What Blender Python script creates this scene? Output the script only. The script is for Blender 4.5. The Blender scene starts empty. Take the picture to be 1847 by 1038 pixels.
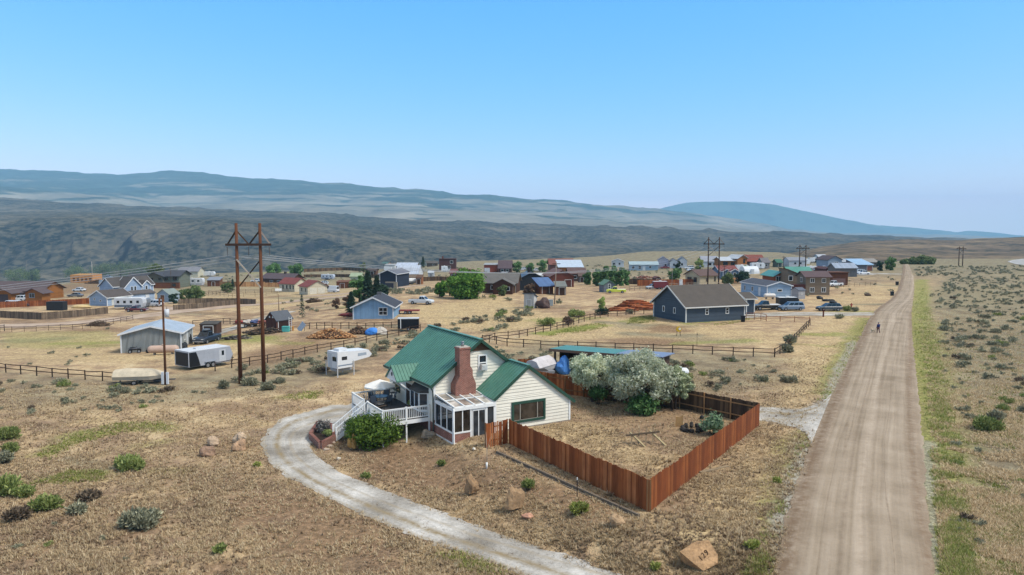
import bpy, math, random
import numpy as np
R = math.radians
rnd = random.Random(7)
rng = np.random.default_rng(11)
sc = bpy.context.scene
COL = sc.collection
# ------------------------------------------------------------------ camera
F, CX, CY, HZ, H = 1300.0, 923.5, 519.0, 420.0, 16.0
PIT = math.atan((CY - HZ) / F)
cam = bpy.data.cameras.new("camera"); cam.sensor_width = 36; cam.lens = 36 * F / 1847
cam.clip_start = 0.5; cam.clip_end = 90000
co = bpy.data.objects.new("camera", cam); COL.objects.link(co)
co.location = (0, 0, H); co.rotation_euler = (math.pi / 2 - PIT, 0, 0)
sc.camera = co
# house frame (from the vanishing points of the green roofed house)
HA = R(30.354); HO = np.array([5.118, 60.677])
HV = np.array([math.cos(HA), math.sin(HA)]); HU = np.array([-math.sin(HA), math.cos(HA)])

# ------------------------------------------------------------------ noise + terrain
def _h(ix, iy, s):
    n = (ix * 374761393 + iy * 668265263 + s * 982451653) & 0x7fffffff
    n = ((n ^ (n >> 13)) * 1274126177) & 0x7fffffff
    return ((n ^ (n >> 16)) & 0xffff) / 65535.0
def vnoise(x, y, s=0):
    x = np.asarray(x, float); y = np.asarray(y, float)
    ix = np.floor(x).astype(np.int64); iy = np.floor(y).astype(np.int64)
    fx = x - ix; fy = y - iy
    fx = fx * fx * (3 - 2 * fx); fy = fy * fy * (3 - 2 * fy)
    a = _h(ix, iy, s); b = _h(ix + 1, iy, s); c = _h(ix, iy + 1, s); d = _h(ix + 1, iy + 1, s)
    return (a * (1 - fx) + b * fx) * (1 - fy) + (c * (1 - fx) + d * fx) * fy
def fbm(x, y, o=4, s=0):
    r = 0; a = .5; t = 0
    for i in range(o):
        r = r + a * vnoise(np.asarray(x) * 2 ** i, np.asarray(y) * 2 ** i, s + i * 17); t += a; a *= .5
    return r / t
def sm(a, b, x):
    t = np.clip((np.asarray(x, float) - a) / (b - a), 0, 1)
    return t * t * (3 - 2 * t)
def pdist(x, y, poly, closed=False):
    """distance to a polyline (2d arrays)"""
    d = np.full(np.shape(x), 1e9)
    n = len(poly)
    for i in range(n if closed else n - 1):
        ax, ay = poly[i][:2]; bx, by = poly[(i + 1) % n][:2]
        l = (bx - ax) ** 2 + (by - ay) ** 2 + 1e-9
        t = np.clip(((x - ax) * (bx - ax) + (y - ay) * (by - ay)) / l, 0, 1)
        d = np.minimum(d, np.hypot(x - ax - t * (bx - ax), y - ay - t * (by - ay)))
    return d
def inside(x, y, poly):
    r = np.zeros(np.shape(x), bool); n = len(poly)
    for i in range(n):
        ax, ay = poly[i][:2]; bx, by = poly[(i + 1) % n][:2]
        if ay == by: continue
        r ^= ((ay > y) != (by > y)) & (x < (bx - ax) * (y - ay) / (by - ay) + ax)
    return r
LOT = [(-2.6, 55.8), (-2.2, 54), (-1, 51), (2.5, 46), (6.5, 39.5), (8, 38), (12, 37), (300, 20), (300, 900), (-2, 900), (-2, 100), (-9, 85), (-12, 72), (-10, 66), (-4.9, 59.5)]
def T(x, y):
    x = np.asarray(x, float); y = np.asarray(y, float)
    d = pdist(x, y, LOT, True); d = np.where(inside(x, y, LOT), 0, d)
    z = -1.1 * sm(.3, 5, d) * sm(20, 8, x) * sm(140, 100, y)
    z = z - 3.5 * sm(-25, -75, x) * sm(85, 140, y) - 3.0 * sm(150, 330, y) * sm(120, 60, x)
    z = z + .5 * (fbm(x / 22, y / 22, 2, 5) - .5) * sm(25, 60, np.hypot(x - 2, y - 66))
    D = np.hypot(x, y); az = x / np.maximum(np.abs(y), 1)
    edge = 350 + 150 * sm(-.75, 0, az) + 130 * sm(0, .3, az) - 230 * sm(.36, .46, az) + 140 * sm(.50, .56, az) + 30 * np.sin(az * 9)
    z = z - 38 * sm(0, 170, D - edge)
    return z
def Ts(x, y): return float(T(np.array([x]), np.array([y]))[0])
def rayd(px, py):
    xx = (px - CX) / F; yv = -(py - CY) / F
    return np.array([xx, math.cos(PIT) + yv * math.sin(PIT), -math.sin(PIT) + yv * math.cos(PIT)])
def P(px, py, z=0.0):
    d = rayd(px, py); t = (z - H) / d[2]
    return np.array([0, 0, H]) + t * d
def G(px, py):
    z = 0.0; q = P(px, py, 0)
    for i in range(25):
        q = P(px, py, z); zn = Ts(q[0], q[1]); z = .5 * z + .5 * zn
    return np.array([q[0], q[1], Ts(q[0], q[1])])
def proj(x, y, z):
    z = np.asarray(z, float) - H
    dep = y * math.cos(PIT) - z * math.sin(PIT); up = y * math.sin(PIT) + z * math.cos(PIT)
    return CX + F * x / dep, CY - F * up / dep
def ppm(q): return F / math.hypot(q[1], 0.0001)      # photo pixels per metre at a ground point

# ------------------------------------------------------------------ materials
def lin(hexs):
    v = [int(hexs[i:i + 2], 16) / 255 for i in (0, 2, 4)]
    return tuple(c / 12.92 if c <= .04045 else ((c + .055) / 1.055) ** 2.4 for c in v) + (1,)
class NT:
    def __init__(s, name):
        s.m = bpy.data.materials.new(name); s.m.use_nodes = True; s.n = s.m.node_tree.nodes; s.l = s.m.node_tree.links
        s.b = s.n["Principled BSDF"]; s.b.inputs["Roughness"].default_value = .8; s.b.inputs["Specular IOR Level"].default_value = .25
    def add(s, t, **k):
        n = s.n.new(t)
        for a, b in k.items():
            if a in n.inputs: n.inputs[a].default_value = b
            else: setattr(n, a, b)
        return n
    def link(s, a, b): s.l.new(a, b)
    def noise(s, vec, scale, detail=4, rough=.55):
        n = s.add("ShaderNodeTexNoise"); n.inputs["Scale"].default_value = scale; n.inputs["Detail"].default_value = detail; n.inputs["Roughness"].default_value = rough
        s.link(vec, n.inputs["Vector"]); return n.outputs["Fac"]
    def ramp(s, fac, stops, interp='LINEAR'):
        r = s.add("ShaderNodeValToRGB"); e = r.color_ramp.elements; r.color_ramp.interpolation = interp
        while len(e) < len(stops): e.new(.5)
        for el, (p, c) in zip(e, stops):
            el.position = p; el.color = c if isinstance(c, tuple) else (c, c, c, 1)
        s.link(fac, r.inputs["Fac"]); return r.outputs["Color"]
    def mix(s, fac, a, b, mode='MIX'):
        n = s.add("ShaderNodeMix", data_type='RGBA', blend_type=mode)
        for sock, v in ((n.inputs[0], fac), (n.inputs[6], a), (n.inputs[7], b)):
            if isinstance(v, (int, float, tuple)): sock.default_value = v
            else: s.link(v, sock)
        return n.outputs[2]
    def math(s, op, a, b=0.0, c=None, clamp=False):
        n = s.add("ShaderNodeMath", operation=op, use_clamp=clamp)
        for i, v in enumerate((a, b) if c is None else (a, b, c)):
            if isinstance(v, (int, float)): n.inputs[i].default_value = v
            else: s.link(v, n.inputs[i])
        return n.outputs[0]
    def bump(s, h, strength=.5, dist=.05):
        b = s.add("ShaderNodeBump"); b.inputs["Strength"].default_value = strength; b.inputs["Distance"].default_value = dist
        s.link(h, b.inputs["Height"]); s.link(b.outputs[0], s.b.inputs["Normal"])
    def vec(s, kind="Object", scale=None):
        t = s.add("ShaderNodeTexCoord").outputs[kind]
        if scale:
            m = s.add("ShaderNodeMapping"); m.inputs["Scale"].default_value = scale; s.link(t, m.inputs["Vector"]); return m.outputs[0]
        return t
    def out(s, col): s.link(col, s.b.inputs["Base Color"]); return s.m
MC = {}
def mat(hexs, rough=.75, var=.18, scale=1.2, stretch=None, lines=None, metal=0, spec=.25):
    """painted / wood / metal surface: base colour with weathering noise and optional board or rib lines (axis, pitch, depth)"""
    key = (hexs, rough, var, scale, stretch, lines, metal, spec)
    if key in MC: return MC[key]
    t = NT("paint_" + hexs); t.b.inputs["Roughness"].default_value = rough; t.b.inputs["Metallic"].default_value = metal; t.b.inputs["Specular IOR Level"].default_value = spec
    c = lin(hexs); v = t.vec("Object", stretch or (1, 1, 1))
    f = t.noise(v, scale, 6, .65); f2 = t.noise(v, scale * 9, 3)
    f = t.math('ADD', t.math('MULTIPLY', f, .7), t.math('MULTIPLY', f2, .3))
    dk = tuple(max(0, x * (1 - var * 1.3)) for x in c[:3]) + (1,); lt = tuple(min(1, x * (1 + var)) for x in c[:3]) + (1,)
    col = t.ramp(f, [(.3, dk), (.5, c), (.72, lt)])
    if lines:
        ax, pitch, dep = lines
        sep = t.add("ShaderNodeSeparateXYZ"); t.link(t.vec("Object"), sep.inputs[0])
        u = sep.outputs["XYZ".index(ax)] if ax in "XYZ" else t.math('ADD', sep.outputs[0], sep.outputs[1])
        fr = t.math('FRACT', t.math('DIVIDE', u, pitch))
        cr = t.math('FLOOR', t.math('DIVIDE', u, pitch))
        wn = t.add("ShaderNodeTexWhiteNoise", noise_dimensions='1D'); t.link(cr, wn.inputs["W"])
        col = t.mix(.22, col, t.mix(1.0, col, t.ramp(wn.outputs["Value"], [(0, .45), (1, 1.3)]), 'MULTIPLY'))
        t.bump(fr, .8, dep)
    MC[key] = t.out(col); return MC[key]
def glass(hexs="20262c", rough=.12):
    k = ("glass", hexs)
    if k in MC: return MC[k]
    t = NT("window_glass"); t.b.inputs["Roughness"].default_value = rough; t.b.inputs["Specular IOR Level"].default_value = .6
    f = t.noise(t.vec("Object"), 1.3, 2); c = lin(hexs)
    MC[k] = t.out(t.ramp(f, [(.35, tuple(x * .5 for x in c[:3]) + (1,)), (.65, tuple(min(1, x * 1.6) for x in c[:3]) + (1,))])); return MC[k]
def leafmat(name, h1, h2, h3=None, trans=.25):
    k = ("leaf", name)
    if k in MC: return MC[k]
    t = NT(name); g = t.add("ShaderNodeNewGeometry"); h3 = h3 or h2
    t.b.inputs["Roughness"].default_value = .65; t.b.inputs["Specular IOR Level"].default_value = .15
    c = t.ramp(g.outputs["Random Per Island"], [(0, lin(h1)), (.55, lin(h2)), (1, lin(h3))])
    oi = t.add("ShaderNodeObjectInfo")
    c = t.mix(1.0, c, t.ramp(oi.outputs["Random"], [(0, .82), (1, 1.15)]), 'MULTIPLY')
    t.out(c)
    tr = t.add("ShaderNodeBsdfTranslucent"); t.link(c, tr.inputs["Color"])
    ms = t.add("ShaderNodeMixShader"); ms.inputs[0].default_value = trans
    t.link(t.b.outputs[0], ms.inputs[1]); t.link(tr.outputs[0], ms.inputs[2]); t.link(ms.outputs[0], t.n["Material Output"].inputs[0])
    MC[k] = t.m; return t.m

# ------------------------------------------------------------------ mesh builder
class MB:
    def __init__(s): s.v = []; s.f = []; s.sm = []
    def add(s, vs, fs, smooth=False):
        o = len(s.v); s.v += [tuple(map(float, p)) for p in vs]; s.f += [tuple(i + o for i in f) for f in fs]; s.sm += [smooth] * len(fs); return s
    def box(s, x0, x1, y0, y1, z0, z1):
        return s.add([(x, y, z) for z in (z0, z1) for y in (y0, y1) for x in (x0, x1)],
                     [(0, 2, 3, 1), (4, 5, 7, 6), (0, 1, 5, 4), (1, 3, 7, 5), (3, 2, 6, 7), (2, 0, 4, 6)])
    def bar(s, a, b, w, h=None, up=(0, 0, 1)):
        """rectangular bar from a to b, w across, h high"""
        a = np.array(a, float); b = np.array(b, float); d = b - a; L = np.linalg.norm(d)
        if L < 1e-6: return s
        d /= L; up = np.array(up, float)
        if abs(d @ up) > .98: up = np.array([1.0, 0, 0])
        n = np.cross(d, up); n /= np.linalg.norm(n); u = np.cross(n, d); h = w if h is None else h
        c = [p + i * n * w / 2 + j * u * h / 2 for p in (a, b) for i, j in ((-1, -1), (1, -1), (1, 1), (-1, 1))]
        return s.add(c, [(0, 3, 2, 1), (4, 5, 6, 7), (0, 1, 5, 4), (1, 2, 6, 5), (2, 3, 7, 6), (3, 0, 4, 7)])
    def tube(s, pts, rs, n=8, cap=True):
        pts = [np.array(p, float) for p in pts]; rs = [rs] * len(pts) if isinstance(rs, (int, float)) else rs
        o = len(s.v); V = []; Fc = []
        for i, p in enumerate(pts):
            d = pts[min(i + 1, len(pts) - 1)] - pts[max(i - 1, 0)]; d /= (np.linalg.norm(d) + 1e-9)
            a = np.cross(d, (0, 0, 1) if abs(d[2]) < .9 else (1, 0, 0)); a /= np.linalg.norm(a); b = np.cross(d, a)
            V += [p + rs[i] * (math.cos(t) * a + math.sin(t) * b) for t in [2 * math.pi * k / n for k in range(n)]]
        for i in range(len(pts) - 1):
            Fc += [(i * n + k, i * n + (k + 1) % n, (i + 1) * n + (k + 1) % n, (i + 1) * n + k) for k in range(n)]
        s.add(V, Fc, True)
        if cap:
            e = (len(pts) - 1) * n
            s.f += [tuple(o + k for k in range(n))[::-1], tuple(o + e + k for k in range(n))]; s.sm += [False] * 2
        return s
    def prism(s, poly, axis, a, b):
        """extrude a 2d polygon along x ('x': poly is (y,z)), y ('y': poly is (x,z)) or z"""
        f = {'x': lambda p, t: (t, p[0], p[1]), 'y': lambda p, t: (p[0], t, p[1]), 'z': lambda p, t: (p[0], p[1], t)}[axis]
        n = len(poly)
        return s.add([f(p, a) for p in poly] + [f(p, b) for p in poly],
                     [tuple(range(n)), tuple(range(n, 2 * n))[::-1]] + [(i, i + n, (i + 1) % n + n, (i + 1) % n) for i in range(n)])
    def blob(s, c, r, seed=0, n=10, m=7, jit=.25, flat=0.0):
        """irregular rock or rounded lump"""
        q = random.Random(seed); V = []; Fc = []
        ph = [q.uniform(0, 6.28) for _ in range(6)]
        for i in range(m + 1):
            th = math.pi * i / m
            for k in range(n):
                a = 2 * math.pi * k / n
                d = (math.sin(th) * math.cos(a), math.sin(th) * math.sin(a), math.cos(th))
                j = 1 + jit * (math.sin(2.1 * d[0] * 2 + ph[0]) * .5 + math.sin(3 * d[1] + ph[1]) * .4 + math.sin(4 * d[2] + 2 * d[0] + ph[2]) * .4 + q.uniform(-.3, .3) * (0 < i < m))
                z = d[2] * j
                if flat and z < -flat: z = -flat
                V.append((c[0] + r[0] * d[0] * j, c[1] + r[1] * d[1] * j, c[2] + r[2] * z))
        for i in range(m):
            Fc += [(i * n + k, (i + 1) * n + k, (i + 1) * n + (k + 1) % n, i * n + (k + 1) % n) for k in range(n)]
        return s.add(V, Fc)
    def xf(s, loc=(0, 0, 0), rz=0, sc=1):
        c, n = math.cos(rz), math.sin(rz)
        s.v = [(loc[0] + sc * (c * x - n * y), loc[1] + sc * (n * x + c * y), loc[2] + sc * z) for x, y, z in s.v]; return s
    def merge(s, o): return s.add(o.v, o.f) if True else s
    def mesh(s, name, m):
        me = bpy.data.meshes.new(name); me.from_pydata(s.v, [], s.f)
        me.polygons.foreach_set("use_smooth", s.sm); me.materials.append(m); me.update(); return me
    def build(s, name, m, parent=None, loc=None, rz=0, label=None):
        o = bpy.data.objects.new(name, s.mesh(name, m)); COL.objects.link(o)
        if parent: o.parent = parent
        if loc is not None: o.location = loc
        o.rotation_euler = (0, 0, rz)
        if label: o["label"] = label
        return o
def npmesh(name, V, Fq, m, k=3, col=None):
    """big mesh from numpy arrays (k verts per face)"""
    me = bpy.data.meshes.new(name); V = np.ascontiguousarray(V, np.float32); Fq = np.ascontiguousarray(Fq, np.int32)
    me.vertices.add(len(V)); me.vertices.foreach_set("co", V.ravel())
    me.loops.add(Fq.size); me.loops.foreach_set("vertex_index", Fq.ravel())
    me.polygons.add(len(Fq)); me.polygons.foreach_set("loop_start", np.arange(0, Fq.size, k, dtype=np.int32)); 
    me.update(calc_edges=True); me.materials.append(m); return me
def tag(o, label=None, cat=None, group=None, kind=None):
    if label: o["label"] = label
    if cat: o["category"] = cat
    if group: o["group"] = group
    if kind: o["kind"] = kind
    return o
def thing(name, label, cat, loc=(0, 0, 0), rz=0, group=None):
    o = bpy.data.objects.new(name, None); COL.objects.link(o); o.location = tuple(map(float, loc)); o.rotation_euler = (0, 0, rz); o.empty_display_size = .3
    return tag(o, label, cat, group)
def kids(o): return [c for c in bpy.data.objects if c.parent == o]
def copy_tree(o, parent=None, _k=None):
    c = o.copy(); COL.objects.link(c); c.parent = parent
    for ch in (list(o.children)): copy_tree(ch, c)
    return c
SKYS, SUNS, EXPO, HAZE = 0.15, 1.5, 1.4, 9.5e-5
SKYP = (1.48, .62, .12); SKYC = (3.2, .80, .515); SKYM = (.46, .54, .46); SKY_FILL = (.28, .28, .285); HAZEC = (.40, .73, 1.0, 1)
# ================================================================== sky, sun, air
SUN = np.array([.85, -.30, 1.15]); SUN /= np.linalg.norm(SUN)
w = bpy.data.worlds.new("World"); sc.world = w; w.use_nodes = True
wn = w.node_tree.nodes; wl = w.node_tree.links
sky = wn.new("ShaderNodeTexSky"); sky.sky_type = 'NISHITA'; sky.sun_disc = False
sky.sun_elevation = math.asin(SUN[2]); sky.sun_rotation = math.atan2(SUN[0], SUN[1])
sky.altitude = 2400; sky.air_density = 1.0; sky.dust_density = .6; sky.ozone_density = 1.5
def wm(op, a, b):
    n = wn.new("ShaderNodeMath"); n.operation = op
    for i, v in enumerate((a, b)):
        if isinstance(v, (int, float)): n.inputs[i].default_value = v
        else: wl.new(v, n.inputs[i])
    return n.outputs[0]
ssp = wn.new("ShaderNodeSeparateColor"); wl.new(sky.outputs[0], ssp.inputs[0]); scb = wn.new("ShaderNodeCombineColor")
for i in range(3): wl.new(wm('MINIMUM', wm('MULTIPLY', wm('POWER', wm('MULTIPLY', ssp.outputs[i], .05), SKYP[i]), SKYC[i] / SKYS), SKYM[i] / SKYS), scb.inputs[i])
# neutral grey mixed into the unseen upper sky, added to neutralise the fill light
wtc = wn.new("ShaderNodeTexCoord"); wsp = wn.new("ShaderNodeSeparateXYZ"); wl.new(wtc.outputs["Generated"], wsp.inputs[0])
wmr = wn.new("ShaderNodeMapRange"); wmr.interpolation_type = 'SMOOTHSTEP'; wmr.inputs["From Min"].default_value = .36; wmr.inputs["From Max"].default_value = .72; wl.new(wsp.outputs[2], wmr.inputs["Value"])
mxn = wn.new("ShaderNodeMix"); mxn.data_type = 'RGBA'; wl.new(wmr.outputs[0], mxn.inputs[0]); wl.new(scb.outputs[0], mxn.inputs[6]); mxn.inputs[7].default_value = tuple(c / SKYS for c in SKY_FILL) + (1,)
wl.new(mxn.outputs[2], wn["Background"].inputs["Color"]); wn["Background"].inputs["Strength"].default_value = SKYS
sl = bpy.data.lights.new("sun", 'SUN'); sl.energy = SUNS; sl.angle = R(14); sl.color = (1, .95, .88)
so = bpy.data.objects.new("sun", sl); COL.objects.link(so)
from mathutils import Vector
so.rotation_euler = Vector(SUN).to_track_quat('Z', 'Y').to_euler(); so.location = (60, -40, 200)
sc.view_settings.view_transform = 'Standard'; sc.view_settings.look = 'None'; sc.view_settings.exposure = EXPO; sc.view_settings.gamma = 1
sc.cycles.max_bounces = 6; sc.cycles.volume_bounces = 1; sc.cycles.caustics_reflective = False; sc.cycles.caustics_refractive = False
if HAZE > 0:
    hm = bpy.data.materials.new("thin_haze_air"); hm.use_nodes = True; hn = hm.node_tree.nodes; hn.remove(hn["Principled BSDF"])
    pv = hn.new("ShaderNodeVolumePrincipled"); pv.inputs["Color"].default_value = HAZEC; pv.inputs["Density"].default_value = HAZE; pv.inputs["Anisotropy"].default_value = -.25
    hm.node_tree.links.new(pv.outputs[0], hn["Material Output"].inputs["Volume"])
    hz = MB().box(-14500, 14500, -300, 13700, -260, 690).build("haze", hm); hz["kind"] = "stuff"; hz["label"] = "thin blue haze hanging over the valley and the hills"

# ================================================================== ground material with painted-in covers (attributes)
def ground_mat():
    t = NT("dry_grassland"); v = t.vec("Object")
    big = t.noise(v, .035, 5, .6); mid = t.noise(v, .35, 5, .6); fin = t.noise(v, 2.6, 5, .7); spk = t.noise(v, 9, 3, .7)
    at = lambda n: t.add("ShaderNodeAttribute", attribute_name=n).outputs["Fac"]
    base = t.ramp(t.math('ADD', t.math('MULTIPLY', big, .45), t.math('MULTIPLY', mid, .55)),
                  [(.34, lin(G_BROWN)), (.46, lin(G_TAN)), (.55, lin(G_GOLD)), (.66, lin(G_PALE))])
    jit = t.math('ADD', t.math('MULTIPLY', t.math('SUBTRACT', mid, .5), .9), t.math('MULTIPLY', t.math('SUBTRACT', fin, .5), .7))
    def msk(name, k=1.0): return t.math('MULTIPLY', t.math('ADD', at(name), t.math('MULTIPLY', jit, t.math('MULTIPLY', at(name), 1.6))), k, clamp=True)
    base = t.mix(msk("gold"), base, t.ramp(fin, [(.3, lin("98825e")), (.55, lin("bda67c")), (.75, lin("d5c39c"))]))
    base = t.mix(msk("sage"), base, t.ramp(mid, [(.3, lin("625f4e")), (.55, lin("837d66")), (.75, lin("a0967a"))]))
    base = t.mix(msk("bare"), base, t.ramp(fin, [(.3, lin("5f4c3a")), (.55, lin("876d54")), (.75, lin("aa9074"))]))
    base = t.mix(msk("green"), base, t.ramp(fin, [(.3, lin("626a30")), (.52, lin("878b4a")), (.75, lin("b0a96c"))]))
    base = t.mix(msk("gravel"), base, t.ramp(spk, [(.3, lin("847d74")), (.55, lin("aaa49a")), (.75, lin("c4c0b8"))]))
    base = t.mix(.85, base, t.ramp(fin, [(.25, .55), (.42, .82), (.55, 1.05), (.75, 1.3)]), 'MULTIPLY')
    base = t.mix(.6, base, t.ramp(spk, [(.28, .55), (.5, 1.02), (.72, 1.3)]), 'MULTIPLY')
    t.b.inputs["Roughness"].default_value = .95; t.b.inputs["Specular IOR Level"].default_value = .05
    t.bump(t.math('ADD', t.math('MULTIPLY', fin, .6), t.math('MULTIPLY', spk, .4)), .9, .22)
    return t.out(base)
G_BROWN, G_TAN, G_GOLD, G_PALE = "766350", "9a8268", "b89f7b", "cfba94"
GM = ground_mat()
# ---- covers: strokes of (channel, width in metres, strength, photo points on the ground)
def Gs(pts): return [tuple(G(*p)[:2]) for p in pts]
ROAD_L = [(1385, 1075), (1400, 1010), (1427, 901), (1464, 795), (1499, 716), (1529, 652), (1552, 606), (1573, 566), (1584, 556), (1606, 541), (1619, 524), (1626, 500), (1628.7, 485), (1628.7, 477.5)]
ROAD_R = [(1692, 1075), (1684, 1010), (1671, 901), (1664.5, 795), (1657, 716), (1651, 652), (1645.5, 606), (1644, 566), (1645, 556), (1647, 541), (1649, 524), (1648, 500), (1642, 485), (1638.5, 477.5)]
DRV_O = [(640, 728), (600, 731), (560, 741), (518, 752), (486, 772), (473, 792), (472, 806), (483, 831), (513, 857), (577, 892), (635, 921), (723, 959), (811, 991), (899, 1021), (960, 1044), (1040, 1078)]
DRV_I = [(646, 764), (625, 772), (606, 778), (580, 790), (562, 800), (560, 808), (566, 818), (577, 828), (621, 857), (694, 886), (752, 908), (811, 930), (869, 950), (928, 974), (1000, 997), (1130, 1040), (1235, 1078)]
VROAD = [(-200, 592), (0, 589), (100, 586), (175, 580), (240, 573), (310, 564), (370, 558), (438, 551), (500, 548), (550, 541), (618, 536), (690, 524), (760, 515)]
COVERS = []
def cover(ch, wd, st, pts): COVERS.append((ch, wd, st, Gs(pts), None))
def patch(ch, soft, st, pts): COVERS.append((ch, soft, st, None, Gs(pts)))
cover("green", 1.6, .75, [(80, 815), (130, 790), (210, 770), (290, 768), (300, 772)])
cover("green", 1.0, .6, [(60, 868), (120, 858), (185, 858)]); cover("green", .9, .4, [(250, 805), (300, 795)]); cover("green", 1.5, .5, [(520, 716), (565, 712)])
cover("green", 1.2, .4, [(840, 1005), (900, 1030), (800, 1000)]); cover("green", .8, .4, [(280, 848), (330, 850)])
cover("green", 2.2, .95, [(985, 602), (1030, 594), (1080, 588)]); cover("green", 2.2, .7, [(1135, 580), (1170, 573)]); cover("green", 1.2, .8, [(1240, 584), (1300, 579), (1350, 575)])
cover("green", 2.4, .7, [(1712, 1060), (1695, 960), (1683, 830), (1676, 740), (1668, 660), (1662, 600), (1658, 555), (1660, 530), (1662, 505)])
cover("green", 2.2, .45, [(1740, 1000), (1715, 850), (1700, 730), (1688, 640), (1678, 580)])
cover("green", 1.6, .55, [(1372, 1030), (1395, 930), (1432, 830), (1450, 782)]); cover("green", 1.4, .6, [(1490, 712), (1520, 645), (1545, 598), (1556, 575)])
cover("bare", 1.3, .6, [(1398, 1040), (1420, 930), (1455, 810), (1490, 725), (1530, 645), (1565, 575)]); cover("bare", 1.0, .5, [(1688, 1030), (1670, 880), (1660, 760), (1650, 640), (1645, 560)])
cover("gravel", .9, .75, [(1392, 1030), (1410, 940), (1432, 870), (1452, 800)]); cover("gravel", .6, .6, [(1486, 725), (1515, 665), (1540, 615)]); cover("gravel", .7, .5, [(1690, 1030), (1677, 900), (1668, 800)])
patch("gravel", 1.0, .95, [(1366, 733), (1440, 740), (1500, 715), (1470, 790), (1440, 772), (1369, 756)])
patch("gold", 6, .7, [(900, 625), (1000, 590), (1120, 570), (1240, 585), (1400, 600), (1420, 625), (1300, 618), (1100, 612)])
patch("gold", 6, .8, [(700, 560), (900, 535), (960, 560), (1060, 585), (900, 600), (780, 585)])
patch("gold", 5, .7, [(1430, 640), (1500, 560), (1560, 575), (1480, 720), (1400, 740)])
patch("gold", 6, .65, [(0, 610), (220, 600), (220, 640), (500, 610), (400, 660), (0, 650)])
patch("gold", 3, .6, [(1180, 960), (1300, 850), (1420, 780), (1400, 900), (1330, 1030), (1200, 1030)])
patch("gold", 3, .5, [(930, 770), (1080, 760), (1200, 830), (1165, 850)])
patch("gold", 10, .6, [(330, 520), (640, 500), (700, 530), (480, 560), (340, 550)])
patch("gold", 12, .6, [(1460, 545), (1600, 510), (1625, 520), (1570, 565)])
patch("gold", 6, .7, [(1655, 520), (1847, 510), (1847, 540), (1660, 560)])
patch("green", 3, .35, [(0, 600), (200, 598), (215, 625), (80, 630), (0, 625)])
patch("bare", 2.2, .85, [(600, 800), (690, 790), (800, 815), (900, 830), (1100, 900), (1150, 950), (1060, 960), (900, 900), (760, 880), (640, 850)])
patch("bare", 2.0, .75, [(520, 880), (700, 960), (760, 1038), (480, 1038), (380, 900)])
patch("bare", 2, .8, [(1185, 585), (1240, 590), (1250, 600), (1160, 600)]); patch("bare", 3, .7, [(430, 640), (540, 610), (620, 615), (540, 650), (440, 665)])
patch("bare", 4, .7, [(90, 515), (180, 510), (220, 530), (90, 530)]); patch("bare", 2, .5, [(1060, 760), (1230, 720), (1320, 740), (1270, 790), (1160, 800)])
patch("sage", 8, .75, [(1690, 700), (1660, 545), (1700, 490), (1990, 485), (2100, 760), (1847, 1038), (1760, 1038)])
patch("sage", 6, .6, [(880, 640), (980, 615), (1400, 640), (1440, 690), (1240, 720), (900, 690)])
patch("sage", 6, .55, [(0, 670), (250, 690), (430, 660), (700, 600), (690, 640), (560, 700), (300, 730), (0, 740)])
patch("sage", 15, .6, [(0, 500), (400, 490), (900, 478), (1400, 466), (1400, 478), (900, 492), (0, 510)])
_q = random.Random(21)
for _ in range(90):      # streaks of sparse brush, bare earth and greener grass over the fields
    px_, py_ = _q.uniform(0, 1600), 480 + 150 * _q.random() ** 1.5; ln_ = _q.uniform(30, 140); sl_ = _q.uniform(-.06, .06)
    if 1180 < px_ < 1350 and py_ < 590: continue
    cover(_q.choice(["sage", "sage", "bare", "bare", "green"]), _q.uniform(1.2, 4.5), _q.uniform(.35, .75), [(px_ + ln_ * k, py_ + ln_ * k * sl_ + _q.uniform(-1.5, 1.5)) for k in (0, .35, .7, 1)])
for _ in range(34):
    px_, py_ = _q.uniform(0, 620), _q.uniform(730, 1030); cover(_q.choice(["bare", "bare", "gold", "sage"]), _q.uniform(.5, 1.6), _q.uniform(.4, .8), [(px_, py_), (px_ + _q.uniform(20, 110), py_ + _q.uniform(-16, 16))])
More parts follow.
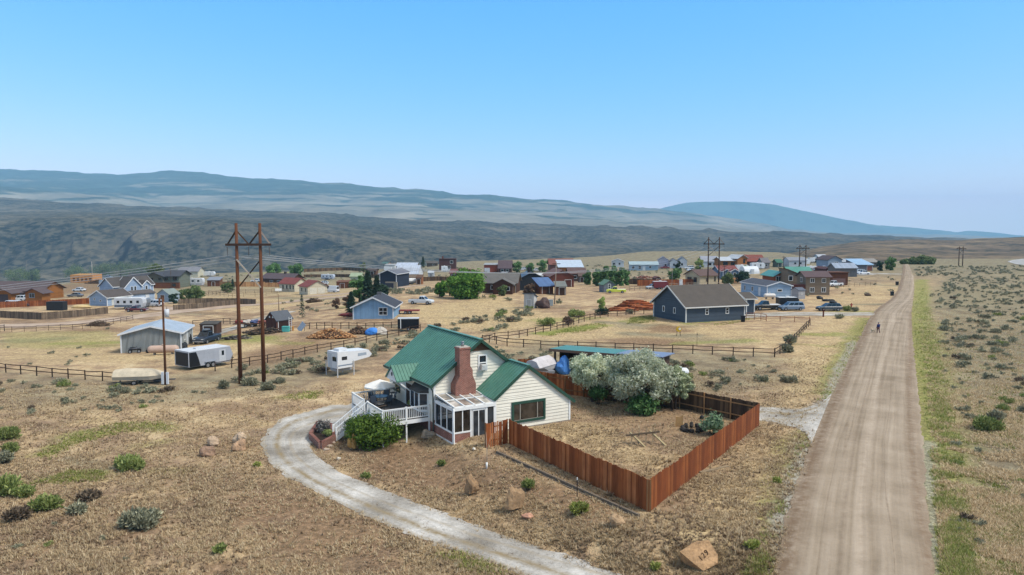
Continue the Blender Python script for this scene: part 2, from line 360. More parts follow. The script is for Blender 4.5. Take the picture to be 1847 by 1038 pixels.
# ---- terrain mesh: polar grid round the camera, finer where the photo looks
def edge_dist(x, y, L, R_):
    poly = Gs(L) + Gs(R_)[::-1]; d = pdist(x, y, poly, True); return np.where(inside(x, y, poly), 0, d)
def terrain():
    az = np.concatenate([np.linspace(-180, -42, 40, endpoint=False), np.linspace(-42, 42, 520), np.linspace(42, 180, 41)[1:]])
    D = np.concatenate([[0.5, 4, 8], 12 * (1.0092 ** np.arange(460))])
    A, DD = np.meshgrid(np.radians(az), D); x = DD * np.sin(A); y = DD * np.cos(A); z = T(x, y)
    n = fbm(x / 1.3, y / 1.3, 3, 40) - .5
    dr = np.minimum(edge_dist(x, y, ROAD_L, ROAD_R), edge_dist(x, y, DRV_O, DRV_I)); z2 = z + .10 * n * sm(10, 20, DD) * sm(300, 150, DD) * sm(.2, 1.5, dr)
    na = len(az); nd = len(D); V = np.stack([x, y, z2], -1).reshape(-1, 3)
    i = np.arange(nd - 1)[:, None] * na; j = np.arange(na - 1)[None, :]; a = (i + j).ravel()
    me = npmesh("terrain", V, np.stack([a, a + 1, a + na + 1, a + na], -1), GM, 4)
    me.polygons.foreach_set("use_smooth", np.ones(len(me.polygons), bool))
    X = x.ravel(); Y = y.ravel(); near = np.hypot(X, Y) < 520; xs, ys = X[near], Y[near]
    wob = (fbm(xs / 2.5, ys / 2.5, 3, 60) - .5) * 3
    ch = {k: np.zeros(len(X), np.float32) for k in ("green", "bare", "gravel", "gold", "sage")}
    for c, wd, st, line, poly in COVERS:
        if line is not None:
            d = pdist(xs, ys, line) + wob * min(wd, 1.5) * .5; m = st * sm(wd * 1.25, wd * .35, d)
        else:
            d = pdist(xs, ys, poly, True); d = np.where(inside(xs, ys, poly), -d, d) + wob * min(1.2, wd * .4); m = st * sm(wd * .6, -wd * .6, d)
        t = ch[c][near]; ch[c][near] = np.maximum(t, m)
    far = sm(200, 380, np.hypot(X, Y)); ch["sage"] = np.maximum(ch["sage"], (far * .85).astype(np.float32))
    for k, a in ch.items():
        at = me.attributes.new(k, 'FLOAT', 'POINT'); at.data.foreach_set("value", a.astype(np.float32))
    o = bpy.data.objects.new("terrain", me); COL.objects.link(o); o["kind"] = "structure"; o["label"] = "dry grassland plateau sloping away to a river valley"
    return o
terrain()
# ---- roads: draped sheets with a little crown, ragged edges
def resample(pts, step):
    P_ = [np.array(p[:2], float) for p in pts]; out = []
    L = np.cumsum([0] + [np.linalg.norm(P_[i + 1] - P_[i]) for i in range(len(P_) - 1)]); n = max(2, int(L[-1] / step))
    for s_ in np.linspace(0, L[-1], n):
        i = min(np.searchsorted(L, s_, 'right') - 1, len(P_) - 2); t = (s_ - L[i]) / max(1e-6, L[i + 1] - L[i]); out.append(P_[i] * (1 - t) + P_[i + 1] * t)
    return out
def smooth(a, k=3):
    a = np.array(a)
    for _ in range(k): a[1:-1] = (a[:-2] + 2 * a[1:-1] + a[2:]) / 4
    return a
def sheet(name, L, Rr, m, n=120, across=14, lift=.05, jit=.25, label=None, smk=6):
    Lw = resample(L, 0.2) ; Rw = resample(Rr, 0.2)
    def pick(a): return smooth([a[min(len(a) - 1, int(t * (len(a) - 1)))] for t in np.linspace(0, 1, n)], smk)
    A = pick(Lw); B = pick(Rw); V = []; uv = []; dist = 0
    for i in range(n):
        if i: dist += np.linalg.norm((A[i] + B[i]) / 2 - (A[i - 1] + B[i - 1]) / 2)
        j1 = (vnoise(dist / .9, 1.5, 3) - .5 + .6 * (vnoise(dist / .3, 1.5, 8) - .5)) * jit; j2 = (vnoise(dist / .9, 9.5, 4) - .5 + .6 * (vnoise(dist / .3, 9.5, 9) - .5)) * jit
        d = B[i] - A[i]; wdt = np.linalg.norm(d); d = d / wdt
        for k in range(across + 1):
            t = k / across; p = A[i] + d * (wdt * t + (j1 * (k == 0) + j2 * (k == across)))
            V.append((p[0], p[1], 0)); uv.append((t * wdt, dist))
    V = np.array(V); e = 1 - np.abs(np.tile(np.linspace(-1, 1, across + 1), n)) ** 6
    V[:, 2] = T(V[:, 0], V[:, 1]) + (.012 + lift * e) + np.hypot(V[:, 0], V[:, 1]) * .00025
    a = (np.arange(n - 1)[:, None] * (across + 1) + np.arange(across)[None, :]).ravel()
    Fq = np.stack([a, a + 1, a + across + 2, a + across + 1], -1)
    me = npmesh(name, V, Fq, m, 4); me.polygons.foreach_set("use_smooth", np.ones(len(Fq), bool))
    ul = me.uv_layers.new(name="uv"); ul.data.foreach_set("uv", np.array(uv, np.float32)[Fq.ravel()].ravel())
    o = bpy.data.objects.new(name, me); COL.objects.link(o); o["kind"] = "structure"
    if label: o["label"] = label
    return o
def road_mat(name, c0, c1, c2, streak=.35, gravel=.3, center=None):
    t = NT(name); v = t.vec("Object"); u = t.add("ShaderNodeUVMap", uv_map="uv").outputs[0]
    mp = t.add("ShaderNodeMapping"); mp.inputs["Scale"].default_value = (1, .022, 1); t.link(u, mp.inputs["Vector"])
    wv = t.add("ShaderNodeTexNoise"); wv.inputs["Scale"].default_value = 2.3; wv.inputs["Detail"].default_value = 5; wv.inputs["Distortion"].default_value = .25; t.link(mp.outputs[0], wv.inputs["Vector"])
    g = t.math('ADD', t.math('MULTIPLY', t.noise(v, 14, 4, .75), .5), t.math('MULTIPLY', t.noise(v, 4.5, 4, .75), .5)); b = t.noise(v, .3, 4)
    col = t.ramp(t.math('ADD', t.math('MULTIPLY', wv.outputs["Fac"], streak), t.math('MULTIPLY', t.math('ADD', b, 0), 1 - streak)), [(.33, lin(c0)), (.5, lin(c1)), (.66, lin(c2))])
    col = t.mix(gravel, col, t.ramp(g, [(.25, .35), (.5, 1.0), (.75, 1.45)]), 'MULTIPLY')
    if center:
        sp = t.add("ShaderNodeSeparateXYZ"); t.link(u, sp.inputs[0]); wob = t.noise(mp.outputs[0], 1.1, 1)
        for cx, wd, hx, st, *am in center:
            am = am[0] if am else .5; d = t.math('ABSOLUTE', t.math('SUBTRACT', sp.outputs[0], t.math('ADD', cx - am / 2, t.math('MULTIPLY', wob, am))))
            mk = t.math('MULTIPLY', t.math('SUBTRACT', 1, t.math('DIVIDE', d, wd), clamp=True), t.math('MULTIPLY', t.ramp(t.noise(v, 1.4, 4, .7), [(.32, .15), (.62, 1.4)]), st), clamp=True)
            col = t.mix(mk, col, lin(hx))
    t.b.inputs["Roughness"].default_value = .95; t.b.inputs["Specular IOR Level"].default_value = .05
    t.bump(t.math('ADD', t.math('MULTIPLY', g, .35), wv.outputs["Fac"]), .6, .08)
    return t.out(col)
RM = road_mat("graded_dirt_road", "807260", "978875", "a79885", .5, .3, [(3.0, .16, "7f6f5d", .5), (3.35, .14, "857560", .35), (4.4, .18, "7d6d59", .35), (1.8, .2, "85755f", .25), (.5, 1.0, "766350", .85), (7.0, .7, "7d6a57", .7), (5.2, .13, "796957", .5, 3.5), (2.4, .12, "786855", .45, 4.0), (3.9, .5, "b3a390", .5, 1.5)])
sheet("dirt_road", Gs(ROAD_L), Gs(ROAD_R), RM, 900, 18, .08, .3, "wide graded dirt road running straight to the horizon", 2)
DM = road_mat("crushed_gravel", "827c72", "a6a198", "c4c0b8", .12, 1.0, [(2.3, .85, "8a7b60", .85), (.3, .5, "9a8c74", .5), (4.6, .5, "9a8c74", .5)])
sheet("gravel_driveway", Gs(DRV_O), Gs(DRV_I), DM, 420, 16, .03, .9, "pale gravel driveway curving up to the deck", 8)
sheet("gravel_apron", Gs([(1362, 733), (1400, 736), (1440, 739), (1480, 727), (1502, 708)]), Gs([(1367, 757), (1400, 764), (1432, 771), (1452, 782), (1464, 800)]), DM, 90, 12, .03, .9, "pale gravel apron between the fence corner and the dirt road", 3)
VM = road_mat("village_dirt", "8f7b66", "a89482", "b8a793", .4, .2)
def strip(name, pts, wd, m=None, label=None, n=80):
    Q = np.array(Gs(pts)); Q = smooth(resample(Q, 1.0), 4); d = np.gradient(Q, axis=0); d /= np.linalg.norm(d, axis=1)[:, None] + 1e-9
    nn = np.stack([-d[:, 1], d[:, 0]], -1) * wd / 2
    sheet(name, Q + nn, Q - nn, m or VM, n, 6, .05, .6, label, 2)
strip("dirt_road", VROAD, 7, None, "dirt road crossing the village on the left", 160)
strip("dirt_track", [(350, 612), (375, 606), (400, 598), (440, 588), (470, 575), (520, 563)], 4.5, DM, "pale track from the grey house past the power poles")
strip("driveway", [(262, 558), (290, 556), (330, 560)], 8, None, "short driveway in front of the blue gabled house")
strip("driveway", [(1292, 575), (1340, 571), (1400, 567), (1480, 567), (1580, 567)], 5.5, DM, "pale gravel driveway joining the dirt road beside the grey garage")
strip("driveway", [(1540, 497), (1570, 494), (1626, 495)], 7, DM, "pale driveway to the metal roofed building near the road end")
strip("dirt_track", [(560, 534), (600, 533), (640, 528)], 7, None, "apron in front of the red roofed cream house")
t_ = NT("worn_asphalt"); u_ = t_.add("ShaderNodeUVMap", uv_map="uv").outputs[0]; sp_ = t_.add("ShaderNodeSeparateXYZ"); t_.link(u_, sp_.inputs[0])
line_ = t_.math('ADD', t_.math('LESS_THAN', t_.math('ABSOLUTE', t_.math('SUBTRACT', sp_.outputs[0], 1.2)), .12), t_.math('LESS_THAN', t_.math('ABSOLUTE', t_.math('SUBTRACT', sp_.outputs[0], 10.8)), .12), clamp=True)
t_.out(t_.mix(line_, t_.ramp(t_.noise(t_.vec("Object"), .7, 4), [(.3, lin("8a8884")), (.7, lin("a7a5a0"))]), lin("d8d8d4")))
strip("highway", [(2100, 500), (1960, 487), (1880, 480), (1838, 476), (1836, 471), (1880, 467), (1960, 464)], 12, t_.m, "paved highway bending at the edge of the sagebrush")

# ================================================================== far hills (height grids, each at its own distance)
def hill(name, rows, m, label, x0=-900, x1=2800, nx=420, sub=26, amp=1.0, seed=0, fs=1.0, gully=None):
    px = np.linspace(x0, x1, nx); V = []; nr = 0
    prof = [(D, np.interp(px, [p[0] for p in pr], [p[1] for p in pr])) for D, pr in rows]
    for i in range(len(prof) - 1):
        (D0, y0), (D1, y1) = prof[i], prof[i + 1]; z0 = H - (y0 - HZ) * D0 / F; z1 = H - (y1 - HZ) * D1 / F
        for k in range(sub + (i == len(prof) - 2)):
            t = k / sub; D = D0 * (D1 / D0) ** t; s = t if i % 2 else t * t * (3 - 2 * t); z = z0 * (1 - s) + z1 * s
            x = D * (px - CX) / F; sc_ = fs * D
            nz = fbm(x / (sc_ * .12), np.full_like(x, D / (sc_ * .12)) + seed + math.log(D) * 9, 5, seed) - .5
            rg = 1 - 2 * np.abs(fbm(x / (sc_ * .05), np.full_like(x, math.log(D) * 7.0), 4, seed + 3) - .5)
            slope = abs(z1 - z0).mean() / (D1 - D0)
            edge = min(1, 6 * t if i == 0 else 1)
            if gully and i in gully:
                ga, wl = gully[i]; xs_ = x + 25 * np.sin(D / 60.0 + x / 300); gy = np.abs(fbm(xs_ / wl, np.full_like(x, D / wl * .22) + 5, 4, seed + 9) - .5) * 2; g2 = np.abs(fbm(xs_ / wl * 3.1, np.full_like(x, D / wl * .5), 3, seed + 12) - .5) * 2
                z = z - ga * math.sin(math.pi * min(1, .08 + t * .92)) * (1 - np.clip(gy * 2.2, 0, 1) * .75 - np.clip(g2 * 2, 0, 1) * .25)
            z = z + amp * D * (.007 * nz + .012 * (rg - .75) * min(1, slope * 6)) * edge
            V.append(np.stack([x, np.full_like(x, D), z], -1)); nr += 1
    a = (np.arange(nr - 1)[:, None] * nx + np.arange(nx - 1)[None, :]).ravel()
    me = npmesh(name, np.concatenate(V), np.stack([a, a + 1, a + nx + 1, a + nx], -1), m, 4)
    me.polygons.foreach_set("use_smooth", np.ones(len(me.polygons), bool))
    o = bpy.data.objects.new(name, me); COL.objects.link(o); o["kind"] = "structure"; o["label"] = label; return o
def hill_mat(name, c, shrub, steep, s=.01, sh=(.5, .62), forest=None, s2=.05):
    t = NT(name); v = t.vec("Object"); g = t.add("ShaderNodeNewGeometry"); sp = t.add("ShaderNodeSeparateXYZ"); t.link(g.outputs["True Normal"], sp.inputs[0])
    n1 = t.noise(v, s, 5, .6); n2 = t.noise(v, s2, 5, .7)
    col = t.ramp(n1, [(.3, lin(c[0])), (.5, lin(c[1])), (.7, lin(c[2]))])
    st = t.ramp(sp.outputs[2], [(.80, 1.0), (.96, 0.0)])
    col = t.mix(st, col, t.ramp(n2, [(.35, lin(steep[0])), (.65, lin(steep[1]))]))
    col = t.mix(t.math('MULTIPLY', t.ramp(n2, [(sh[0], 0.0), (sh[1], 1.0)]), t.ramp(n1, [(.4, 1.0), (.75, .15)])), col, lin(shrub))
    if forest:
        hx, lo, hi, zz = forest
        mp = t.add("ShaderNodeMapping"); mp.inputs["Scale"].default_value = (.00035, .0009, .0065); t.link(v, mp.inputs["Vector"])
        f = t.noise(mp.outputs[0], 3.0, 6, .62); ps = t.add("ShaderNodeSeparateXYZ"); t.link(v, ps.inputs[0])
        alt = t.math('DIVIDE', ps.outputs[2], zz, clamp=True)
        fm = t.ramp(t.math('ADD', f, t.math('MULTIPLY', t.math('SUBTRACT', alt, .45), .35)), [(lo, 0.0), (hi, 1.0)])
        col = t.mix(fm, col, t.ramp(n2, [(.3, lin(hx)), (.7, lin("46564c"))]))
    t.b.inputs["Roughness"].default_value = 1; t.b.inputs["Specular IOR Level"].default_value = 0
    return t.out(col)
HM1 = hill_mat("sage_hillside", ("45463f", "5a584e", "70695b"), "20282b", ("1b212b", "393e48"), .006, (.46, .55), None, .06)
hill("valley_hills", [
    (760, [(-900, 545), (2800, 545)]), (1020, [(-900, 505), (900, 502), (1250, 499), (2800, 499)]),
    (1150, [(-900, 494), (0, 492), (500, 489), (800, 486), (924, 486), (1200, 489), (2800, 489)]),
    (1520, [(-900, 392), (0, 398), (130, 393), (250, 396), (400, 398), (470, 408), (550, 416), (650, 426), (750, 440), (860, 449), (924, 455), (1100, 462), (1300, 468), (1500, 472), (2800, 472)]),
    (2100, [(-900, 376), (0, 381), (300, 386), (500, 393), (750, 416), (924, 433), (1174, 445), (1500, 448), (2800, 448)]),
    (3000, [(-900, 345), (0, 360), (200, 370), (315, 375.5), (500, 382), (650, 392), (780, 398), (924, 404), (1050, 406), (1174, 411), (1374, 419), (1500, 422), (1654, 427), (1847, 432), (2800, 440)]),
    (3400, [(-900, 440), (2800, 450)])], HM1, "sage covered valley wall and bench across the river", amp=.8, seed=5, nx=1250, sub=40, gully={1: (6, 90), 2: (17, 150), 3: (9, 260), 4: (12, 420)})
HM2 = hill_mat("mountain_grass", ("5f5e56", "787366", "918979"), "56605a", ("878379", "98938a"), .0025, (.56, .7), ("1c2a2a", .47, .535, 600), .008)
hill("mountain_slopes", [
    (3300, [(-900, 400), (0, 385), (315, 395), (924, 420), (1654, 440), (2800, 450)]),
    (4900, [(-900, 330), (0, 338), (200, 355), (315, 372), (420, 368), (500, 368), (750, 374), (924, 387), (1174, 402), (1400, 417), (1600, 428), (2800, 440)]),
    (7000, [(-900, 310), (-200, 303), (0, 307), (100, 311), (220, 318), (280, 314), (310, 310), (350, 312), (425, 322), (550, 326), (650, 334), (750, 342), (924, 357), (1014, 362), (1074, 369), (1184, 377), (1274, 389), (1374, 402), (1424, 414), (1500, 422), (1650, 432), (2800, 445)]),
    (8600, [(-900, 380), (924, 410), (2800, 450)])], HM2, "hazy grass and forest slopes of the mid distance range", amp=.55, seed=21, nx=700, sub=40, gully={0: (30, 500), 1: (55, 900)})
HM3 = hill_mat("far_forest", ("4c5a50", "56655a", "66736a"), "3a473f", ("56645c", "5f6c62"), .0008, (.5, .6), None, .003)
hill("far_mountain", [
    (9300, [(-900, 450), (2800, 450)]),
    (11300, [(-900, 440), (1100, 392), (1184, 379), (1234, 367), (1269, 365), (1324, 365), (1389, 369), (1430, 377), (1474, 386), (1524, 397), (1579, 407), (1649, 412), (1700, 417), (1724, 420), (1744, 416), (1774, 418), (1824, 424), (1900, 428), (2100, 432), (2800, 440)]),
    (13000, [(-900, 450), (2800, 450)])], HM3, "flat topped blue mountain on the horizon", amp=.18, seed=33)
HM4 = hill_mat("brown_hillside", ("554a3d", "6d5f4e", "8a785f"), "3a382e", ("54483b", "6a5a49"), .010, (.48, .58), None, .05)
hill("brown_ridge", [
    (560, [(1000, 560), (2800, 560)]),
    (760, [(1000, 530), (1300, 505), (1390, 481), (1500, 477), (1633, 479), (1847, 482), (2800, 486)]),
    (1100, [(1000, 530), (1300, 486), (1400, 467), (1480, 456), (1550, 449), (1640, 451), (1740, 456), (1847, 456), (2800, 460)]),
    (1500, [(1000, 520), (1300, 478), (1390, 465), (1430, 455), (1480, 445), (1550, 436), (1640, 432), (1740, 431), (1847, 428), (2100, 425), (2800, 432)]),
    (2300, [(1000, 500), (2800, 480)])], HM4, "low brown ridge closing the view behind the road end", x0=1000, nx=260, amp=.5, seed=44)
# ================================================================== building kit
def ob(mb, p, a, s0, s1, z0, z1, d0, d1):
    """box in a wall frame: p origin (x,y,z), a unit vector along the wall, outward normal = a turned clockwise"""
    n = (a[1], -a[0]); v = []
    for z in (z0, z1):
        for d in (d0, d1):
            for s in (s0, s1): v.append((p[0] + a[0] * s + n[0] * d, p[1] + a[1] * s + n[1] * d, p[2] + z))
    return mb.add(v, [(0, 2, 3, 1), (4, 5, 7, 6), (0, 1, 5, 4), (1, 3, 7, 5), (3, 2, 6, 7), (2, 0, 4, 6)])
def window(par, p, a, w, h, fm, gm=None, fw=.1, cols=1, rows=1, proud=.06, name="window", pane="pane", split=True):
    f = MB()
    ob(f, p, a, 0, w, 0, fw, 0, proud); ob(f, p, a, 0, w, h - fw, h, 0, proud); ob(f, p, a, 0, fw, fw, h - fw, 0, proud); ob(f, p, a, w - fw, w, fw, h - fw, 0, proud)
    for i in range(1, cols): ob(f, p, a, w * i / cols - fw * .35, w * i / cols + fw * .35, fw, h - fw, 0, proud * .9)
    for i in range(1, rows): ob(f, p, a, fw, w - fw, h * i / rows - fw * .35, h * i / rows + fw * .35, 0, proud * .85)
    fo = f.build(name, fm, par)
    if split and cols * rows <= 4:
        for i in range(cols):
            for j in range(rows):
                ob(MB(), p, a, 0, 1, 0, 1, 0, 1)
                g = MB(); ob(g, p, a, w * i / cols + fw * .3, w * (i + 1) / cols - fw * .3, h * j / rows + fw * .3, h * (j + 1) / rows - fw * .3, .004, proud * .35); g.build(pane, gm or glass(), fo)
    else:
        g = MB(); ob(g, p, a, fw * .5, w - fw * .5, fw * .5, h - fw * .5, .004, proud * .35); g.build(pane, gm or glass(), fo)
    return fo
def door(par, p, a, w, h, dm, fm, name="door", handle=True, panels=0):
    f = MB(); ob(f, p, a, -.1, 0, 0, h + .1, 0, .06); ob(f, p, a, w, w + .1, 0, h + .1, 0, .06); ob(f, p, a, -.001, w + .001, h, h + .1, 0, .059)
    d = MB(); ob(d, p, a, .005, w - .005, 0.01, h - .005, 0, .03)
    for k in range(panels):
        z0 = h * (k + .1) / panels; ob(d, p, a, .08, w - .08, z0, z0 + h / panels * .8, .03, .042)
    do = d.build(name, dm, par); f.build("frame", fm, do)
    if handle:
        k = MB(); ob(k, p, a, w - .14, w - .06, h * .46, h * .5, .03, .1); k.build("handle", mat("9a958c", .4), do)
    return do
def slab(mb, a, b, c, d, th):
    """roof slab: four top corners (ridge a,b then eave c,d), thickness downwards"""
    v = [a, b, c, d]; return mb.add(v + [(q[0], q[1], q[2] - th) for q in v], [(0, 1, 2, 3), (7, 6, 5, 4), (0, 4, 5, 1), (1, 5, 6, 2), (2, 6, 7, 3), (3, 7, 4, 0)])
def siding(mb, p, a, poly, course=.27, out=.05):
    """lap siding over a convex outline poly [(s,z)...] in the wall frame"""
    zs = sorted({z for _, z in poly}); lv = []
    z = zs[0]
    while z < zs[-1] - 1e-6: lv.append(z); z += course
    lv = sorted(set([round(q, 4) for q in lv + zs]))
    def span(z):
        xs = []
        for i in range(len(poly)):
            (s0, z0), (s1, z1) = poly[i], poly[(i + 1) % len(poly)]
            if abs(z1 - z0) < 1e-6: continue
            t = (z - z0) / (z1 - z0)
            if -1e-6 <= t <= 1 + 1e-6: xs.append(s0 + t * (s1 - s0))
        return (min(xs), max(xs)) if xs else None
    n = (a[1], -a[0]); W = lambda s, z, d: (p[0] + a[0] * s + n[0] * d, p[1] + a[1] * s + n[1] * d, p[2] + z)
    for z0, z1 in zip(lv[:-1], lv[1:]):
        A = span(z0 + 1e-4); B = span(z1 - 1e-4)
        if not A or not B: continue
        mb.add([W(A[0], z0, out), W(A[1], z0, out), W(B[1], z1, .004), W(B[0], z1, .004), W(A[0], z0, 0), W(A[1], z0, 0)], [(0, 1, 2, 3), (4, 5, 1, 0)])
    return mb
WHITE = mat("e2e2de", .6, .06); CREAM_SIDING = mat("e3ddcc", .65, .1, .45); GREEN_ROOF = mat("4f7d6c", .42, .26, .3, spec=.4); DKGREEN = mat("2b4a3d", .6, .1)
def brick_mat(name="red_brick", a="7a4236", b="8f5444", mortar="a59a8e", scale=1.0):
    t = NT(name); v = t.vec("Object"); sp = t.add("ShaderNodeSeparateXYZ"); t.link(v, sp.inputs[0]); cb = t.add("ShaderNodeCombineXYZ")
    t.link(t.math('ADD', sp.outputs[0], sp.outputs[1]), cb.inputs[0]); t.link(sp.outputs[2], cb.inputs[1])
    b_ = t.add("ShaderNodeTexBrick"); t.link(cb.outputs[0], b_.inputs["Vector"]); b_.inputs["Color1"].default_value = lin(a); b_.inputs["Color2"].default_value = lin(b); b_.inputs["Mortar"].default_value = lin(mortar)
    b_.inputs["Scale"].default_value = scale; b_.inputs["Brick Width"].default_value = .24; b_.inputs["Row Height"].default_value = .085; b_.inputs["Mortar Size"].default_value = .008
    f = t.noise(v, 1.6, 5, .7); c = t.mix(.6, b_.outputs["Color"], t.ramp(f, [(.3, .55), (.55, 1.0), (.75, 1.35)]), 'MULTIPLY'); t.bump(b_.outputs["Fac"], -.4, .02)
    t.b.inputs["Roughness"].default_value = .9; return t.out(c)
BRICK = brick_mat()
# ================================================================== the green roofed house
def main_house():
    r = thing("farmhouse", "cream sided house with green metal roof, brick chimney and glass sunroom", "house", (HO[0], HO[1], 0), HA)
    rz = lambda x: 7.1 - .75 * abs(x + 7.15)
    m = MB(); m.prism([(-11.3, -1.9), (-.25, -1.2), (-.25, rz(-.25) - .2), (-7.15, 6.88), (-11.3, rz(-11.3) - .2)], 'y', 3.4, 13.4)
    X0, X1 = -11.3, -.25
    siding(m, (X0, 3.4, 0), (1, 0), [(0, .75), (6.9, .75), (6.9, rz(-4.4) - .22), (4.15, 6.2), (4.0, 6.2), (0, rz(X0) - .2)])
    siding(m, (X0, 13.4, 0), (0, -1), [(0, .5), (10, .5), (10, rz(X0) - .2), (0, rz(X0) - .2)])
    m.build("wall", CREAM_SIDING, r)
    wg = lambda x: 5.17 - .75 * abs(x + 4.44)
    m = MB(); m.prism([(-7.5, -.9), (-.25, -.6), (-.25, wg(-.25) - .2), (-4.44, 4.95), (-7.5, wg(-7.5) - .2)], 'y', 0, 3.39)
    siding(m, (-7.5, 0, 0), (1, 0), [(0, .1), (7.25, .1), (7.25, wg(-.25) - .2), (3.06, 4.95), (0, wg(-7.5) - .2)])
    m.build("wall", CREAM_SIDING, r)
    f = MB(); f.box(-7.56, -.2, -.06, 3.3, -.9, .08); f.build("foundation", mat("8f8478", .9, .2), r)
    f = MB(); f.box(-11.36, -7.6, 3.33, 3.38, -1.6, .72); f.box(-11.36, -11.32, 3.38, 13.3, -2.0, .5); f.build("brick_base", BRICK, r)
    # corner boards and downspout
    for bx in ((-11.38, -11.2, 3.32, 3.36, .75, rz(X0) - .25), (-.36, -.2, -.08, -.03, .08, wg(-.25) - .22), (-7.56, -7.42, -.08, -.03, .1, wg(-7.5) - .22)): MB().box(*bx).build("corner_board", WHITE, r)
    d = MB(); d.tube([(-11.72, 3.2, 3.55), (-11.5, 3.25, 3.2), (-11.45, 3.28, 2.9), (-11.45, 3.28, -.6), (-11.6, 3.1, -.85)], .055, 6); d.build("downspout", mat("35443d", .5), r)
    g = MB(); g.bar((-11.76, 3.0, 3.62), (-11.76, 13.8, 3.62), .1, .14); g.build("gutter", mat("33463e", .5), r)
    # roofs with standing ribs
    def roof(slopes):
        k = MB()
        for (xr, zr, xe, ze, y0, y1, y1e) in slopes:
            slab(k, (xr, y0, zr), (xr, y1, zr), (xe, y1e, ze), (xe, y0, ze), .16)
            n = int((max(y1, y1e) - y0) / .42)
            for i in range(n + 1):
                y = min(y0 + .02 + i * .42, max(y1, y1e) - .02)
                t0 = 0 if y <= y1 else (y - y1) / (y1e - y1)
                t1 = 1 if y <= y1e else (y1 - y) / (y1 - y1e + 1e-6)
                q0 = np.array([xr + (xe - xr) * t0, y, zr + (ze - zr) * t0 + .012]); q1 = np.array([xr + (xe - xr) * t1, y, zr + (ze - zr) * t1 + .012])
                k.bar(q0, q1, .06, .07)
        return k
    k = roof([(-7.15, 7.1, -11.78, rz(-11.78), 3.0, 13.8, 13.8), (-7.15, 7.1, .15, rz(.15), 3.0, 13.8, 13.8)])
    k.bar((-7.15, 2.98, 7.13), (-7.15, 13.82, 7.13), .34, .07); main_roof = k.build("roof", GREEN_ROOF, r)
    k = roof([(-4.44, 5.17, -7.68, wg(-7.68), -.2, 3.32, 3.32), (-4.44, 5.17, .17, wg(.17), -.2, 2.985, 2.985)])
    k.bar((-4.44, -.22, 5.2), (-4.44, 2.98, 5.2), .3, .07); k.build("roof", GREEN_ROOF, r)
    tr = MB()
    for (y, xp, zp, xe, fn) in ((2.99, -7.15, 7.1, -11.8, rz), (2.99, -7.15, 7.1, -4.3, rz), (-.21, -4.44, 5.17, -7.7, wg), (-.21, -4.44, 5.17, .2, wg)):
        tr.bar((xp, y, zp - .08), (xe, y, fn(xe) - .08), .035, .24)
    tr.build("rake_trim", DKGREEN, r)
    v = MB(); v.prism([(-8.2, 6.12), (-6.1, 6.12), (-7.15, 6.92)], 'y', 3.34, 3.37)
    for i in range(5): v.box(-8.1 + i * .2, -6.2 - i * .2, 3.30, 3.34, 6.14 + i * .15, 6.2 + i * .15)
    v.build("gable_vent", mat("5f4634", .8, .2), r)
    # chimney, stepped shoulders
    c = MB(); c.prism([(-9.82, -1.1), (-7.95, -1.1), (-7.95, 3.6), (-8.24, 4.3), (-8.24, 4.75), (-8.46, 5.1), (-8.46, 6.5), (-9.42, 6.5), (-9.42, 4.3), (-9.82, 3.6)], 'y', 2.45, 3.36)
    c.box(-9.47, -8.41, 2.4, 3.4, 6.5, 6.62); ch = c.build("chimney", BRICK, r)
    c = MB(); c.box(-9.4, -8.48, 2.5, 3.3, 6.62, 6.7); c.build("cap", mat("b5aea2", .9), ch)
    c = MB(); c.tube([(-8.94, 2.9, 6.7), (-8.94, 2.9, 7.0)], .13, 10); c.tube([(-8.94, 2.9, 7.05), (-8.94, 2.9, 7.12)], [.2, .05], 10); c.build("flue", mat("8f9190", .35, metal=.6), ch)
    # windows
    w = window(r, (-7.27, 3.36, 4.38), (1, 0), .85, 1.4, WHITE, glass(), .12, 1, 2)
    a = MB(); a.box(-7.12, -6.58, 2.95, 3.3, 4.5, 4.95)
    for i in range(5): a.box(-7.08, -6.62, 2.93, 2.95, 4.55 + i * .075, 4.58 + i * .075)
    a.build("air_conditioner", mat("c9cac6", .5), w)
    pw = window(r, (-6.0, -.05, .5), (1, 0), 3.25, 1.75, DKGREEN, glass(), .2, 1, 1, .08, "picture_window", "pane", False)
    for c_ in list(pw.children): bpy.data.objects.remove(c_)
    for s0, s1, in ((.22, .75), (.83, 2.42), (2.5, 3.03)):
        g = MB(); ob(g, (-6.0, -.05, .5), (1, 0), s0, s1, .22, 1.53, .01, .03); g.build("pane", glass("3a332c", .08), pw)
    g = MB(); [ob(g, (-6.0, -.05, .5), (1, 0), s, s + .08, .2, 1.55, .01, .06) for s in (.75, 2.42)]; ob(g, (-6.0, -.05, .5), (1, 0), .2, 3.05, .2, .24, .01, .06); g.build("mullion", mat("8f8a80", .6), pw)
    door(r, (-11.34, 9.25, .87), (0, -1), 1.25, 1.95, mat("3c2a20", .6), WHITE, panels=2)
    window(r, (-11.34, 12.35, 1.55), (0, -1), 1.6, 1.35, DKGREEN, glass(), .14, 2, 1)
    # bay window
    b = MB(); b.prism([(-11.33, 4.55), (-11.95, 5.0), (-11.95, 6.8), (-11.33, 7.25)], 'z', 1.15, 1.35); b.prism([(-11.33, 4.55), (-11.95, 5.0), (-11.95, 6.8), (-11.33, 7.25)], 'z', 2.65, 2.75)
    for q in ((-11.95, 5.0), (-11.95, 6.8), (-11.36, 4.58), (-11.36, 7.22), (-11.95, 5.9)): b.box(q[0] - .05, q[0] + .05, q[1] - .05, q[1] + .05, 1.35, 2.65)
    bo = b.build("bay_window", WHITE, r)
